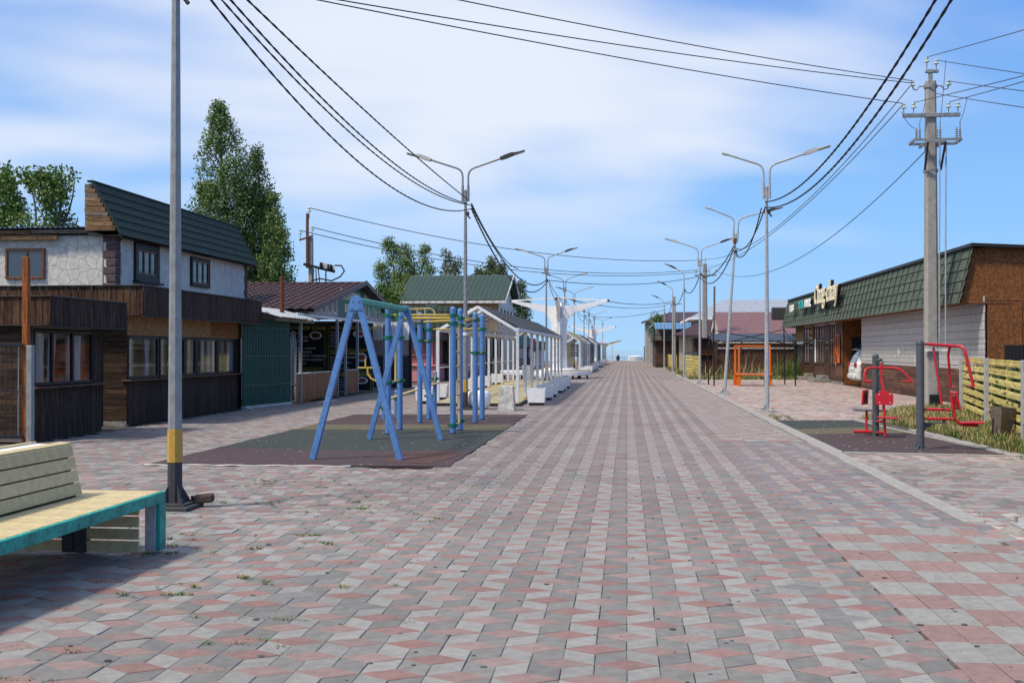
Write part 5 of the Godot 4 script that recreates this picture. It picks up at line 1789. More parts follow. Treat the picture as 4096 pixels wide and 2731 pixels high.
var once := {}
func mat_once(key: String, c: Color) -> StandardMaterial3D:
	if not once.has(key): once[key] = mat(c, 0.8, "fine", 2.0)
	return once[key]

# ------------------------------------------------------------------ trees
func leaf_clump(sd: int, leaves: int, reach: float, size: float) -> ArrayMesh:
	var r := RandomNumberGenerator.new()
	r.seed = sd
	var g := G.new()
	for i in leaves:
		var c := Vector3(r.randf_range(-1, 1), r.randf_range(-1, 1), r.randf_range(-1, 1)) * reach * 0.62
		var d := Vector3(r.randfn(), r.randfn() - 0.35, r.randfn()).normalized()
		var n := Vector3(r.randfn(), r.randfn() + 0.9, r.randfn()).normalized()
		var s := n.cross(d).normalized()
		n = d.cross(s)
		var k := size * r.randf_range(0.7, 1.25)
		var p := [c, c + d * k * 0.42 + s * k * 0.36 + n * k * 0.06, c + d * k, c + d * k * 0.42 - s * k * 0.36 + n * k * 0.06]
		g.flat(p[0], p[1], p[2], n)
		g.flat(p[0], p[2], p[3], n)
	return g.mesh()

func tree(called: String, label: String, base: Vector3, limbs: Array, tone: Color, sd: int, clumps: float, leaf: float, group := "", grow := 1.0) -> void:
	# limbs: [lean x, lean z, start height, top height, spread, fullness exponent]
	var r := RandomNumberGenerator.new()
	r.seed = sd
	var t := thing(called, label, "tree", base, group)
	var wood := G.new()
	var gap := FastNoiseLite.new()
	gap.seed = sd
	gap.frequency = 0.55
	var buf := PackedFloat32Array()
	var count := 0
	var tallest := 0.0
	for l in limbs:
		for i in 5: l[i] *= grow
		tallest = maxf(tallest, l[3])
	for l in limbs:
		var path := []
		var steps := 9
		for i in steps + 1:
			var u := float(i) / steps
			path.append(base + Vector3(l[0] * pow(u, 1.25) + 0.12 * sin(u * 7.0 + sd), lerpf(0.0 if l == limbs[0] else l[2], l[3] - 0.3, u), l[1] * pow(u, 1.25) + 0.12 * sin(u * 5.0)))
		wood.tube(path, 0.020 * tallest * (1.0 if l == limbs[0] else 0.55), 8, false, 0.02)
		var n := int(clumps * (l[3] - l[2]) * l[4] * 10.0)
		for i in n:
			var u := pow(r.randf(), 0.85)
			var h: float = lerpf(l[2], l[3], u)
			var prof := pow(sin(PI * clampf(0.12 + 0.88 * u, 0.0, 1.0)), l[5]) * (1.0 - 0.25 * u) + 0.06
			var a := r.randf() * TAU
			var rad: float = l[4] * prof * sqrt(r.randf())
			var axis := base + Vector3(l[0] * pow((h - l[2]) / (l[3] - l[2]), 1.25), h, l[1] * pow((h - l[2]) / (l[3] - l[2]), 1.25))
			var p := axis + Vector3(cos(a) * rad, r.randf_range(-0.15, 0.15) + rad * 0.25, sin(a) * rad)
			if gap.get_noise_3d(p.x, p.y * 0.6, p.z) < -0.14: continue
			if i % 9 == 0:
				wood.tube([axis - Vector3(0, rad * 0.9, 0), axis.lerp(p, 0.5) - Vector3(0, rad * 0.25, 0), p], 0.03, 5, false, 0.008)
			var bs := Basis.from_euler(Vector3(r.randf() * 0.9 - 0.45, r.randf() * TAU, r.randf() * 0.9 - 0.45)).scaled(Vector3.ONE * r.randf_range(0.8, 1.25))
			var k := r.randf_range(0.72, 1.28)
			var c := Color(tone.r * k * r.randf_range(0.85, 1.2), tone.g * k, tone.b * k)
			buf.append_array(PackedFloat32Array([bs.x.x, bs.y.x, bs.z.x, p.x - base.x, bs.x.y, bs.y.y, bs.z.y, p.y - base.y, bs.x.z, bs.y.z, bs.z.z, p.z - base.z, c.r, c.g, c.b, 1.0]))
			count += 1
	put("trunk", wood, M.bark, t)
	field("crown", leaf_clump(sd, 26, leaf * 2.3, leaf * 0.72), M.leaf, buf, count, t)

func trees() -> void:
	var green := Color(0.135, 0.205, 0.060)
	var fresh := Color(0.135, 0.215, 0.050)
	var dull := Color(0.125, 0.165, 0.075)
	tree("poplar", "tallest poplar with dense upright crown behind the cream house", Vector3(-21.3, 0, -58.3), [[-0.6, 0, 3.0, 13.0, 1.75, 0.9], [0.5, 0.5, 3.0, 11.6, 1.5, 0.8], [-1.2, 0.3, 3.0, 9.2, 1.3, 0.8], [0.9, -0.6, 3.0, 9.6, 1.4, 0.8], [-0.4, 0.8, 2.5, 7.4, 1.7, 0.7]], green, 4, 3.2, 0.17, "", 1.145)
	tree("poplar", "narrower second poplar stem standing against the tallest one", Vector3(-19.7, 0, -58.9), [[-0.35, 0, 3.0, 10.9, 1.0, 0.8], [-0.9, 0.3, 3.0, 9.9, 1.1, 0.8], [0.35, 0.3, 3.0, 8.8, 1.0, 0.8], [0.2, -0.5, 3.0, 7.5, 1.1, 0.7]], green, 9, 3.4, 0.17, "", 1.145)
	tree("poplar", "lower leafy poplar at the outer side of the tall pair by the house eave", Vector3(-18.5, 0, -57.6), [[-0.1, 0, 2.5, 8.5, 0.85, 0.7], [0.35, 0.2, 2.5, 6.9, 0.75, 0.7], [-0.5, 0.2, 2.5, 7.0, 0.8, 0.7]], green, 13, 3.4, 0.17, "", 1.145)
	tree("maple_tree", "bushy tree with upright shoots at the picture's edge behind the flat roof", Vector3(-21.8, 0, -40.0), [[0.5, 0, 3.0, 8.95, 0.75, 0.7], [0.0, 0.4, 3.0, 8.2, 0.8, 0.7], [-0.7, 0.2, 3.0, 8.3, 0.75, 0.7], [0.8, -0.4, 3.0, 8.3, 0.55, 0.7], [-0.2, 0.2, 3.5, 7.2, 1.5, 0.6], [1.15, 0, 3.5, 6.9, 0.5, 0.6]], fresh, 21, 5.0, 0.15)
	tree("maple_tree", "tree cut off by the picture's edge beside the bushy one", Vector3(-23.8, 0, -40.5), [[0.1, 0, 3.0, 8.7, 0.9, 0.7], [-0.6, 0.3, 3.0, 7.9, 1.0, 0.7], [0.3, -0.4, 3.0, 7.4, 1.0, 0.7]], fresh, 25, 4.4, 0.15)
	tree("broadleaf_tree", "broad dark green tree behind the brown gable and green mansard", Vector3(-19.0, 0, -95.0), [[-1.6, 0, 3.0, 11.0, 1.7, 0.7], [0.2, 0.6, 3.0, 10.6, 1.7, 0.7], [1.6, -0.4, 3.0, 10.4, 1.6, 0.7], [-2.3, 0.4, 3.0, 8.9, 1.4, 0.6], [2.2, 0.2, 3.0, 8.6, 1.5, 0.6], [-0.3, 0.9, 2.0, 8.0, 2.4, 0.6]], green, 33, 2.0, 0.24)
	tree("broadleaf_tree", "sparse silvery tree between the broad dark tree and the lamp post", Vector3(-16.6, 0, -106.0), [[-0.8, 0, 4.0, 11.0, 1.2, 0.7], [0.5, 0.3, 4.0, 10.3, 1.3, 0.7]], Color(0.13, 0.15, 0.085), 37, 1.0, 0.26)
	tree("broadleaf_tree", "rounded tree showing over the green gable roof", Vector3(-13.2, 0, -106.0), [[0.3, 0, 4.0, 10.2, 1.4, 0.7], [1.3, 0.3, 4.0, 9.6, 1.2, 0.7], [-1.0, 0.3, 4.0, 9.3, 1.2, 0.7]], dull, 41, 1.8, 0.26)
	tree("broadleaf_tree", "tree seen beside the far gable of the timber house", Vector3(-11.0, 0, -111.0), [[0.4, 0, 2.5, 8.2, 1.1, 0.7], [0.9, 0.3, 2.5, 6.6, 1.0, 0.7], [-0.3, 0.3, 2.5, 7.4, 1.2, 0.7]], dull, 43, 1.9, 0.26)
	tree("garden_shrub", "light green shrub between the brown gable and the dark mansard", Vector3(-15.0, 0, -70.0), [[-0.6, 0, 2.0, 5.6, 1.0, 0.5], [0.6, 0.3, 2.0, 5.2, 1.0, 0.5], [0.0, 0.5, 2.0, 4.9, 1.2, 0.5]], Color(0.10, 0.165, 0.035), 47, 2.8, 0.17)
	tree("young_birch", "thin pale young tree beyond the rusty power pole", Vector3(-23.7, 0, -80.0), [[0.0, 0, 3.0, 7.0, 0.6, 0.7], [-1.1, 0.3, 3.0, 6.0, 0.6, 0.7], [0.8, 0.3, 3.0, 6.4, 0.5, 0.7]], Color(0.11, 0.14, 0.07), 51, 1.1, 0.2)
	tree("garden_shrub", "small dark shrub growing beside the blue tiled roof", Vector3(3.0, 0, -114.0), [[0.0, 0, 2.0, 5.4, 0.7, 0.5], [0.3, 0.2, 2.0, 4.8, 0.7, 0.5]], green, 55, 2.0, 0.24)

# ------------------------------------------------------------------ weeds and grass
func tuft(sd: int, blades: int, tall: float, splay: float, width: float) -> ArrayMesh:
	var r := RandomNumberGenerator.new()
	r.seed = sd
	var g := G.new()
	for i in blades:
		var a := r.randf() * TAU
		var d := Vector3(cos(a), 0, sin(a))
		var o := d * r.randf() * splay * 0.3
		var h := tall * r.randf_range(0.5, 1.1)
		var tip := o + d * splay * r.randf_range(0.3, 1.0) + Vector3(0, h, 0)
		var s := Vector3(-d.z, 0, d.x) * width
		var mid := o.lerp(tip, 0.55) + Vector3(0, h * 0.12, 0)
		g.quad(o - s, o + s, mid + s * 0.8, mid - s * 0.8, d + Vector3.UP)
		g.flat(mid - s * 0.8, mid + s * 0.8, tip, d + Vector3.UP)
	return g.mesh()

func scatter(called: String, label: String, mesh: Mesh, spots: Array, tones: Array, sd: int) -> void:   # spots: [x, z, scale, y]
	var r := RandomNumberGenerator.new()
	r.seed = sd
	var buf := PackedFloat32Array()
	for s in spots:
		var k: float = s[2] * r.randf_range(0.75, 1.3)
		var bs := Basis.from_euler(Vector3(0, r.randf() * TAU, 0)).scaled(Vector3(k, k * r.randf_range(0.8, 1.2), k))
		var c: Color = tones[r.randi() % tones.size()]
		var v := r.randf_range(0.75, 1.25)
		buf.append_array(PackedFloat32Array([bs.x.x, bs.y.x, bs.z.x, s[0], bs.x.y, bs.y.y, bs.z.y, s[3], bs.x.z, bs.y.z, bs.z.z, s[1], c.r * v, c.g * v, c.b * v, 1.0]))
	var o := field(called, mesh, M.grass, buf, spots.size(), self)
	tag(o, label)

func greenery() -> void:
	var r := RandomNumberGenerator.new()
	r.seed = 77
	var fresh := [Color(0.085, 0.150, 0.030), Color(0.12, 0.18, 0.04), Color(0.065, 0.115, 0.025)]
	var dry := [Color(0.36, 0.27, 0.12), Color(0.42, 0.33, 0.16), Color(0.29, 0.22, 0.10), Color(0.20, 0.21, 0.07), Color(0.33, 0.25, 0.12)]
	var spots := []
	# weeds follow the joints: they sit on corners of the rhombic pattern
	for k in 170:
		var z := r.randf_range(-13.8, -4.6)
		var x := r.randf_range(-5.6, -1.5) + r.randfn() * 0.5
		if x < -3.6 and z > -8.8 and r.randf() < 0.8: continue
		if x > -1.6 and r.randf() < 0.7: continue
		var j := int(round(z / (1.5 * S)))
		var i := int(round((x - posmod(j, 2) * W * 0.5) / W))
		x = i * W + posmod(j, 2) * W * 0.5 + (W * 0.5 if r.randf() < 0.5 else 0.0) + r.randfn() * 0.02
		z = j * 1.5 * S + (S * 0.5 if r.randf() < 0.5 else 0.0) + r.randfn() * 0.02
		var tufts := 1 + r.randi() % 5
		var slope := (0.577 if r.randf() < 0.5 else -0.577) if r.randf() < 0.6 else 0.0
		for q in tufts * 2:
			var e := r.randfn() * 0.07
			spots.append([x + e, z + e * slope + r.randfn() * 0.008, r.randf_range(0.35, 0.95), -0.012])
	for k in 260:   # mat edges, kerb, planters
		var pick := r.randi() % 6
		match pick:
			0: spots.append([r.randf_range(-6.6, -2.4), -14.82 + r.randfn() * 0.03, 0.6, -0.01])
			1: spots.append([-2.36 + r.randfn() * 0.03, r.randf_range(-27.0, -15.0), 0.6, -0.01])
			2: spots.append([3.40 + absf(r.randfn()) * 0.06, r.randf_range(-60.0, -10.8), 1.0, -0.01])
			3: spots.append([3.05 + r.randfn() * 0.03, r.randf_range(-30.0, -10.6), 0.5, -0.01])
			4: spots.append([r.randf_range(-3.2, -2.2), r.randf_range(-33.0, -28.5), 0.8, -0.01])
			5: spots.append([r.randf_range(3.4, 6.2), r.randf_range(-17.6, -10.6), 0.5, -0.01])
	for k in 90: spots.append([3.40 + absf(r.randfn()) * 0.25, r.randf_range(-26.0, -27.5) + r.randfn() * 0.3, 1.2, -0.01])
	for k in 200: spots.append([r.randf_range(3.6, 9.0), r.randf_range(-58.0, -26.0), 0.7, -0.01])
	for k in 70: spots.append([-9.6 - r.randf() * 0.6 + 0.2 * r.randfn(), -17.2 + r.randfn() * 0.5, 1.4, -0.01])
	for k in 40: spots.append([-10.15 + r.randfn() * 0.04, r.randf_range(-29.0, -17.8), 0.7, -0.01])
	scatter("weeds", "small green weeds growing in the paving joints", tuft(3, 9, 0.032, 0.055, 0.0032), spots, fresh + [Color(0.20, 0.18, 0.07)], 5)
	# dry grass strip by the yellow fence
	spots = []
	for k in 9000:
		var z := r.randf_range(-31.8, -16.4)
		var x := r.randf_range(5.3, 9.8)
		var left := 5.95 + maxf(0.0, (z + 22.0) * 0.02) if z > -22.5 else 5.75 - (z + 22.5) * 0.02
		if z < -26.0: left = 5.2 + (-26.0 - z) * 0.42
		if x < left + r.randfn() * 0.08 or not seen(x, z, 1.5): continue
		if r.randf() < 0.12 and x < left + 0.5: continue
		spots.append([x, z, r.randf_range(0.6, 1.15), -0.03])
	scatter("dry_grass", "straw coloured grass strip in front of the yellow fence", tuft(8, 9, 0.15, 0.16, 0.0045), spots, dry + fresh, 9)
	# greener clumps against the fence and behind it
	spots = []
	for k in 160:
		var z := r.randf_range(-30.5, -16.5)
		spots.append([8.65 - (z + 30.0) * 0.19 - r.randf() * 0.7, z, r.randf_range(0.5, 1.1), -0.02])
	scatter("green_tufts", "green grass tufts at the foot of the yellow fence", tuft(12, 12, 0.16, 0.16, 0.004), spots, fresh, 15)
	spots = []
	for k in 2600:
		var z := r.randf_range(-30.0, -15.6)
		var h := pow(r.randf(), 0.8) * (0.75 + 0.45 * sin(z * 1.7) * sin(z * 0.6))
		spots.append([8.80 - (z + 30.0) * 0.19 + r.randf_range(0.0, 0.9), z, 1.0, maxf(0.03, h * 1.05)])
	scatter("rank_weeds", "bushy dark green weeds standing behind the yellow fence boards", leaf_clump(61, 16, 0.16, 0.055), spots, [Color(0.05, 0.09, 0.03), Color(0.07, 0.115, 0.04), Color(0.09, 0.12, 0.045)], 17)
	# reeds and dry stalks in front of the brown fence
	spots = []
	for k in 80: spots.append([r.randf_range(8.3, 9.7), r.randf_range(-65.5, -62.6), r.randf_range(0.6, 1.15), -0.02])
	scatter("reeds", "green reeds against the brown lattice fence by the cafe corner", tuft(18, 14, 1.05, 0.45, 0.009), spots, fresh + [Color(0.17, 0.15, 0.06)], 19)
	spots = []
	for k in 110: spots.append([r.randf_range(3.7, 8.5), r.randf_range(-66.0, -61.5), r.randf_range(0.5, 1.2), -0.02])
	scatter("dry_stalks", "dry pale stalks along the foot of the brown fence", tuft(20, 5, 0.95, 0.7, 0.007), spots, dry, 21)
	spots = []
	for k in 1200: spots.append([r.randf_range(3.55, 10.0), r.randf_range(-64.0, -60.6), r.randf_range(0.7, 1.4), -0.02])
	for k in 700: spots.append([r.randf_range(3.4, 4.1), r.randf_range(-125.0, -61.0), r.randf_range(0.7, 1.4), -0.02])
	scatter("verge_grass", "rough grass verge beside the far lamps and at the yard's back edge", tuft(22, 9, 0.16, 0.16, 0.007), spots, dry + fresh + fresh, 23)
	# pale chips on the rubber and dark gum spots on the pavers
	var chip := G.new()
	chip.box(Vector3.ZERO, Vector3(0.03, 0.003, 0.008), 0.0)
	spots = []
	for k in 420: spots.append([r.randf_range(-6.5, -2.5), r.randf_range(-26.8, -15.0), r.randf_range(0.3, 1.3), 0.0145])
	for k in 200: spots.append([r.randf_range(3.4, 5.3), r.randf_range(-25.4, -17.7), r.randf_range(0.3, 1.3), 0.0145])
	scatter("litter", "pale chips and straws strewn over the rubber mats", chip.mesh(), spots, [Color(0.5, 0.48, 0.42), Color(0.35, 0.32, 0.26), Color(0.42, 0.36, 0.22)], 25)
	var gum := G.new()
	gum.cyl(Vector3(0, 0, 0), Vector3(0, 0.0012, 0), 0.02, 0.018, 9)
	spots = []
	for k in 420: spots.append([r.randf_range(-5.0, 3.1), -4.6 - 22.0 * pow(r.randf(), 1.4), r.randf_range(0.25, 1.0), 0.0025 if r.randf() < 2.0 else 0.0])
	for s in spots:
		if s[0] > 1.64 and s[1] > -10.3: s[3] = 0.0095
	scatter("gum_spots", "dark trodden gum spots on the paving", gum.mesh(), spots, [Color(0.07, 0.07, 0.07), Color(0.10, 0.10, 0.10), Color(0.05, 0.05, 0.055)], 27)

# ------------------------------------------------------------------ benches, swing, climbing poles
func ball(g: G, c: Vector3, r: float, top := true) -> void:   # half dome
	g.lathe(c, [Vector2(r, 0), Vector2(r * 0.92, r * 0.4), Vector2(r * 0.7, r * 0.72), Vector2(r * 0.38, r * 0.93), Vector2(0, r)], 16)

func furniture_left() -> void:
	bench()
	swing()
	climbing_frame()
	var b := G.new()
	b.box(Vector3(-4.29, 0.085, -10.98), Vector3(0.20, 0.085, 0.12), 0.018, Basis.from_euler(Vector3(0.0, 0.15, 0.10)))
	solo("loose_brick", b, mat(Color(0.12, 0.075, 0.065), 0.9, "rough", 3.0, 0.4), "dark red brick lying against the foot of the near lamp post", "brick")
	# planters round the near pergola
	var box := G.new()
	var h := 0.26
	# hollow tapered box
	var o := [Vector2(0.235, 0.09), Vector2(0.262, 0.49)]
	for s in [[1, 0], [0, 1], [-1, 0], [0, -1]]:
		var n := Vector3(s[0], 0, s[1])
		var t := Vector3(-s[1], 0, s[0])
		box.quad(n * o[0].x - t * o[0].x + Vector3(0, o[0].y, 0), n * o[0].x + t * o[0].x + Vector3(0, o[0].y, 0), n * o[1].x + t * o[1].x + Vector3(0, o[1].y, 0), n * o[1].x - t * o[1].x + Vector3(0, o[1].y, 0), n)
		box.quad(n * o[1].x - t * o[1].x + Vector3(0, o[1].y, 0), n * o[1].x + t * o[1].x + Vector3(0, o[1].y, 0), n * 0.21 + t * 0.21 + Vector3(0, o[1].y, 0), n * 0.21 - t * 0.21 + Vector3(0, o[1].y, 0), Vector3.UP)
		box.quad(n * 0.21 - t * 0.21 + Vector3(0, 0.49, 0), n * 0.21 + t * 0.21 + Vector3(0, 0.49, 0), n * 0.20 + t * 0.20 + Vector3(0, 0.40, 0), n * 0.20 - t * 0.20 + Vector3(0, 0.40, 0), -n)
	box.quad(Vector3(-0.235, 0.09, -0.235), Vector3(0.235, 0.09, -0.235), Vector3(0.235, 0.09, 0.235), Vector3(-0.235, 0.09, 0.235), Vector3.DOWN)
	var bm := box.mesh()
	var soil := G.new()
	soil.box(Vector3(0, 0.395, 0), Vector3(0.40, 0.02, 0.40))
	var soil_mesh := soil.mesh()
	var foot := G.new()
	foot.box(Vector3(0, 0.03, 0), Vector3(0.40, 0.12, 0.40), 0.01)
	var foot_mesh := foot.mesh()
	var nth := ["first", "second", "third", "fourth", "fifth", "sixth", "seventh", "eighth", "ninth", "tenth", "eleventh", "twelfth", "thirteenth", "fourteenth", "fifteenth", "sixteenth"]
	var zs := [-31.95, -35.3, -37.7, -41.3, -43.2, -46.2, -68.5, -72.0, -75.0, -78.5, -84.0, -88.0, -92.0, -101.0, -105.0, -109.0]
	for i in zs.size():
		planter(bm, soil_mesh, foot_mesh, Vector3(-2.58, 0, zs[i]), "%s white concrete box planter along the promenade, counting from the round bowl" % nth[i])
	var zl := [-32.6, -35.2, -41.8, -44.0, -46.6, -51.0]
	for i in zl.size():
		planter(bm, soil_mesh, foot_mesh, Vector3(-5.95, 0, zl[i]), "%s white box planter on the shop side of the near pergola" % nth[i])
	# round bowls
	for q in [["round white concrete bowl planter beside the second lamp post", Vector3(-3.97, 0, -29.75)], ["round white bowl planter in front of the slatted pergola", Vector3(-3.9, 0, -68.8)], ["white bowl half hidden behind the near pergola posts", Vector3(-4.35, 0, -58.4)]]:
		var bowl := G.new()
		bowl.lathe(q[1], [Vector2(0.16, -0.01), Vector2(0.24, 0.03), Vector2(0.305, 0.12), Vector2(0.33, 0.24), Vector2(0.325, 0.34), Vector2(0.30, 0.43), Vector2(0.26, 0.49), Vector2(0.23, 0.50), Vector2(0.21, 0.49), Vector2(0.20, 0.42), Vector2(0, 0.42)], 28)
		solo("bowl_planter", bowl, M.white, q[0], "planter", "round bowl planters")
	# concrete litter bins / bollards
	for q in [["rough pale concrete bollard tapering upwards in front of the near pergola", Vector3(-3.16, 0, -29.3), 0.64, 0.22, 0.17], ["squat concrete bin beside the ring bench's lamp post", Vector3(-4.55, 0, -67.2), 0.85, 0.28, 0.33], ["tall pale concrete bin behind the near pergola posts", Vector3(-5.0, 0, -56.5), 0.8, 0.24, 0.30]]:
		var c := G.new()
		var p: Vector3 = q[1]
		for s in [[1, 0], [0, 1], [-1, 0], [0, -1]]:
			var n := Vector3(s[0], 0, s[1])
			var t := Vector3(-s[1], 0, s[0])
			var a: float = q[3]; var bb: float = q[4]; var y: float = q[2]
			c.quad(p + n * a - t * a, p + n * a + t * a, p + n * bb + t * bb + Vector3(0, y - 0.02, 0), p + n * bb - t * bb + Vector3(0, y - 0.02, 0), n)
			c.quad(p + n * bb - t * bb + Vector3(0, y - 0.02, 0), p + n * bb + t * bb + Vector3(0, y - 0.02, 0), p + (n + t) * (bb - 0.02) + Vector3(0, y, 0), p + (n - t) * (bb - 0.02) + Vector3(0, y, 0), n + Vector3.UP)
		var w: float = q[4] - 0.02
		c.quad(p + Vector3(-w, q[2], -w), p + Vector3(w, q[2], -w), p + Vector3(w, q[2], w), p + Vector3(-w, q[2], w), Vector3.UP)
		solo("concrete_bollard", c, M.concrete_pale, q[0], "bollard")

func planter(bm: Mesh, soil: Mesh, foot: Mesh, at: Vector3, label: String) -> void:
	var p := thing("box_planter", label, "planter", at, "white box planters along the pergolas")
	var turn := Basis.from_euler(Vector3(0, rng.randf_range(-0.05, 0.05), 0))
	inst("box", bm, M.white, p, at, turn)
	inst("soil", soil, M.concrete, p, at, turn)
	inst("foot", foot, M.steel_dark, p, at, turn)

func bench() -> void:
	var b := thing("slatted_bench", "cream slatted double bench with teal edge in the near corner", "bench", Vector3(-4.5, 0, -6.8))
	var x0 := -5.28; var x1 := -3.72; var z0 := -8.66; var z1 := -4.8
	# seat slats run across the bench
	var s := G.new()
	var n := 39
	var w := (z1 - z0) / n
	s.box(Vector3.ZERO, Vector3(x1 - x0 - 0.05, 0.03, w - 0.008), 0.004)
	var m := s.mesh()
	for i in n: inst("seat_slat", m, M.bench_wood[i % 3], b, Vector3((x0 + x1) * 0.5, 0.447, z0 + w * (i + 0.5)))
	var f := G.new()
	f.span(Vector3(x1 - 0.02, 0.375, z0), Vector3(x1 + 0.02, 0.462, z1), 0.004)
	put("edge_beam", f, M.bench_teal, b)
	f = G.new()
	f.span(Vector3(x0 - 0.02, 0.375, z0), Vector3(x0 + 0.02, 0.462, z1), 0.004)
	put("edge_beam", f, M.bench_teal, b)
	f = G.new()
	f.span(Vector3(x1 - 0.012, 0.0, z0 + 0.0), Vector3(x1 + 0.021, 0.374, z0 + 0.12), 0.004)
	put("leg_face", f, M.bench_teal, b)
	f = G.new()
	f.span(Vector3(x1 - 0.10, 0.0, z0 + 0.01), Vector3(x1 - 0.0125, 0.42, z0 + 0.13), 0.004)
	put("leg", f, mat(Color(0.50, 0.47, 0.49), 0.5, "fine", 2.0), b)
	f = G.new()
	f.span(Vector3(x0 + 0.0, 0.0, z0 + 0.01), Vector3(x0 + 0.10, 0.42, z0 + 0.13), 0.004)
	put("leg", f, M.white_dirty, b)
	f = G.new()
	f.span(Vector3(x0 + 0.1, 0.36, z0 + 0.1), Vector3(x1 - 0.1, 0.42, z0 + 0.15))
	f.span(Vector3(x0 + 0.06, 0.38, z0 + 0.2), Vector3(x0 + 0.11, 0.43, z1))
	f.span(Vector3(x1 - 0.11, 0.38, z0 + 0.2), Vector3(x1 - 0.06, 0.43, z1))
	put("frame", f, M.white_dirty, b)
	for x: float in [-4.40, -4.30]:
		f = G.new()
		f.span(Vector3(x - 0.045, 0.0, z0 + 0.16), Vector3(x + 0.045, 0.42, z0 + 0.26), 0.004)
		put("post", f, M.steel_dark, b)
	for i in 4:
		for q in [[x1 - 0.102, -4.25], [-4.45, x0 + 0.102]]:
			f = G.new()
			f.span(Vector3(q[0], 0.012 + i * 0.096, z0 + 0.22), Vector3(q[1], 0.012 + i * 0.096 + 0.082, z0 + 0.245), 0.003)
			put("end_slat", f, M.bench_wood[i % 3], b)
	# two backrests leaning together, open between
	for side: float in [1.0, -1.0]:
		var bx := -4.245 if side > 0 else -4.755
		for i in 4:
			f = G.new()
			var y := 0.478 + i * 0.097
			var lean := side * -0.022 * i
			f.box(Vector3(bx + lean, y + 0.045, (-8.30 + z1) * 0.5), Vector3(0.024, 0.090, z1 + 8.30), 0.004, Basis.from_euler(Vector3(0, 0, side * 0.22)))
			put("back_slat", f, M.bench_wood[(i + 1) % 3], b)
		f = G.new()
		f.box(Vector3(bx - side * 0.062, 0.665, (-8.27 + z1) * 0.5), Vector3(0.012, 0.385, z1 + 8.27), 0.0, Basis.from_euler(Vector3(0, 0, side * 0.22)))
		put("added_gap_backing", f, M.steel_dark, b)  # added dark sheet, stands in for shade in the slat gaps
		f = G.new()
		f.box(Vector3(bx - side * 0.115, 0.868, (-8.30 + z1) * 0.5), Vector3(0.085, 0.022, z1 + 8.30), 0.004, Basis.from_euler(Vector3(0, 0, side * -0.10)))
		put("top_slat", f, M.bench_wood[0], b)
	f = G.new()
	f.span(Vector3(-4.62, 0.845, -8.28), Vector3(-4.40, 0.866, z1))
	put("cap", f, M.white, b)
	f = G.new()
	f.prism(PackedVector2Array([Vector2(-4.26, 0.462), Vector2(-4.36, 0.845), Vector2(-4.64, 0.845), Vector2(-4.74, 0.462)]), Vector3(0, 0, -8.26), Vector3.RIGHT, Vector3.UP, 0.02)
	put("end_plate", f, M.steel_dark, b)

func swing() -> void:
	var s := thing("swing_frame", "blue steel swing frame with green beam and no seats on the rubber mat", "swing", Vector3(-3.9, 0, -17.6))
	for q in [[-15.8, -4.54, -3.25], [-19.4, -4.55, -3.26]]:
		for x: float in [q[1], q[2]]:
			var g := G.new()
			var top := Vector3(-3.895 + signf(x + 3.9) * 0.042, 2.26, q[0])
			g.bar(Vector3(x, 0.01, q[0]), top, 0.085, 0.085, Vector3.BACK, 0.006)
			put("leg", g, M.blue, s)
		var p := G.new()
		var poly := PackedVector2Array([Vector2(-0.105, 2.17), Vector2(0.105, 2.17), Vector2(0.078, 2.32)])
		for i in 7: poly.append(Vector2(0.07 * cos(PI * i / 6.0), 2.325 + 0.06 * sin(PI * i / 6.0)))
		poly.append(Vector2(-0.078, 2.32))
		for d: float in [-0.05, 0.05]:
			p.prism(poly, Vector3(-3.895, 0, q[0] + d), Vector3.RIGHT, Vector3.UP, 0.008)
		put("gusset", p, M.blue, s)
		for e in [[-0.06, 2.21], [0.06, 2.21], [-0.045, 2.30], [0.045, 2.30]]:
			var bt := G.new()
			bt.cyl(Vector3(-3.895 + e[0], e[1], q[0] + 0.052), Vector3(-3.895 + e[0], e[1], q[0] + 0.068), 0.011, 0.011, 8)
			put("bolt", bt, M.blue, s)
	var g := G.new()
	g.bar(Vector3(-3.895, 2.31, -15.80), Vector3(-3.895, 2.31, -19.40), 0.085, 0.10, Vector3.UP, 0.02)
	put("beam", g, M.teal, s)
	for z: float in [-16.75, -17.25, -18.15, -18.7]:
		g = G.new()
		g.prism(PackedVector2Array([Vector2(-0.05, 0), Vector2(0.05, 0), Vector2(0.03, -0.10), Vector2(-0.03, -0.10)]), Vector3(-3.895, 2.262, z), Vector3(0, 0, 1), Vector3.UP, 0.03)
		put("hanger", g, M.teal, s)

func clampring(parent: Node3D, at: Vector3) -> void:
	var g := G.new()
	g.lathe(at, [Vector2(0.062, -0.035), Vector2(0.072, -0.03), Vector2(0.072, 0.03), Vector2(0.062, 0.035)], 16)
	g.box(at + Vector3(0.085, 0, 0), Vector3(0.04, 0.05, 0.03), 0.004)
	g.box(at - Vector3(0.085, 0, 0), Vector3(0.04, 0.05, 0.03), 0.004)
	put("clamp", g, M.green_clamp, parent)

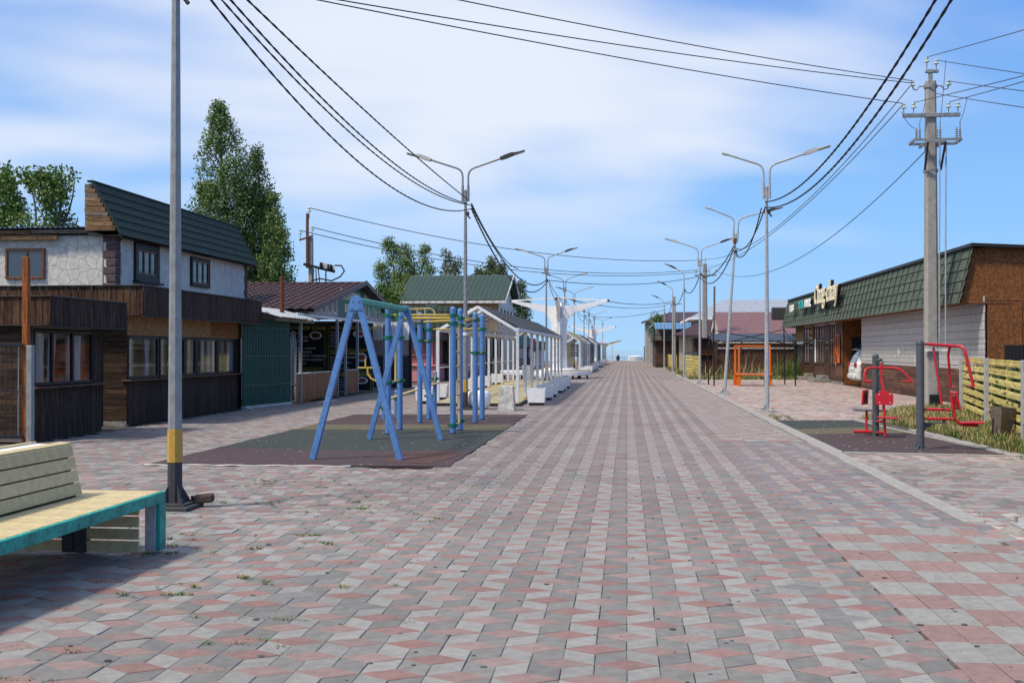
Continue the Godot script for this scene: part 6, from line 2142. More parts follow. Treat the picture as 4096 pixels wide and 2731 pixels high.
func climbing_frame() -> void:
	var c := thing("climbing_frame", "set of blue climbing poles with yellow bars and ladder behind the swing", "climbing frame", Vector3(-3.9, 0, -22.8))
	var tall := [Vector3(-4.48, 0, -20.65), Vector3(-4.48, 0, -21.75), Vector3(-4.48, 0, -23.9), Vector3(-4.48, 0, -25.0), Vector3(-3.28, 0, -20.9), Vector3(-3.28, 0, -21.8), Vector3(-3.28, 0, -24.0), Vector3(-3.28, 0, -25.2)]
	for p: Vector3 in tall:
		var g := G.new()
		g.cyl(p + Vector3(0, 0.0, 0), p + Vector3(0, 2.36, 0), 0.058, 0.058, 18, false)
		ball(g, p + Vector3(0, 2.36, 0), 0.058)
		put("pole", g, M.blue, c)
		g = G.new()
		g.cyl(p, p + Vector3(0, 0.03, 0), 0.0605, 0.0605, 18, false)
		put("pole_foot", g, mat_once("bluefoot", Color(0.02, 0.05, 0.2)), c)
	for q in [[Vector3(-5.52, 0, -25.0), 0.42], [Vector3(-5.42, 0, -25.9), 0.60], [Vector3(-4.62, 0, -26.6), 1.04]]:
		var g := G.new()
		g.cyl(q[0], q[0] + Vector3(0, q[1], 0), 0.05, 0.05, 16, false)
		ball(g, q[0] + Vector3(0, q[1], 0), 0.05)
		put("short_pole", g, M.blue, c)
		clampring(c, q[0] + Vector3(0, q[1] - 0.14, 0))
	for q in [[0, 2.25], [0, 1.83], [0, 0.98], [1, 2.22], [1, 1.84], [1, 0.99], [2, 1.80], [2, 2.2], [3, 2.06], [3, 1.80], [3, 0.55], [4, 2.25], [4, 2.10], [4, 0.17], [5, 2.22], [5, 2.08], [5, 0.20], [6, 2.25], [6, 1.53], [7, 2.07], [7, 1.53]]:
		clampring(c, tall[q[0]] + Vector3(0, q[1], 0))
	# overhead bars
	for q in [[tall[0] + Vector3(0.06, 2.25, 0), tall[4] + Vector3(-0.06, 2.25, 0), 0.022, M.yellow], [tall[1] + Vector3(0.06, 2.22, 0), tall[5] + Vector3(-0.06, 2.22, 0), 0.026, M.yellow], [tall[2] + Vector3(0.06, 2.2, 0), tall[6] + Vector3(-0.06, 2.25, 0), 0.024, M.yellow], [tall[5] + Vector3(0, 2.24, -0.06), tall[6] + Vector3(0, 2.26, 0.06), 0.022, M.yellow_pale], [tall[1] + Vector3(0.02, 2.20, -0.06), tall[2] + Vector3(0.02, 2.20, 0.06), 0.022, M.yellow_pale], [tall[3] + Vector3(0.06, 2.06, 0), tall[7] + Vector3(-0.06, 2.07, 0), 0.020, M.rust_yellow if M.has("rust_yellow") else M.yellow], [tall[0] + Vector3(0, 1.83, -0.06), tall[1] + Vector3(0, 1.84, 0.06), 0.018, M.yellow_pale], [tall[0] + Vector3(0, 0.98, -0.06), tall[1] + Vector3(0, 0.99, 0.06), 0.018, M.yellow_pale], [tall[2] + Vector3(0, 1.8, -0.06), tall[3] + Vector3(0, 1.8, 0.06), 0.018, M.yellow_pale], [tall[6] + Vector3(0, 1.53, -0.06), tall[7] + Vector3(0, 1.53, 0.06), 0.018, M.yellow_pale]]:
		var g := G.new()
		g.cyl(q[0], q[1], q[2], q[2], 12)
		put("bar", g, q[3], c)
	# ladder between the near pair
	var lad := Node3D.new()
	lad.name = "ladder"
	c.add_child(lad, true)
	lad.position = Vector3(-3.26, 0, -21.35) - c.position
	var g := G.new()
	g.tube([tall[4] + Vector3(0.03, 0.17, -0.06), Vector3(-3.22, 0.19, -21.3), Vector3(-3.22, 2.08, -21.3), tall[4] + Vector3(0.03, 2.10, -0.06)], 0.022, 10)
	put("stile", g, M.yellow_pale, lad)
	for i in 6:
		g = G.new()
		g.cyl(Vector3(-3.26, 0.46 + i * 0.275, -20.93), Vector3(-3.22, 0.46 + i * 0.275, -21.3), 0.018, 0.018, 10)
		put("rung", g, M.yellow_pale, lad)
	# upright rail between the far-left pair
	g = G.new()
	g.tube([Vector3(-4.48, 1.83, -21.1), Vector3(-4.47, 1.83, -21.2), Vector3(-4.46, 1.78, -21.25), Vector3(-4.46, 1.0, -21.25), Vector3(-4.48, 0.97, -21.1)], 0.022, 10)
	put("hand_rail", g, M.yellow_pale, c)
	# dip bars bracket on the outside
	g = G.new()
	g.cyl(Vector3(-5.06, 1.255, -20.65), Vector3(-4.66, 1.255, -20.75), 0.018, 0.018, 10)
	g.cyl(Vector3(-4.92, 1.25, -20.68), Vector3(-4.92, 1.43, -20.68), 0.016, 0.016, 10)
	g.cyl(Vector3(-4.74, 1.25, -20.72), Vector3(-4.74, 1.44, -20.72), 0.016, 0.016, 10)
	put("push_bar", g, M.yellow, c)
	for d: float in [0.0, 0.16]:
		g = G.new()
		g.tube([Vector3(-4.88 + d, 1.25, -20.69), Vector3(-4.88 + d, 1.15, -20.69), Vector3(-4.82 + d, 1.06, -20.68), Vector3(-4.72 + d, 1.01, -20.67), Vector3(-4.54, 1.0 + 0.02 * d, -20.66)], 0.018, 10)
		put("bracket", g, M.yellow, c)
	# monkey-bar guard above the far poles
	g = G.new()
	g.tube([Vector3(-4.42, 2.26, -22.2), Vector3(-4.42, 2.42, -22.35), Vector3(-4.0, 2.44, -22.5), Vector3(-3.92, 2.38, -22.5), Vector3(-3.9, 2.26, -22.5)], 0.02, 10)
	g.cyl(Vector3(-4.25, 2.26, -22.4), Vector3(-4.25, 2.43, -22.4), 0.016, 0.016, 8)
	g.cyl(Vector3(-4.1, 2.26, -22.45), Vector3(-4.1, 2.435, -22.45), 0.016, 0.016, 8)
	put("guard_rail", g, M.yellow_pale, c)
	# sloping balance board
	g = G.new()
	g.bar(Vector3(-5.46, 0.47, -25.3), Vector3(-4.55, 0.80, -26.6), 0.10, 0.035, Vector3.UP, 0.006)
	put("balance_board", g, M.yellow_pale, c)
	g = G.new()
	g.tube([Vector3(-4.83, 0.76, -26.2), Vector3(-4.80, 0.98, -26.2), Vector3(-4.72, 1.05, -26.3), Vector3(-4.60, 1.05, -26.4), Vector3(-4.57, 0.98, -26.4), Vector3(-4.6, 0.80, -26.4)], 0.018, 10)
	put("grip", g, M.yellow_pale, c)

# ------------------------------------------------------------------ pergolas and canopy trees on the promenade
func promenade_structures() -> void:
	near_pergola()
	canopy_tree(Vector3(-3.75, 0, -62.0), "nearest white canopy tree structure rising from a ring bench", "white ring bench around the nearest canopy tree", M.white, 1.0)
	canopy_tree(Vector3(-4.05, 0, -133.0), "second white canopy tree structure further down the promenade", "white ring bench around the second canopy tree", M.white, 1.0)
	var y := thing("canopy_wing", "low canopy with a yellow underside near the seaward end", "canopy", Vector3(-1.6, 0, -152.0))
	var g := G.new()
	g.prism(PackedVector2Array([Vector2(-3.0, 2.65), Vector2(-1.9, 2.45), Vector2(-1.0, 2.5), Vector2(0.9, 2.92), Vector2(0.9, 2.84), Vector2(-0.9, 2.28), Vector2(-1.2, 1.9), Vector2(-1.2, 0), Vector2(-1.75, 0), Vector2(-1.75, 2.2), Vector2(-3.0, 2.5)]), Vector3(-1.6, 0, -152.0), Vector3.RIGHT, Vector3.UP, 0.7)
	put("frame", g, M.galv, y)
	g = G.new()
	g.bar(Vector3(-2.5, 2.25, -151.6), Vector3(-0.75, 2.80, -151.6), 0.06, 0.10)
	put("underside", g, M.yellow, y)
	pergola("slat_pergola", "pergola with cream slatted roof and wall panels beyond the ring bench", -76.0, -91.0, -5.2, -3.2, 0)
	pergola("slat_pergola", "pergola with dark louvred roof standing beyond the slatted one", -96.0, -108.0, -5.2, -3.2, 1)
	pergola("slat_pergola", "plain grey pergola frame beyond the dark louvred one", -113.0, -126.0, -5.0, -3.0, 1)
	pergola("slat_pergola", "last pale pergola frame before the sea railing", -146.0, -158.0, -4.4, -2.0, 2)
	ring_bench_small()
	seaside()

func near_pergola() -> void:
	var p := thing("pergola", "white pergola with gabled grey louvre roof over a cream deck", "pergola", Vector3(-4.25, 0, -42.3))
	var z0 := -31.6; var z1 := -53.0
	var xl := -5.40; var xr := -3.10; var xm := -4.25
	var g := G.new()
	var n := 146
	var w := (31.2 - 53.4) / -n
	g.box(Vector3.ZERO, Vector3(2.46, 0.026, w - 0.006), 0.003)
	var m := g.mesh()
	var tones := [M.deck, mat(Color(0.46, 0.39, 0.225), 0.8, "fine", 1.0), mat(Color(0.52, 0.46, 0.29), 0.8, "fine", 1.0)]
	for i in n: inst("deck_board", m, tones[rng.randi() % 3], p, Vector3(xm, 0.095 + rng.randf_range(-0.002, 0.002), -31.2 - w * (i + 0.5)))
	g = G.new()
	for q in [[Vector3(-5.50, -0.02, -31.22), Vector3(-5.44, 0.08, -53.38)], [Vector3(-3.06, -0.02, -31.22), Vector3(-3.0, 0.08, -53.38)], [Vector3(-5.43, -0.02, -31.23), Vector3(-3.07, 0.078, -31.29)], [Vector3(-5.43, -0.02, -53.3), Vector3(-3.07, 0.078, -53.37)]]:
		g.span(q[0], q[1])
	put("deck_frame", g, M.steel_dark, p)
	var post := G.new()
	post.box(Vector3(0, 1.06, 0), Vector3(0.09, 2.0, 0.09), 0.006)
	var pm := post.mesh()
	var br := G.new()
	br.box(Vector3.ZERO, Vector3(0.125, 0.05, 0.125), 0.008)
	var bm := br.mesh()
	for i in 10:
		var z := lerpf(z0, z1, i / 9.0)
		for x: float in [xl, xr]:
			inst("post", pm, M.alu, p, Vector3(x, 0.06, z))
			if i > 0:
				inst("bracket", bm, M.yellow, p, Vector3(x, 2.10, z))
				inst("bracket", bm, M.yellow, p, Vector3(x, 0.14, z))
	# gable frame at the near end and at the far end
	for z: float in [z0, z1]:
		g = G.new()
		g.bar(Vector3(xl, 2.14, z), Vector3(xm, 2.82, z), 0.08, 0.08, Vector3.BACK, 0.006)
		g.bar(Vector3(xr, 2.14, z), Vector3(xm, 2.82, z), 0.08, 0.08, Vector3.BACK, 0.006)
		put("gable_frame", g, M.white, p)
	for x: float in [xl, xr]:
		g = G.new()
		g.span(Vector3(x - 0.05, 2.12, z0), Vector3(x + 0.05, 2.22, z1), 0.006)
		put("eave_beam", g, M.alu, p)
		g = G.new()
		g.cyl(Vector3(x, 1.08, z0), Vector3(x, 1.08, z1), 0.014, 0.014, 8)
		put("rail", g, M.white, p)
	g = G.new()
	g.span(Vector3(xm - 0.05, 2.76, z0 - 0.05), Vector3(xm + 0.05, 2.85, z1), 0.006)
	put("ridge_beam", g, M.alu, p)
	for i in 15:
		var z := lerpf(z0 - 0.7, z1 + 0.2, i / 14.0)
		for x: float in [xl, xr]:
			g = G.new()
			g.bar(Vector3(x, 2.20, z), Vector3(xm, 2.80, z), 0.06, 0.05, Vector3.BACK)
			put("rafter", g, mat_once("rafter", Color(0.21, 0.215, 0.22)), p)
	# louvre blades along the promenade side
	for i in 8:
		g = G.new()
		var f := (i + 0.5) / 8.0
		g.box(Vector3(lerpf(xm, xr + 0.04, f), lerpf(2.88, 2.23, f), (z0 + z1) * 0.5), Vector3(0.135, 0.02, z0 - z1), 0.004, Basis.from_euler(Vector3(0, 0, -0.42)))
		put("louvre", g, M.louvre, p)

func pergola(called: String, label: String, z0: float, z1: float, xl: float, xr: float, kind: int) -> void:
	var xm := (xl + xr) * 0.5
	var p := thing(called, label, "pergola", Vector3(xm, 0, (z0 + z1) * 0.5))
	var g := G.new()
	for i in 6:
		var z := lerpf(z0, z1, i / 5.0)
		for x: float in [xl, xr]:
			g = G.new()
			g.span(Vector3(x - 0.06, 0, z - 0.06), Vector3(x + 0.06, 2.15, z + 0.06), 0.006)
			put("post", g, M.alu if kind != 1 else M.galv, p)
		g = G.new()
		g.bar(Vector3(xl, 2.15, z), Vector3(xm, 2.85, z), 0.10, 0.10, Vector3.BACK, 0.005)
		g.bar(Vector3(xr, 2.15, z), Vector3(xm, 2.85, z), 0.10, 0.10, Vector3.BACK, 0.005)
		put("gable_frame", g, M.alu, p)
	if kind == 2: return
	var sm: Material = M.deck if kind == 0 else M.louvre
	for s: float in [xl, xr]:
		for i in 9:
			g = G.new()
			var f := (i + 0.5) / 9.0
			g.box(Vector3(lerpf(xm, s, f), lerpf(2.93, 2.23, f), (z0 + z1) * 0.5), Vector3(0.085 if kind == 0 else 0.11, 0.02, z0 - z1), 0.0, Basis.from_euler(Vector3(0, 0, signf(s - xm) * -0.6)))
			put("roof_slat", g, sm, p)
	for q in [[0.30, 0.60], [0.62, 0.86]]:
		var za := lerpf(z0, z1, q[0]); var zb := lerpf(z0, z1, q[1])
		for i in 12:
			g = G.new()
			g.span(Vector3(xr - 0.02, 0.25 + i * 0.155, za), Vector3(xr + 0.02, 0.35 + i * 0.155, zb))
			put("wall_slat", g, sm if i > 6 else M.galv, p)
		for i in 9:
			g = G.new()
			var z := lerpf(z0, z1, q[0] - 0.02) 
			g.span(Vector3(xl + 0.2, 1.0 + i * 0.13, z), Vector3(xl + 1.0, 1.08 + i * 0.13, z - 0.03))
			put("wall_slat", g, sm, p)

func canopy_tree(at: Vector3, label: String, bench_label: String, m: Material, k: float) -> void:
	var t := thing("canopy_tree", label, "canopy", at)
	# a flared column that bends out into an arm; four of them round the core
	for a in [0.0, PI / 2, PI, -PI / 2]:
		var d := Vector3(cos(a), 0, -sin(a))
		var poly := PackedVector2Array([Vector2(0.12, 0.45), Vector2(0.44, 0.45), Vector2(0.40, 2.0), Vector2(0.43, 2.9)])
		for i in 7:
			var u := i / 6.0
			poly.append(Vector2(0.43 + 0.75 * (1.0 - cos(u * PI / 2)), 2.9 + 0.85 * sin(u * PI / 2)))
		poly.append_array(PackedVector2Array([Vector2(1.8, 3.98), Vector2(2.66, 4.24), Vector2(2.66, 4.34), Vector2(1.6, 4.20), Vector2(0.75, 4.06), Vector2(0.12, 4.02)]))
		var g := G.new()
		g.prism(poly, at, d, Vector3.UP, 0.15)
		put("arm", g, m, t)
		g = G.new()
		g.bar(at + Vector3(0, 4.50, 0), at + d * 2.7 + Vector3(0, 4.33, 0), 0.05, 0.08, Vector3.UP)
		put("tie_bar", g, m, t)
		g = G.new()
		g.box(at + d * 2.74 + Vector3(0, 4.32, 0), Vector3(0.12, 0.14, 0.12), 0.02)
		put("spotlight", g, M.lamp_dark, t)
		# lattice between neighbouring columns
		var e := Vector3(cos(a + PI / 2), 0, -sin(a + PI / 2))
		var c0 := at + d * 0.40; var c1 := at + e * 0.40
		for i in 11:
			var lg := G.new()
			var y := 0.6 + i * 0.22
			lg.bar(c0.lerp(c1, 0.1 if i % 2 else 0.55) + Vector3(0, y, 0), c0.lerp(c1, 0.5 if i % 2 else 0.9) + Vector3(0, y + 0.26, 0), 0.03, 0.02)
			lg.bar(c0.lerp(c1, 0.5 if i % 2 else 0.9) + Vector3(0, y, 0), c0.lerp(c1, 0.1 if i % 2 else 0.5) + Vector3(0, y + 0.24, 0), 0.03, 0.02)
			put("lattice", lg, m, t)
	var g2 := G.new()
	g2.span(at + Vector3(-0.16, 3.35, -0.16), at + Vector3(0.16, 4.05, 0.16), 0.02)
	g2.cyl(at + Vector3(0, 4.0, 0), at + Vector3(0, 4.56, 0), 0.06, 0.06, 10)
	put("core", g2, M.white_dirty, t)
	var b := thing("ring_bench", bench_label, "bench", at, "ring benches under the canopy trees")
	var g := G.new()
	g.lathe(at, [Vector2(1.78, 0.19), Vector2(1.80, 0.21), Vector2(1.80, 0.40), Vector2(1.78, 0.42), Vector2(1.0, 0.42)], 48)
	g.lathe(at, [Vector2(0.95, 0.19), Vector2(1.78, 0.19)], 48)
	put("apron", g, M.white, b)
	g = G.new()
	g.lathe(at, [Vector2(1.74, 0.43), Vector2(1.74, 0.47), Vector2(0.9, 0.47), Vector2(0.9, 0.43)], 48)
	put("seat", g, M.deck, b)
	g = G.new()
	g.lathe(at, [Vector2(0.98, 0.47), Vector2(0.94, 0.56), Vector2(0.6, 0.58), Vector2(0.1, 0.58)], 40)
	put("core_planter", g, M.white, b)
	for i in 12:
		var a := TAU * i / 12.0 + 0.2
		g = G.new()
		var c := at + Vector3(cos(a) * (1.62 if i % 2 else 1.1), 0, sin(a) * (1.62 if i % 2 else 1.1))
		g.span(c + Vector3(-0.05, 0, -0.05), c + Vector3(0.05, 0.2, 0.05))
		put("leg", g, M.black, b)

func ring_bench_small() -> void:
	var b := thing("white_bench", "white block bench on dark legs across from the shuttered shop", "bench", Vector3(-6.1, 0, -61.0))
	var g := G.new()
	g.span(Vector3(-6.9, 0.2, -60.4), Vector3(-5.6, 0.46, -61.6), 0.04)
	put("seat", g, M.white, b)
	for x: float in [-6.8, -6.2, -5.75]:
		g = G.new()
		g.span(Vector3(x, 0, -60.5), Vector3(x + 0.1, 0.2, -61.5))
		put("leg", g, M.black, b)

func seaside() -> void:
	var r := thing("sea_railing", "thin dark railing across the seaward end of the promenade", "railing", Vector3(0, 0, -170.0))
	var g := G.new()
	for y: float in [0.55, 0.25]:
		g = G.new()
		g.cyl(Vector3(-3.4, y, -170), Vector3(2.6, y, -170), 0.022, 0.022, 6)
		put("rail", g, M.steel_dark, r)
	for i in 7:
		g = G.new()
		g.cyl(Vector3(-3.4 + i, -0.35, -170), Vector3(-3.4 + i, 0.56, -170), 0.02, 0.02, 6)
		put("post", g, M.steel_dark, r)
	# low white hull by the water
	var h := G.new()
	var sec := []
	for i in 9:
		var u := i / 8.0
		var w := 0.75 * pow(sin(PI * clampf(0.08 + u * 0.86, 0, 1)), 0.6)
		sec.append([lerpf(0.2, 2.5, u), w, 0.55 + 0.12 * sin(PI * u)])
	for i in 8:
		for s: float in [-1.0, 1.0]:
			var a: Array = sec[i]; var b: Array = sec[i + 1]
			h.quad(Vector3(a[0], -0.6, -176 + s * a[1] * 0.8), Vector3(b[0], -0.6, -176 + s * b[1] * 0.8), Vector3(b[0], b[2] - 0.12, -176 + s * b[1]), Vector3(a[0], a[2] - 0.12, -176 + s * a[1]), Vector3(0, 0, s))
			h.quad(Vector3(a[0], a[2] - 0.12, -176 + s * a[1]), Vector3(b[0], b[2] - 0.12, -176 + s * b[1]), Vector3(b[0], b[2], -176), Vector3(a[0], a[2], -176), Vector3.UP)
	solo("white_boat", h, M.white, "low white hull lying beyond the railing at the promenade's end", "boat")
	# distant person
	var bones := [[Vector3(0, 0.46, 0), Vector3(0.02, 0.88, 0.06), 0.16, 0.17], [Vector3(0.02, 0.88, 0.06), Vector3(0.03, 1.0, 0.08), 0.06, 0.06], [Vector3(0.03, 1.09, 0.10), Vector3(0.03, 1.14, 0.10), 0.10, 0.095], [Vector3(-0.1, 0.44, 0), Vector3(-0.15, 0.50, 0.40), 0.10, 0.075], [Vector3(-0.15, 0.50, 0.40), Vector3(-0.16, 0.06, 0.42), 0.07, 0.05], [Vector3(0.1, 0.44, 0), Vector3(0.15, 0.50, 0.40), 0.10, 0.075], [Vector3(0.15, 0.50, 0.40), Vector3(0.17, 0.06, 0.44), 0.07, 0.05], [Vector3(-0.19, 0.86, 0.05), Vector3(-0.26, 0.62, 0.18), 0.065, 0.05], [Vector3(-0.26, 0.62, 0.18), Vector3(-0.14, 0.56, 0.38), 0.048, 0.04], [Vector3(0.22, 0.86, 0.05), Vector3(0.28, 0.62, 0.18), 0.065, 0.05], [Vector3(0.28, 0.62, 0.18), Vector3(0.15, 0.57, 0.38), 0.048, 0.04], [Vector3(-0.16, 0.05, 0.42), Vector3(-0.17, 0.04, 0.56), 0.045, 0.04], [Vector3(0.17, 0.05, 0.44), Vector3(0.18, 0.04, 0.58), 0.045, 0.04]]
	var pg := blob(bones, 0.035)
	var at := Vector3(-1.35, -0.33, -171.0)
	var p := MeshInstance3D.new()
	p.mesh = pg.mesh()
	p.material_override = mat(Color(0.03, 0.03, 0.035), 0.9)
	p.name = "person"
	add_child(p)
	p.position = at
	var blk := G.new()
	blk.box(at + Vector3(0, 0.14, -0.05), Vector3(0.6, 0.34, 0.4), 0.02)
	solo("seat_block", blk, M.concrete, "concrete block that the dark clothed person sits on", "block")
	tag(p, "person in dark clothes sitting on a block by the railing at the promenade's end", "person")

func blob(bones: Array, cell: float) -> G:   # tapered capsules joined smoothly, meshed as surface nets
	var lo := Vector3(9, 9, 9); var hi := -lo
	for b in bones:
		for q in 2:
			lo = lo.min(b[q] - Vector3.ONE * (b[2] + cell * 3)); hi = hi.max(b[q] + Vector3.ONE * (b[2] + cell * 3))
	var n := Vector3i(((hi - lo) / cell).ceil()) + Vector3i.ONE
	var f := PackedFloat32Array()
	f.resize(n.x * n.y * n.z)
	for z in n.z:
		for y in n.y:
			for x in n.x:
				var p := lo + Vector3(x, y, z) * cell
				var s := 0.0
				for b in bones:
					var ab: Vector3 = b[1] - b[0]
					var t := clampf((p - b[0]).dot(ab) / maxf(ab.length_squared(), 1e-6), 0, 1)
					s += exp(-36.0 * (p.distance_to(b[0] + ab * t) - lerpf(b[2], b[3], t)))
				f[x + n.x * (y + n.y * z)] = -log(maxf(s, 1e-30)) / 36.0
	var pos := {}
	var g := G.new()
	for z in n.z - 1:
		for y in n.y - 1:
			for x in n.x - 1:
				var acc := Vector3.ZERO
				var c := 0
				for e in [[0, 0, 0, 1, 0, 0], [0, 1, 0, 1, 1, 0], [0, 0, 1, 1, 0, 1], [0, 1, 1, 1, 1, 1], [0, 0, 0, 0, 1, 0], [1, 0, 0, 1, 1, 0], [0, 0, 1, 0, 1, 1], [1, 0, 1, 1, 1, 1], [0, 0, 0, 0, 0, 1], [1, 0, 0, 1, 0, 1], [0, 1, 0, 0, 1, 1], [1, 1, 0, 1, 1, 1]]:
					var a := f[x + e[0] + n.x * (y + e[1] + n.y * (z + e[2]))]
					var b := f[x + e[3] + n.x * (y + e[4] + n.y * (z + e[5]))]
					if (a < 0.0) != (b < 0.0):
						acc += Vector3(x + e[0], y + e[1], z + e[2]).lerp(Vector3(x + e[3], y + e[4], z + e[5]), a / (a - b))
						c += 1
				if c: pos[x + n.x * (y + n.y * z)] = lo + acc / c * cell
	for z in range(1, n.z - 1):
		for y in range(1, n.y - 1):
			for x in range(1, n.x - 1):
				var i := x + n.x * (y + n.y * z)
				for ax in 3:
					var d: int = [1, n.x, n.x * n.y][ax]
					if (f[i] < 0.0) == (f[i + d] < 0.0): continue
					var u: int = [n.x, n.x * n.y, 1][ax]
					var v: int = [n.x * n.y, 1, n.x][ax]
					if not (pos.has(i) and pos.has(i - u) and pos.has(i - u - v) and pos.has(i - v)): continue
					var out := Vector3.ZERO
					out[ax] = 1.0 if f[i] < 0.0 else -1.0
					g.quad(pos[i], pos[i - u], pos[i - u - v], pos[i - v], out)
	return g

# ------------------------------------------------------------------ right-hand objects
func furniture_right() -> void:
	chest_press()
	lat_machine()
	yellow_fence()
	tent_frame()
	orange_frame()
	var b := thing("litter_bin", "rusty tapered metal litter bin on bent legs before the yellow fence", "bin", Vector3(6.78, 0, -21.1))
	var g := G.new()
	var o := Vector3(6.78, 0, -21.1)
	var tilt := Basis.from_euler(Vector3(0.05, 0.35, -0.06))
	for s in [[1, 0], [0, 1], [-1, 0], [0, -1]]:
		var n := Vector3(s[0], 0, s[1])
		var t := Vector3(-s[1], 0, s[0])
		g.quad(o + tilt * (n * 0.10 - t * 0.10 + Vector3(0, 0.06, 0)), o + tilt * (n * 0.10 + t * 0.10 + Vector3(0, 0.06, 0)), o + tilt * (n * 0.175 + t * 0.175 + Vector3(0, 0.56, 0)), o + tilt * (n * 0.175 - t * 0.175 + Vector3(0, 0.56, 0)), tilt * n)
		g.quad(o + tilt * (n * 0.095 - t * 0.095 + Vector3(0, 0.07, 0)), o + tilt * (n * 0.095 + t * 0.095 + Vector3(0, 0.07, 0)), o + tilt * (n * 0.17 + t * 0.17 + Vector3(0, 0.56, 0)), o + tilt * (n * 0.17 - t * 0.17 + Vector3(0, 0.56, 0)), tilt * -n)
	g.box(o + Vector3(0, 0.065, 0), Vector3(0.19, 0.01, 0.19), 0.0, tilt)
	put("body", g, mat(Color(0.20, 0.155, 0.125), 0.85, "rough", 2.0, 0.4), b)
	for s: float in [-1.0, 1.0]:
		g = G.new()
		g.bar(o + Vector3(s * 0.17, 0.0, 0.05), o + Vector3(s * 0.15 - 0.03, 0.36, 0.14), 0.03, 0.03, Vector3.UP)
		put("leg", g, M.steel_dark, b)

func knob(parent: Node3D, at: Vector3, r := 0.022) -> void:
	var g := G.new()
	g.lathe(at - Vector3(0, r, 0), [Vector2(0, 0), Vector2(r * 0.7, r * 0.3), Vector2(r, r), Vector2(r * 0.7, r * 1.7), Vector2(0, r * 2)], 10)
	put("pivot_cap", g, M.green_knob, parent)

func chest_press() -> void:
	var z := -18.4
	var c := thing("exercise_machine", "chest press exercise machine with red arms on a thick grey post", "exercise machine", Vector3(4.67, 0, z), "outdoor exercise machines")
	var g := G.new()
	g.cyl(Vector3(4.67, 0, z), Vector3(4.67, 1.70, z), 0.062, 0.062, 24, false)
	put("post", g, M.fit_grey, c)
	g = G.new()
	g.cyl(Vector3(4.67, 1.685, z), Vector3(4.67, 1.70, z), 0.067, 0.067, 24)
	ball(g, Vector3(4.67, 1.70, z), 0.064)
	put("post_cap", g, M.fit_grey, c)
	g = G.new()
	g.box(Vector3(4.67, 0.018, z), Vector3(0.24, 0.012, 0.24), 0.004)
	for a in 4:
		var d := Vector3(cos(a * PI / 2 + 0.6), 0, sin(a * PI / 2 + 0.6))
		g.prism(PackedVector2Array([Vector2(0.055, 0.024), Vector2(0.14, 0.024), Vector2(0.055, 0.10)]), Vector3(4.67, 0, z), d, Vector3.UP, 0.01)
	put("base_plate", g, M.fit_grey, c)
	g = G.new()
	g.tube([Vector3(4.76, 1.69, z), Vector3(5.05, 1.67, z), Vector3(5.22, 1.655, z), Vector3(5.28, 1.66, z + 0.04), Vector3(5.315, 1.62, z + 0.10), Vector3(5.34, 1.53, z + 0.12), Vector3(5.45, 1.02, z + 0.14)], 0.025, 12)
	put("arm", g, M.red, c)
	g = G.new()
	g.tube([Vector3(5.14, 1.66, z), Vector3(5.15, 1.60, z - 0.12), Vector3(5.16, 1.5, z - 0.2), Vector3(5.205, 1.0, z - 0.22)], 0.022, 12)
	put("arm", g, M.red, c)
	for q in [[Vector3(5.45, 1.02, z + 0.14), Vector3(5.38, 1.02, z + 0.16)], [Vector3(5.205, 1.0, z - 0.22), Vector3(5.25, 1.0, z - 0.2)]]:
		g = G.new()
		g.cyl(q[0], q[1], 0.016, 0.016, 10)
		put("grip", g, M.red, c)
	g = G.new()
	g.cyl(Vector3(4.86, 1.64, z + 0.05), Vector3(4.995, 0.69, z + 0.05), 0.019, 0.019, 12)
	put("link_rod", g, M.red, c)
	for q in [[Vector3(4.76, 0.65, z), Vector3(5.15, 0.64, z)], [Vector3(4.76, 0.50, z), Vector3(5.17, 0.495, z)]]:
		g = G.new()
		g.cyl(q[0], q[1], 0.023, 0.023, 12)
		put("swing_bar", g, M.red, c)
	g = G.new()
	g.tube([Vector3(5.15, 0.86, z), Vector3(5.17, 0.72, z), Vector3(5.195, 0.56, z), Vector3(5.225, 0.47, z), Vector3(5.29, 0.415, z), Vector3(5.38, 0.40, z), Vector3(5.56, 0.395, z)], 0.026, 12)
	put("seat_frame", g, M.red, c)
	g = G.new()
	g.box(Vector3(5.455, 0.443, z), Vector3(0.34, 0.028, 0.34), 0.012)
	put("seat", g, M.red, c)
	g = G.new()
	g.box(Vector3(5.215, 0.79, z), Vector3(0.028, 0.30, 0.34), 0.012, Basis.from_euler(Vector3(0, 0, 0.22)))
	put("backrest", g, M.red, c)
	for i in 5:
		g = G.new()
		g.box(Vector3(5.19 + 0.0, 0.69 + i * 0.05, z), Vector3(0.012, 0.008, 0.33), 0.0, Basis.from_euler(Vector3(0, 0, 0.22)))
		put("backrest_rib", g, M.red, c)
	g = G.new()
	g.span(Vector3(4.73, 0.425, z - 0.04), Vector3(5.07, 0.445, z + 0.04), 0.004)
	g.prism(PackedVector2Array([Vector2(4.72, 0.424), Vector2(4.86, 0.424), Vector2(4.80, 0.36), Vector2(4.72, 0.30)]), Vector3(0, 0, z), Vector3.RIGHT, Vector3.UP, 0.012)
	put("stop_bracket", g, M.fit_grey, c)
	g = G.new()
	g.cyl(Vector3(5.03, 0.445, z), Vector3(5.03, 0.475, z), 0.028, 0.022, 12)
	put("rubber_stop", g, M.black, c)
	for p in [Vector3(4.75, 1.69, z), Vector3(4.86, 1.63, z + 0.075), Vector3(4.99, 0.70, z + 0.075), Vector3(4.75, 0.65, z), Vector3(5.14, 0.64, z + 0.03), Vector3(4.75, 0.50, z), Vector3(5.17, 0.495, z + 0.03), Vector3(5.17, 0.86, z + 0.1), Vector3(5.21, 0.70, z + 0.1)]:
		knob(c, p)

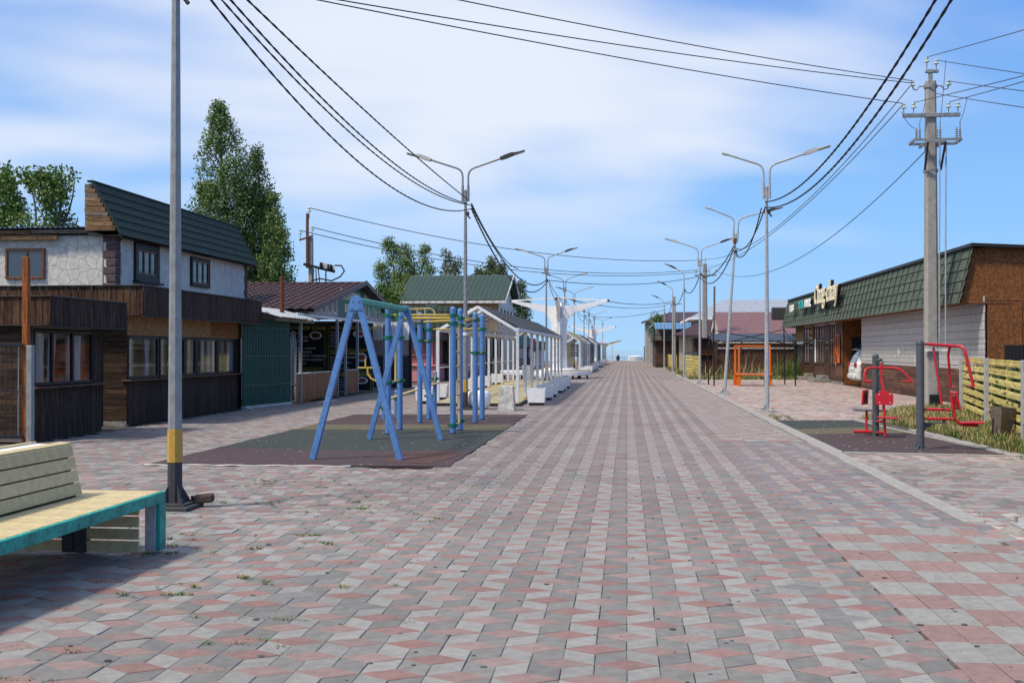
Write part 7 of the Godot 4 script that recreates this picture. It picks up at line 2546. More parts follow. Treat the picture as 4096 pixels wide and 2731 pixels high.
func lat_machine() -> void:
	var z := -21.1
	var c := thing("exercise_machine", "pull down exercise machine with red seat and cross bar on a shorter grey post", "exercise machine", Vector3(4.56, 0, z), "outdoor exercise machines")
	var g := G.new()
	g.cyl(Vector3(4.56, 0, z), Vector3(4.56, 1.47, z), 0.06, 0.06, 24, false)
	put("post", g, M.fit_grey, c)
	g = G.new()
	g.cyl(Vector3(4.56, 1.455, z), Vector3(4.56, 1.47, z), 0.065, 0.065, 24)
	ball(g, Vector3(4.56, 1.47, z), 0.062)
	put("post_cap", g, M.fit_grey, c)
	g = G.new()
	g.cyl(Vector3(4.57, 1.41, z), Vector3(4.61, 1.41, z + 0.22), 0.032, 0.032, 14)
	put("pivot_stub", g, M.fit_grey, c)
	g = G.new()
	g.tube([Vector3(4.61, 1.36, z + 0.20), Vector3(4.61, 1.20, z + 0.20), Vector3(4.62, 1.05, z + 0.22), Vector3(4.655, 0.8, z + 0.26)], 0.024, 12)
	put("lever", g, M.red, c)
	g = G.new()
	g.tube([Vector3(4.29, 1.02, z + 0.32), Vector3(4.30, 1.18, z + 0.30), Vector3(4.325, 1.245, z + 0.28), Vector3(4.40, 1.27, z + 0.24), Vector3(4.62, 1.27, z + 0.20), Vector3(4.84, 1.27, z + 0.24), Vector3(4.93, 1.245, z + 0.27), Vector3(5.0, 1.18, z + 0.30), Vector3(5.13, 1.02, z + 0.34)], 0.021, 12)
	put("cross_bar", g, M.red, c)
	for q in [[Vector3(4.29, 1.02, z + 0.32), Vector3(4.43, 1.025, z + 0.30)], [Vector3(5.13, 1.02, z + 0.34), Vector3(4.98, 1.03, z + 0.32)]]:
		g = G.new()
		g.cyl(q[0], q[1], 0.017, 0.017, 10)
		put("grip", g, M.red, c)
	g = G.new()
	var poly := PackedVector2Array([Vector2(-0.15, -0.10), Vector2(-0.135, -0.125), Vector2(-0.09, -0.125), Vector2(-0.03, -0.11), Vector2(0.05, -0.125), Vector2(0.10, -0.13), Vector2(0.145, -0.11), Vector2(0.155, -0.08), Vector2(0.155, 0.07), Vector2(0.13, 0.095), Vector2(0.09, 0.10), Vector2(0.06, 0.135), Vector2(-0.06, 0.14), Vector2(-0.10, 0.10), Vector2(-0.14, 0.085), Vector2(-0.155, 0.05)])
	g.prism(poly, Vector3(4.645, 0.72, z + 0.31), Vector3.RIGHT, Vector3(0, 1, -0.08).normalized(), 0.03)
	put("backrest", g, M.red, c)
	for q in [[-0.09, 0.07], [0.10, 0.07], [-0.09, -0.08], [0.10, -0.08]]:
		g = G.new()
		g.cyl(Vector3(4.645 + q[0], 0.72 + q[1], z + 0.32), Vector3(4.645 + q[0], 0.72 + q[1], z + 0.337), 0.011, 0.009, 10)
		put("bolt", g, M.alu, c)
	g = G.new()
	g.tube([Vector3(4.64, 0.62, z + 0.27), Vector3(4.65, 0.38, z + 0.28), Vector3(4.66, 0.02, z + 0.30)], 0.025, 12)
	put("seat_post", g, M.red, c)
	g = G.new()
	g.cyl(Vector3(4.66, 0.0, z + 0.30), Vector3(4.66, 0.025, z + 0.30), 0.027, 0.027, 12)
	put("foot_cap", g, M.black, c)
	g = G.new()
	g.box(Vector3(4.69, 0.372, z + 0.36), Vector3(0.33, 0.028, 0.28), 0.012, Basis.from_euler(Vector3(0, 0, -0.04)))
	put("seat", g, M.red, c)
	for q in [[0.30, 0.045], [0.10, 0.0]]:
		g = G.new()
		g.cyl(Vector3(4.57, q[0] - 0.02, z + 0.05), Vector3(4.655, q[0] + 0.0, z + 0.28), 0.022, 0.022, 12)
		put("link", g, M.red, c)
		knob(c, Vector3(4.545, q[0] - 0.025, z + 0.08))
	# second seat on the other side, seen edge on
	g = G.new()
	g.box(Vector3(4.40, 0.72, z - 0.15), Vector3(0.04, 0.28, 0.30), 0.015, Basis.from_euler(Vector3(0, -0.5, -0.08)))
	put("backrest", g, M.red, c)
	g = G.new()
	g.box(Vector3(4.43, 0.72, z - 0.12), Vector3(0.03, 0.26, 0.05), 0.008)
	put("back_bracket", g, M.fit_grey, c)
	g = G.new()
	g.box(Vector3(4.49, 0.475, z - 0.16), Vector3(0.60, 0.026, 0.26), 0.012, Basis.from_euler(Vector3(0, 0, -0.03)))
	put("seat", g, M.fit_grey, c)
	g = G.new()
	g.cyl(Vector3(4.41, 0.10, z - 0.1), Vector3(4.42, 0.46, z - 0.12), 0.023, 0.023, 12)
	put("seat_post", g, M.red, c)
	g = G.new()
	g.cyl(Vector3(4.17, 0.085, z - 0.08), Vector3(4.52, 0.085, z - 0.08), 0.03, 0.03, 12)
	put("foot_bar", g, M.red, c)
	for p in [Vector3(4.575, 1.36, z + 0.2), Vector3(4.645, 1.36, z + 0.2), Vector3(4.58, 1.14, z + 0.21), Vector3(4.65, 1.14, z + 0.21)]:
		knob(c, p)

func yellow_fence() -> void:
	var f := thing("board_fence", "faded yellow horizontal board fence along the dry grass", "fence", Vector3(7.7, 0, -25.0))
	var p := [Vector3(8.68, 0, -30.1), Vector3(7.70, 0, -24.9), Vector3(6.74, 0, -19.8), Vector3(5.95, 0, -15.4)]
	p[3] = Vector3(6.0, 0, -15.8)
	for i in 3:
		var d: Vector3 = (p[i + 1] - p[i]).normalized()
		var out := Vector3(-d.z, 0, d.x)
		if out.x > 0.0: out = -out
		var l: float = p[i].distance_to(p[i + 1])
		for k in 7:
			var g := G.new()
			var y := 0.10 + k * 0.195
			g.box((p[i] + p[i + 1]) * 0.5 + Vector3(0, y + 0.065, 0) - out * 0.06, Vector3(l - 0.015, 0.125, 0.025), 0.005, Basis(d, Vector3.UP, d.cross(Vector3.UP)) * Basis.from_euler(Vector3(0, 0, rng.randf_range(-0.004, 0.004))))
			put("board", g, M.fence_yellow[rng.randi() % 3], f)
		for t: float in [0.04, 0.5]:
			var g := G.new()
			var q: Vector3 = p[i].lerp(p[i + 1], t) - out * 0.095
			g.span(q + Vector3(-0.03, 0.05, -0.03), q + Vector3(0.03, 1.40, 0.03))
			put("batten", g, M.fence_yellow[1], f)
	for i in 4:
		var g := G.new()
		g.span(p[i] + Vector3(-0.045, 0, -0.045), p[i] + Vector3(0.045, 1.42, 0.045), 0.006)
		g.span(p[i] + Vector3(-0.09, 0, -0.09), p[i] + Vector3(0.09, 0.012, 0.09))
		put("post", g, M.galv_pale, f)
	var d := thing("sheet_fence", "low black corrugated sheet fence behind the yellow boards", "fence", Vector3(10.5, 0, -28.5))
	var g := G.new()
	g.ribs(Vector3(9.6, 0, -29.6), Vector3(1, 0, 0.35).normalized(), Vector3.UP, 5.5, 1.72, 0.09, 0.022, Vector3(-0.3, 0, 1))
	put("sheet", g, M.black, d)

func tent_frame() -> void:
	var t := thing("tent_frame", "bare black gazebo frame with crossed bars around the orange frame", "tent frame", Vector3(5.6, 0, -51.2))
	var a := Vector3(3.84, 0, -49.95); var b := Vector3(3.74, 0, -51.9); var c := Vector3(7.42, 0, -50.3); var d := Vector3(7.32, 0, -52.9)
	for q in [[a, 2.55], [b, 1.80], [c, 1.84], [d, 2.62]]:
		var g := G.new()
		g.cyl(q[0], q[0] + Vector3(-0.04, q[1], 0), 0.032, 0.028, 10)
		put("leg", g, M.black, t)
	for q in [[a + Vector3(-0.04, 2.46, 0), c + Vector3(-0.04, 1.80, 0)], [b + Vector3(-0.04, 1.74, 0), d + Vector3(-0.04, 2.54, 0)], [c + Vector3(-0.04, 1.82, 0), d + Vector3(-0.04, 2.55, 0)], [a + Vector3(-0.04, 2.5, 0), b + Vector3(-0.04, 1.76, 0)]]:
		var g := G.new()
		g.cyl(q[0], q[1], 0.02, 0.02, 8)
		put("cross_bar", g, M.black, t)

func orange_frame() -> void:
	var t := thing("orange_frame", "bright orange metal stall frame with a waist high shelf", "stall frame", Vector3(5.6, 0, -50.6))
	for q in [[4.93, -50.0], [6.28, -50.05], [4.87, -51.1], [6.24, -51.15]]:
		var g := G.new()
		g.span(Vector3(q[0] - 0.04, 0.5, q[1] - 0.04), Vector3(q[0] + 0.04, 1.80, q[1] + 0.04), 0.005)
		put("upright", g, M.orange, t)
		g = G.new()
		g.span(Vector3(q[0] - 0.085, 0, q[1] - 0.03), Vector3(q[0] + 0.085, 0.47, q[1] + 0.03), 0.005)
		put("leg", g, M.orange, t)
	for q in [[4.97, -50.0, 6.24, -50.05], [4.91, -51.1, 6.2, -51.15]]:
		var g := G.new()
		g.bar(Vector3(q[0], 1.765, q[1]), Vector3(q[2], 1.765, q[3]), 0.06, 0.065)
		put("top_rail", g, M.orange, t)
	for q in [[4.93, -50.04, 4.87, -51.06], [6.28, -50.09, 6.24, -51.11]]:
		var g := G.new()
		g.bar(Vector3(q[0], 1.765, q[1]), Vector3(q[2], 1.765, q[3]), 0.06, 0.065)
		put("top_rail", g, M.orange, t)
	var g2 := G.new()
	g2.span(Vector3(4.84, 0.475, -49.93), Vector3(6.36, 0.53, -51.2), 0.006)
	put("shelf", g2, M.orange, t)

# ------------------------------------------------------------------ lamps, poles, wires
func lamp_head(parent: Node3D, a: Vector3, d: Vector3, kind: int) -> void:   # 0 none, 1 pale curved, 2 dark flat
	var g := G.new()
	if kind == 0:
		g.cyl(a, a + d * 0.14, 0.045, 0.04, 10)
		put("lamp_stub", g, M.lamp_white, parent)
		return
	var m: Material = M.lamp_white if kind == 1 else M.lamp_dark
	var side := d.cross(Vector3.UP).normalized()
	var up := side.cross(d).normalized()
	var head := Node3D.new()
	head.name = "lamp_head"
	parent.add_child(head, true)
	head.global_position = a
	var body := PackedVector2Array([Vector2(-0.05, -0.035), Vector2(0.10, -0.045), Vector2(0.26, -0.035), Vector2(0.62, -0.05 if kind == 1 else -0.012), Vector2(0.64, -0.045 if kind == 1 else -0.008), Vector2(0.40, 0.02), Vector2(0.27, 0.055), Vector2(0.10, 0.05), Vector2(-0.05, 0.035)])
	g.prism(body, a, d, up, 0.16)
	g.box(a + d * 0.46 - up * 0.012, Vector3(0.34, 0.02, 0.24), 0.005, Basis(d, up, -side))
	put("housing", g, m, head)
	g = G.new()
	g.box(a + d * 0.46 - up * 0.03, Vector3(0.26, 0.012, 0.18), 0.003, Basis(d, up, -side))
	put("lens", g, M.lens, head)

func lamp(at: Vector3, label: String, left: int, right: int, banded: bool, lean := 0.0, top := 5.85, single := false, foot := true) -> Node3D:
	var l := thing("street_lamp", label, "street lamp", at, "street lamps along the promenade")
	var lb := Basis.from_euler(Vector3(0, 0, -lean))
	var w := func(x: float, y: float, z := 0.0) -> Vector3: return at + lb * Vector3(x, y, z)
	var r0 := 0.073 if banded else 0.066
	var r1 := 0.036
	var rad := func(y: float) -> float: return lerpf(r0, r1, y / top)
	var g := G.new()
	var main: Material = M.galv if banded else M.galv_pale
	var y0 := 0.80 if banded else 0.06
	g.cyl(w.call(0, y0), w.call(0, top), rad.call(y0), r1, 8, true, false)
	put("pole", g, main, l)
	if banded:
		g = G.new()
		g.cyl(w.call(0, 0.47), w.call(0, 0.80), rad.call(0.47) + 0.006, rad.call(0.80) + 0.006, 8, true, false)
		put("yellow_band", g, M.band, l)
		g = G.new()
		g.cyl(w.call(0, 0.05), w.call(0, 0.47), rad.call(0.05) + 0.001, rad.call(0.47) + 0.001, 8, true, false)
		put("painted_foot", g, M.steel_dark, l)
	else:
		for y: float in [0.85, 1.75]:
			g = G.new()
			g.cyl(w.call(0, y), w.call(0, y + 0.012), rad.call(y) + 0.003, rad.call(y) + 0.003, 8, true, false)
			put("joint_ring", g, M.white_dirty, l)
	if foot:
		g = G.new()
		g.box(at + Vector3(0, 0.055, 0), Vector3(0.34, 0.022, 0.34), 0.004)
		for a in 4:
			var d := Vector3(cos(a * PI / 2 + PI / 4), 0, sin(a * PI / 2 + PI / 4))
			g.prism(PackedVector2Array([Vector2(0.06, 0.066), Vector2(0.17, 0.066), Vector2(0.066, 0.24)]), at, d, Vector3.UP, 0.01)
		put("base_plate", g, M.steel_dark if banded else M.galv_pale, l)
		for q in [[-1, -1], [1, -1], [1, 1], [-1, 1]]:
			g = G.new()
			g.cyl(at + Vector3(q[0] * 0.13, 0.066, q[1] * 0.13), at + Vector3(q[0] * 0.13, 0.115, q[1] * 0.13), 0.016, 0.016, 6)
			put("bolt", g, M.steel_dark if banded else M.galv, l)
		g = G.new()
		if banded: g.box(at + Vector3(0, 0.0, 0), Vector3(0.44, 0.09, 0.44), 0.012)
		else: g.lathe(at, [Vector2(0.36, -0.02), Vector2(0.27, 0.02), Vector2(0.22, 0.043), Vector2(0, 0.043)], 11)
		put("concrete_pad", g, M.steel_dark if banded else M.concrete, l)
	if single:
		g = G.new()
		g.tube([w.call(0, top - 0.1), w.call(0, top + 0.2), w.call(-0.04, top + 0.32), w.call(-0.14, top + 0.42), w.call(-0.50, top + 0.62)], 0.026, 10)
		put("arm", g, main, l)
		lamp_head(l, w.call(-0.5, top + 0.62), (lb * Vector3(-0.86, 0.40, 0)).normalized(), right)
	else:
		for s: float in [-1.0, 1.0]:
			g = G.new()
			g.cyl(w.call(s * 0.075, top - 0.30), w.call(s * 0.075, top + 0.12), 0.036, 0.036, 10)
			put("arm_socket", g, main, l)
			g = G.new()
			g.tube([w.call(s * 0.075, top - 0.05), w.call(s * 0.075, top + 0.36), w.call(s * 0.092, top + 0.46), w.call(s * 0.14, top + 0.54), w.call(s * 0.23, top + 0.59), w.call(s * 0.98, top + 0.84)], 0.026, 12)
			put("arm", g, main, l)
			lamp_head(l, w.call(s * 0.98, top + 0.84), (lb * Vector3(s * 0.95, 0.31, 0)).normalized(), left if s < 0 else right)
		g = G.new()
		g.box(w.call(0, top - 0.18), Vector3(0.15, 0.05, 0.05))
		g.box(w.call(0, top - 0.02), Vector3(0.15, 0.05, 0.05))
		put("bracket", g, main, l)
	g = G.new()
	g.box(w.call(0.05, top - 0.62), Vector3(0.10, 0.09, 0.09), 0.01)
	g.cyl(w.call(0.05, top - 0.66), w.call(0.13, top - 0.76), 0.022, 0.022, 8)
	put("cable_clamp", g, M.lamp_dark, l)
	return l

func sagging(a: Vector3, b: Vector3, sag: float, k := 28) -> Array:
	var p := []
	for i in k + 1:
		var t := float(i) / k
		p.append(a.lerp(b, t) - Vector3(0, 4.0 * sag * t * (1.0 - t), 0))
	return p

func wire(label: String, a: Vector3, b: Vector3, sag: float, r: float, m: Material, group := "") -> void:
	var g := G.new()
	g.tube(sagging(a, b, sag), r, 6, false)
	solo("overhead_wire", g, m, label, "wire", group)

func twisted(label: String, a: Vector3, b: Vector3, sag: float, r: float, group := "") -> void:
	var n := int(a.distance_to(b) / 0.085)
	var base := sagging(a, b, sag, n)
	var g := G.new()
	for s in 2:
		var p := []
		for i in base.size():
			var t: float = i * 0.85 + s * PI
			p.append(base[i] + Vector3(cos(t) * r * 0.42, sin(t) * r * 0.42, 0))
		g.tube(p, r * 0.80, 5, false)
	solo("twisted_cable", g, M.black_cable, label, "cable", group)

func insulator(parent: Node3D, at: Vector3, k := 1.0, hook := true) -> void:
	var g := G.new()
	g.lathe(at, [Vector2(0.03 * k, 0), Vector2(0.075 * k, 0.01 * k), Vector2(0.07 * k, 0.03 * k), Vector2(0.035 * k, 0.07 * k), Vector2(0.05 * k, 0.10 * k), Vector2(0.045 * k, 0.13 * k), Vector2(0.02 * k, 0.15 * k), Vector2(0, 0.155 * k)], 14)
	put("insulator", g, M.insulator, parent)
	if hook:
		g = G.new()
		g.cyl(at - Vector3(0, 0.22 * k, 0), at + Vector3(0, 0.02, 0), 0.014, 0.014, 8)
		put("insulator_pin", g, M.galv, parent)

func conc_pole(at: Vector3, top: float, w0: float, w1: float, label: String) -> Node3D:
	var p := thing("utility_pole", label, "utility pole", at)
	var g := G.new()
	var b := [[-1, -1], [1, -1], [1, 1], [-1, 1]]
	var ch := 0.18
	var ring := func(w: float, y: float) -> Array:
		var o := []
		for i in 4:
			var c := Vector3(b[i][0] * w * 0.5, y, b[i][1] * w * 0.42)
			var d := Vector3(b[(i + 1) % 4][0] - b[i][0], 0, b[(i + 1) % 4][1] - b[i][1]) * 0.5
			var e := Vector3(b[(i + 3) % 4][0] - b[i][0], 0, b[(i + 3) % 4][1] - b[i][1]) * 0.5
			o.append(at + c + e * w * ch)
			o.append(at + c + d * w * ch)
		return o
	var lo: Array = ring.call(w0, -0.03); var hi: Array = ring.call(w1, top)
	for i in 8:
		var out: Vector3 = (lo[i] + lo[(i + 1) % 8]) * 0.5 - at
		out.y = 0.0
		g.quad(lo[i], lo[(i + 1) % 8], hi[(i + 1) % 8], hi[i], out)
	for i in range(1, 7): g.flat(hi[0], hi[i], hi[i + 1], Vector3.UP)
	put("shaft", g, M.pole, p)
	return p

func lamps_and_wires() -> void:
	lamp(Vector3(-4.53, 0, -10.82), "nearest galvanised lamp post with yellow band beside the cream bench", 1, 2, true)
	lamp(Vector3(-4.28, 0, -29.4), "double arm lamp post standing by the round bowl planter", 1, 2, true)
	lamp(Vector3(-4.03, 0, -55.9), "double arm lamp post at the far end of the near pergola", 1, 2, true, 0.0, 5.7)
	lamp(Vector3(-4.1, 0, -73.8), "double arm lamp post just past the nearest canopy tree", 2, 1, true, 0.0, 5.7)
	lamp(Vector3(-4.25, 0, -90.5), "double arm lamp post inside the cream slatted pergola", 2, 1, true, 0.0, 5.7)
	lamp(Vector3(-4.2, 0, -110.0), "double arm lamp post between the dark pergolas", 2, 1, true, 0.0, 5.6)
	lamp(Vector3(-4.2, 0, -124.0), "double arm lamp post in front of the second canopy tree", 2, 1, true, 0.0, 5.6)
	lamp(Vector3(-4.1, 0, -141.0), "double arm lamp post just past the second canopy tree", 2, 1, true, 0.0, 5.5)
	lamp(Vector3(-3.4, 0, -158.0), "furthest double arm lamp post near the sea", 2, 2, true, 0.0, 5.2)
	lamp(Vector3(3.575, 0, -10.2), "pale lamp post cut off by the picture's right edge", 1, 1, false)
	lamp(Vector3(3.55, 0, -28.9), "pale lamp post with one missing lamp at the green mat corner", 0, 1, false, 0.0, 5.75)
	lamp(Vector3(3.46, 0, -40.3), "leaning pale lamp post with rusty collar", 0, 2, false, 0.070, 5.75)
	lamp(Vector3(3.34, 0, -51.8), "pale double arm lamp post beside the concrete pole", 1, 2, false, 0.0, 5.7)
	lamp(Vector3(3.19, 0, -63.0), "first single arm lamp post beside the yellow screen", 0, 2, false, 0.0, 5.55, true)
	lamp(Vector3(3.13, 0, -77.1), "second single arm lamp post by the weathered fence", 0, 2, false, 0.0, 5.45, true)
	lamp(Vector3(3.13, 0, -94.5), "third single arm lamp post by the further yellow screen", 0, 2, false, 0.0, 5.35, true)
	var collar := G.new()
	var lb := Basis.from_euler(Vector3(0, 0, -0.070))
	collar.cyl(Vector3(3.46, 0, -40.3) + lb * Vector3(0, 5.38, 0), Vector3(3.46, 0, -40.3) + lb * Vector3(0, 5.58, 0), 0.06, 0.06, 10)
	solo("rusty_collar", collar, M.rust, "rusty collar clamped round the leaning lamp post", "collar")
	# white notes strapped to posts
	var c := G.new()
	c.cyl(Vector3(-4.28, 1.98, -29.4), Vector3(-4.28, 2.05, -29.4), 0.066, 0.066, 10)
	solo("paper_band", c, M.white, "white paper band pasted on the lamp post by the bowl planter", "paper")

	# main concrete pole
	var at := Vector3(8.63, 0, -32.8)
	var p := conc_pole(at, 9.25, 0.40, 0.28, "big concrete power pole with switch platform in front of the cafe")
	var g := G.new()
	g.span(Vector3(7.82, 8.20, -32.60), Vector3(9.40, 8.31, -32.68), 0.006)
	put("cross_arm", g, M.galv, p)
	g = G.new()
	g.span(Vector3(8.575, 9.2, -32.76), Vector3(8.685, 9.60, -32.84), 0.004)
	g.span(Vector3(8.49, 9.50, -32.74), Vector3(8.85, 9.57, -32.86), 0.004)
	put("top_bracket", g, M.galv, p)
	insulator(p, Vector3(8.53, 9.80, -32.8)); insulator(p, Vector3(8.79, 9.74, -32.8))
	for x: float in [7.85, 8.12, 9.08, 9.34]: insulator(p, Vector3(x, 8.46, -32.64), 1.05)
	for s: float in [-1.0, 1.0]:
		g = G.new()
		g.tube([Vector3(8.63 + s * 0.14, 9.12, -32.8), Vector3(8.63 + s * 0.30, 9.12, -32.8), Vector3(8.63 + s * 0.38, 9.02, -32.8), Vector3(8.63 + s * 0.46, 9.03, -32.8), Vector3(8.63 + s * 0.50, 9.12, -32.8)], 0.02, 8)
		put("hook", g, M.galv, p)
		insulator(p, Vector3(8.63 + s * 0.50, 9.13, -32.8), 1.1, false)
	g = G.new()
	g.lathe(Vector3(8.63, 9.06, -32.8), [Vector2(0.19, 0), Vector2(0.19, 0.09)], 8)
	g.lathe(Vector3(8.63, 8.24, -32.8), [Vector2(0.19, 0), Vector2(0.19, 0.05)], 8)
	g.lathe(Vector3(8.63, 6.66, -32.8), [Vector2(0.21, 0), Vector2(0.21, 0.07)], 8)
	put("strap", g, M.galv, p)
	g = G.new()
	for q in [[Vector3(8.10, 7.53, -32.45), Vector3(9.38, 7.53, -32.45)], [Vector3(8.12, 7.53, -33.15), Vector3(9.40, 7.53, -33.15)], [Vector3(8.10, 7.53, -32.45), Vector3(8.12, 7.53, -33.15)], [Vector3(9.38, 7.53, -32.45), Vector3(9.40, 7.53, -33.15)], [Vector3(8.42, 7.44, -32.2), Vector3(8.42, 7.44, -33.2)], [Vector3(8.86, 7.44, -32.2), Vector3(8.86, 7.44, -33.2)], [Vector3(8.42, 7.44, -32.2), Vector3(8.86, 7.44, -32.2)]]:
		g.bar(q[0], q[1], 0.05, 0.07)
	put("platform", g, M.galv, p)
	for s: float in [-1.0, 1.0]:
		g = G.new()
		g.bar(Vector3(8.64 + s * 0.22, 6.70, -32.62), Vector3(8.64 + s * 0.24, 7.42, -32.2), 0.05, 0.05)
		put("brace", g, M.steel_dark, p)
	for x: float in [8.24, 8.80, 9.34]:
		for k in 2:
			g = G.new()
			var o := Vector3(x - k * 0.09, 7.56, -32.45)
			var pr := [Vector2(0.018, 0)]
			for i in 5: pr.append_array([Vector2(0.038, 0.02 + i * 0.055), Vector2(0.018, 0.045 + i * 0.055)])
			pr.append_array([Vector2(0.02, 0.30), Vector2(0.0, 0.31)])
			if k == 0: pr.append_array([Vector2(0.016, 0.31), Vector2(0.016, 0.46), Vector2(0, 0.47)])
			g.lathe(o, pr, 10)
			put("fuse", g, M.galv, p)
	for x: float in [8.79, 8.96]:
		g = G.new()
		g.tube([Vector3(x, 7.45, -32.45), Vector3(x, 5.0, -32.52), Vector3(x, 1.55, -32.56)], 0.022, 8)
		put("conduit", g, M.galv_pale, p)
	g = G.new()
	g.span(Vector3(8.40, 1.55, -32.52), Vector3(9.06, 1.62, -32.62), 0.006)
	put("conduit_bracket", g, M.white_dirty, p)
	g = G.new()
	g.span(Vector3(8.53, 0.0, -32.585), Vector3(8.83, 0.33, -32.62))
	put("tar_patch", g, M.black, p)
	for q in [[Vector3(8.24, 8.03, -32.45), Vector3(8.45, 8.75, -32.62)], [Vector3(8.80, 8.03, -32.45), Vector3(9.0, 9.8, -32.6)], [Vector3(9.34, 8.03, -32.45), Vector3(9.55, 8.7, -32.5)], [Vector3(8.12, 7.85, -32.45), Vector3(7.75, 8.35, -32.5)]]:
		g = G.new()
		g.tube(sagging(q[0], q[1], 0.10, 10), 0.008, 5, false)
		put("jumper", g, M.thin_cable, p)
	# other poles
	var u := conc_pole(Vector3(5.02, 0, -72.9), 7.15, 0.40, 0.26, "concrete power pole rising behind the leaning lamp and brown hut")
	g = G.new()
	g.span(Vector3(4.35, 6.35, -72.72), Vector3(5.75, 6.44, -72.8))
	put("cross_arm", g, M.galv, u)
	for x: float in [4.45, 5.3, 5.7]: insulator(u, Vector3(x, 6.62, -72.76), 1.3)
	insulator(u, Vector3(5.05, 7.35, -72.9), 1.3)
	var u2 := conc_pole(Vector3(3.85, 0, -92.0), 5.95, 0.34, 0.24, "small concrete power pole behind the third single arm lamp")
	g = G.new()
	g.span(Vector3(3.2, 5.3, -91.86), Vector3(4.5, 5.37, -91.94))
	put("cross_arm", g, M.galv, u2)
	g = G.new()
	g.cyl(Vector3(5.4, 0, -70.5), Vector3(5.45, 5.55, -70.5), 0.075, 0.06, 10)
	solo("wooden_pole", g, M.raw_wood[3], "old grey wooden pole standing behind the brown fence", "pole")
	# rusty pole behind the restaurant
	var rp := conc_pole(Vector3(-13.88, 0, -48.0), 6.55, 0.26, 0.19, "power pole with rusty steel extension and switch gear behind the restaurant")
	g = G.new()
	g.span(Vector3(-14.06, 5.2, -47.82), Vector3(-13.95, 7.60, -47.92), 0.006)
	put("steel_extension", g, M.rust, rp)
	g = G.new()
	g.bar(Vector3(-14.35, 6.42, -47.8), Vector3(-13.75, 6.62, -47.9), 0.07, 0.07)
	put("cross_arm", g, M.rust, rp)
	g = G.new()
	g.bar(Vector3(-14.15, 5.36, -47.8), Vector3(-12.75, 5.02, -47.8), 0.12, 0.12)
	put("switch_arm", g, M.trim, rp)
	insulator(rp, Vector3(-13.95, 7.68, -47.95), 1.4); insulator(rp, Vector3(-14.32, 6.7, -47.85), 1.3); insulator(rp, Vector3(-13.8, 6.85, -47.9), 1.3)
	for i in 6:
		g = G.new()
		g.lathe(Vector3(-13.35 + (i % 3) * 0.22, 5.18 - (i % 3) * 0.05, -47.75 - (i / 3) * 0.3), [Vector2(0.05, 0), Vector2(0.10, 0.05), Vector2(0.05, 0.09), Vector2(0.10, 0.14), Vector2(0.05, 0.18), Vector2(0.08, 0.23), Vector2(0, 0.26)], 10)
		put("switch_insulator", g, M.white_dirty if i % 2 else M.trim, rp)
	g = G.new()
	g.tube([Vector3(-12.75, 5.3, -47.8), Vector3(-12.45, 5.28, -47.8), Vector3(-12.32, 5.05, -47.8), Vector3(-12.5, 4.8, -47.8), Vector3(-12.9, 4.62, -47.8), Vector3(-13.4, 4.72, -47.8), Vector3(-13.8, 4.64, -47.8)], 0.035, 8)
	g.cyl(Vector3(-13.15, 3.5, -47.8), Vector3(-13.15, 5.1, -47.8), 0.03, 0.03, 8)
	put("power_cable", g, M.black_cable, rp)
	for i in 3:
		g = G.new()
		g.tube([Vector3(-13.7 + i * 0.1, 5.15, -47.8), Vector3(-13.72 + i * 0.14, 4.7, -47.8), Vector3(-13.66 + i * 0.1, 4.1, -47.8)], 0.025, 6)
		put("power_cable", g, M.black_cable, rp)

	# twisted cables, left line
	var l1 := Vector3(-4.5, 5.8, -10.85); var l2 := Vector3(-4.24, 5.2, -29.42); var l3 := Vector3(-3.98, 5.05, -55.92); var l4 := Vector3(-4.05, 5.05, -73.8)
	var bundle := "twisted cables of the left lamp line"
	twisted("topmost twisted cable reaching the lamp by the bowl planter from the near lamp", l1, l2 + Vector3(0, 0.42, 0), 0.10, 0.013, bundle)
	twisted("second twisted cable down from the near lamp to the lamp by the bowl planter", l1 + Vector3(-0.1, 0.05, 0), l2 + Vector3(0, 0.30, 0), 0.52, 0.013, bundle)
	twisted("third twisted cable from the near lamp, close below the second one", l1 + Vector3(-0.15, 0, 0), l2 + Vector3(0.1, 0.26, 0), 0.60, 0.012, bundle)
	twisted("lowest and slackest twisted cable arriving at the lamp by the bowl planter", l1 + Vector3(-0.2, 0, 0), l2 + Vector3(0.12, 0.16, 0), 0.92, 0.013, bundle)
	twisted("cable sagging deepest beyond the lamp by the bowl planter", l2 + Vector3(0.12, 0.16, 0), l3, 1.25, 0.022, bundle)
	twisted("cable just above the deepest sagging one beyond the bowl planter's lamp", l2 + Vector3(0.12, 0.24, 0), l3 + Vector3(0, 0.1, 0), 1.0, 0.022, bundle)
	twisted("lightly sagging cable beyond the bowl planter's lamp", l2 + Vector3(0.12, 0.3, 0), l3 + Vector3(-0.5, -0.1, 10), 0.35, 0.016, bundle)
	var prev := l3
	var ll := ["to the lamp past the canopy tree", "to the lamp in the slatted pergola", "to the lamp between dark pergolas", "to the lamp before the second canopy tree", "to the lamp past the second canopy tree"]
	var zs := [-73.8, -90.5, -110.0, -124.0, -141.0]
	for i in 5:
		var nx := Vector3(-4.15, 5.0, zs[i])
		for k in 2: wire("%s dark wire running on %s" % [["upper", "lower"][k], ll[i]], prev + Vector3(0.1, -0.15 * k, 0), nx + Vector3(0.1, -0.15 * k, 0), 0.35 + 0.35 * k, 0.018, M.black_cable)
		prev = nx
	# twisted cables, right line
	var r0 := Vector3(3.47, 5.75, -10.2); var r1 := Vector3(3.52, 5.25, -28.9); var r2 := Vector3(3.80, 5.3, -40.3); var r3 := Vector3(3.34, 5.05, -51.8)
	var rb := "twisted cables of the right lamp line"
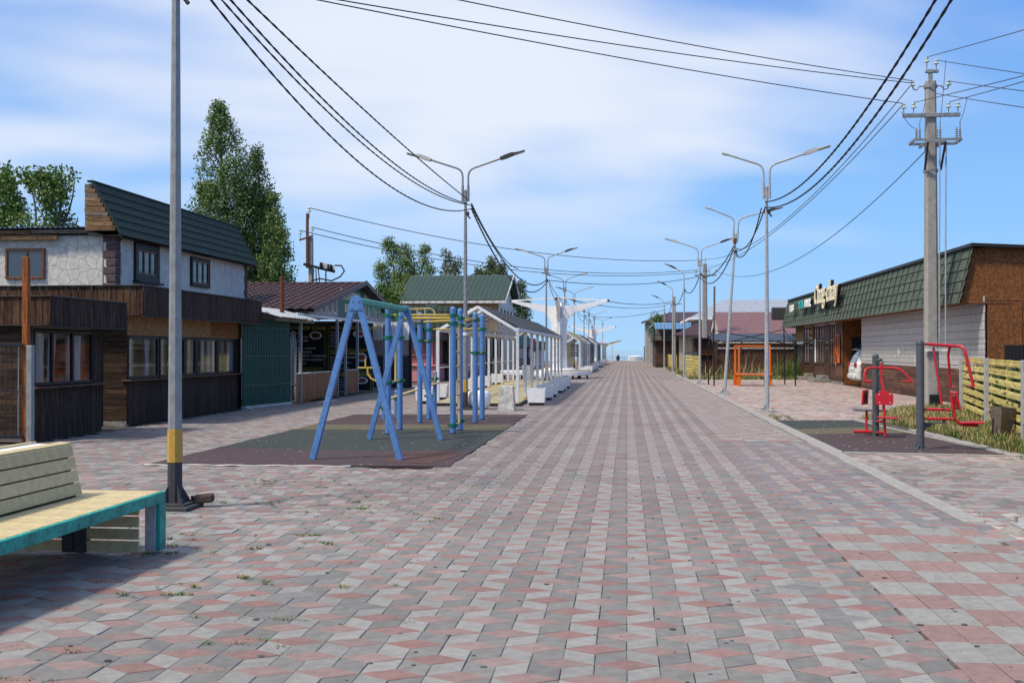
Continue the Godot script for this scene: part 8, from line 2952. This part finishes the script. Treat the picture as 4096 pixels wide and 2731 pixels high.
	twisted("upper twisted cable sweeping down to the lamp with a missing head", r0 + Vector3(-0.1, 0.1, 0), r1 + Vector3(0, 0.12, 0), 0.72, 0.016, rb)
	twisted("lower twisted cable sweeping down to the lamp with a missing head", r0, r1 + Vector3(0, -0.02, 0), 0.80, 0.016, rb)
	twisted("upper twisted cable from the missing head lamp to the leaning lamp", r1, r2, 0.5, 0.016, rb)
	twisted("lower twisted cable from the missing head lamp to the leaning lamp", r1 + Vector3(-0.1, -0.05, 0), r2 + Vector3(-0.05, -0.1, 0), 0.7, 0.016, rb)
	twisted("upper twisted cable from the leaning lamp to the lamp by the concrete pole", r2, r3, 0.45, 0.02, rb)
	twisted("lower twisted cable from the leaning lamp to the lamp by the concrete pole", r2 + Vector3(0, -0.1, 0), r3 + Vector3(0, -0.1, 0), 0.7, 0.02, rb)
	prev = r3
	for q in [[Vector3(3.19, 5.0, -63.0), "to the first single arm lamp"], [Vector3(3.13, 4.9, -77.1), "to the second single arm lamp"], [Vector3(3.13, 4.8, -94.5), "to the third single arm lamp"]]:
		wire("dark cable running on %s" % q[1], prev, q[0], 0.5, 0.022, M.black_cable)
		prev = q[0]
	# long bare wires of the power line
	var reach := func(a: Vector3, b: Vector3, f: float) -> Vector3: return a + (b - a) * f
	var pole_l := [Vector3(7.85, 8.60, -32.64), Vector3(8.12, 9.22, -32.8), Vector3(8.15, 9.28, -32.8)]
	wire("lowest long bare wire crossing the sky to the big power pole", pole_l[0], reach.call(pole_l[0], Vector3(-4.64, 8.05, -20.0), 1.7), 0.25, 0.012, M.thin_cable)
	wire("middle long bare wire crossing the sky to the big power pole", pole_l[1], reach.call(pole_l[1], Vector3(-4.15, 8.05, -20.0), 1.7), 0.25, 0.012, M.thin_cable)
	wire("uppermost long bare wire crossing the sky to the big power pole", pole_l[2], reach.call(pole_l[2], Vector3(-2.3, 8.6, -22.0), 1.9), 0.25, 0.012, M.thin_cable)
	var right_ends := [[Vector3(8.53, 9.95, -32.8), Vector3(8.87, 8.81 + 0.0, -26), "steepest wire rising from the pole top to the picture edge"], [Vector3(8.85, 9.85, -32.8), Vector3(8.86, 7.83, -26), "highest wire falling gently from the pole top to the picture edge"], [Vector3(9.13, 9.25, -32.8), Vector3(8.86, 7.44, -26), "wire leaving the pole's side hook towards the picture edge"], [Vector3(8.8, 8.9, -32.8), Vector3(8.86, 7.07, -26), "lowest wire leaving the pole towards the picture edge"], [Vector3(8.12, 8.62, -32.64), Vector3(8.86, 7.78, -26), "wire crossing the pole from the cross arm's near insulator"], [Vector3(9.10, 8.62, -32.64), Vector3(8.86, 7.65, -26), "wire climbing from the cross arm's outer insulator"]]
	for q in right_ends: wire(q[2], q[0], reach.call(q[0], q[1], 2.6), 0.04, 0.011, M.thin_cable)
	for q in [[Vector3(7.85, 8.6, -32.64), Vector3(4.45, 6.75, -72.76), 1.1, "upper bare wire from the big power pole to the far concrete pole"], [Vector3(8.12, 9.2, -32.8), Vector3(5.05, 7.45, -72.9), 1.3, "second bare wire from the big power pole to the far concrete pole"], [Vector3(8.5, 7.3, -32.6), Vector3(5.7, 6.7, -72.76), 1.6, "slack lowest wire from the big power pole to the far concrete pole"]]:
		wire(q[3], q[0], q[1], q[2], 0.014, M.thin_cable)
	for q in [[Vector3(-13.9, 7.85, -47.95), Vector3(5.05, 7.4, -72.9), 0.8, "top wire crossing the street from the rusty pole"], [Vector3(-13.75, 6.98, -47.9), Vector3(4.45, 6.75, -72.76), 0.9, "middle wire crossing the street from the rusty pole"], [Vector3(-14.3, 6.85, -47.85), Vector3(5.3, 6.7, -72.76), 1.0, "lowest wire crossing the street from the rusty pole"]]:
		wire(q[3], q[0], q[1], q[2], 0.018, M.thin_cable)
	for q in [[Vector3(-4.0, 5.1, -55.9), Vector3(4.6, 6.3, -72.7), 0.35, "cable crossing the street beyond the near pergola's end lamp"], [Vector3(-4.0, 5.0, -73.8), Vector3(3.2, 5.2, -91.9), 0.4, "cable crossing the street beyond the nearest canopy tree"], [Vector3(-1.1, 4.3, -62.0), Vector3(3.13, 4.9, -77.1), 0.2, "cable from the canopy tree's arm tip across the street"], [Vector3(-4.2, 5.0, -110.0), Vector3(3.2, 4.9, -92.0), 0.4, "cable crossing the street near the dark pergolas"]]:
		wire(q[3], q[0], q[1], q[2], 0.02, M.black_cable)
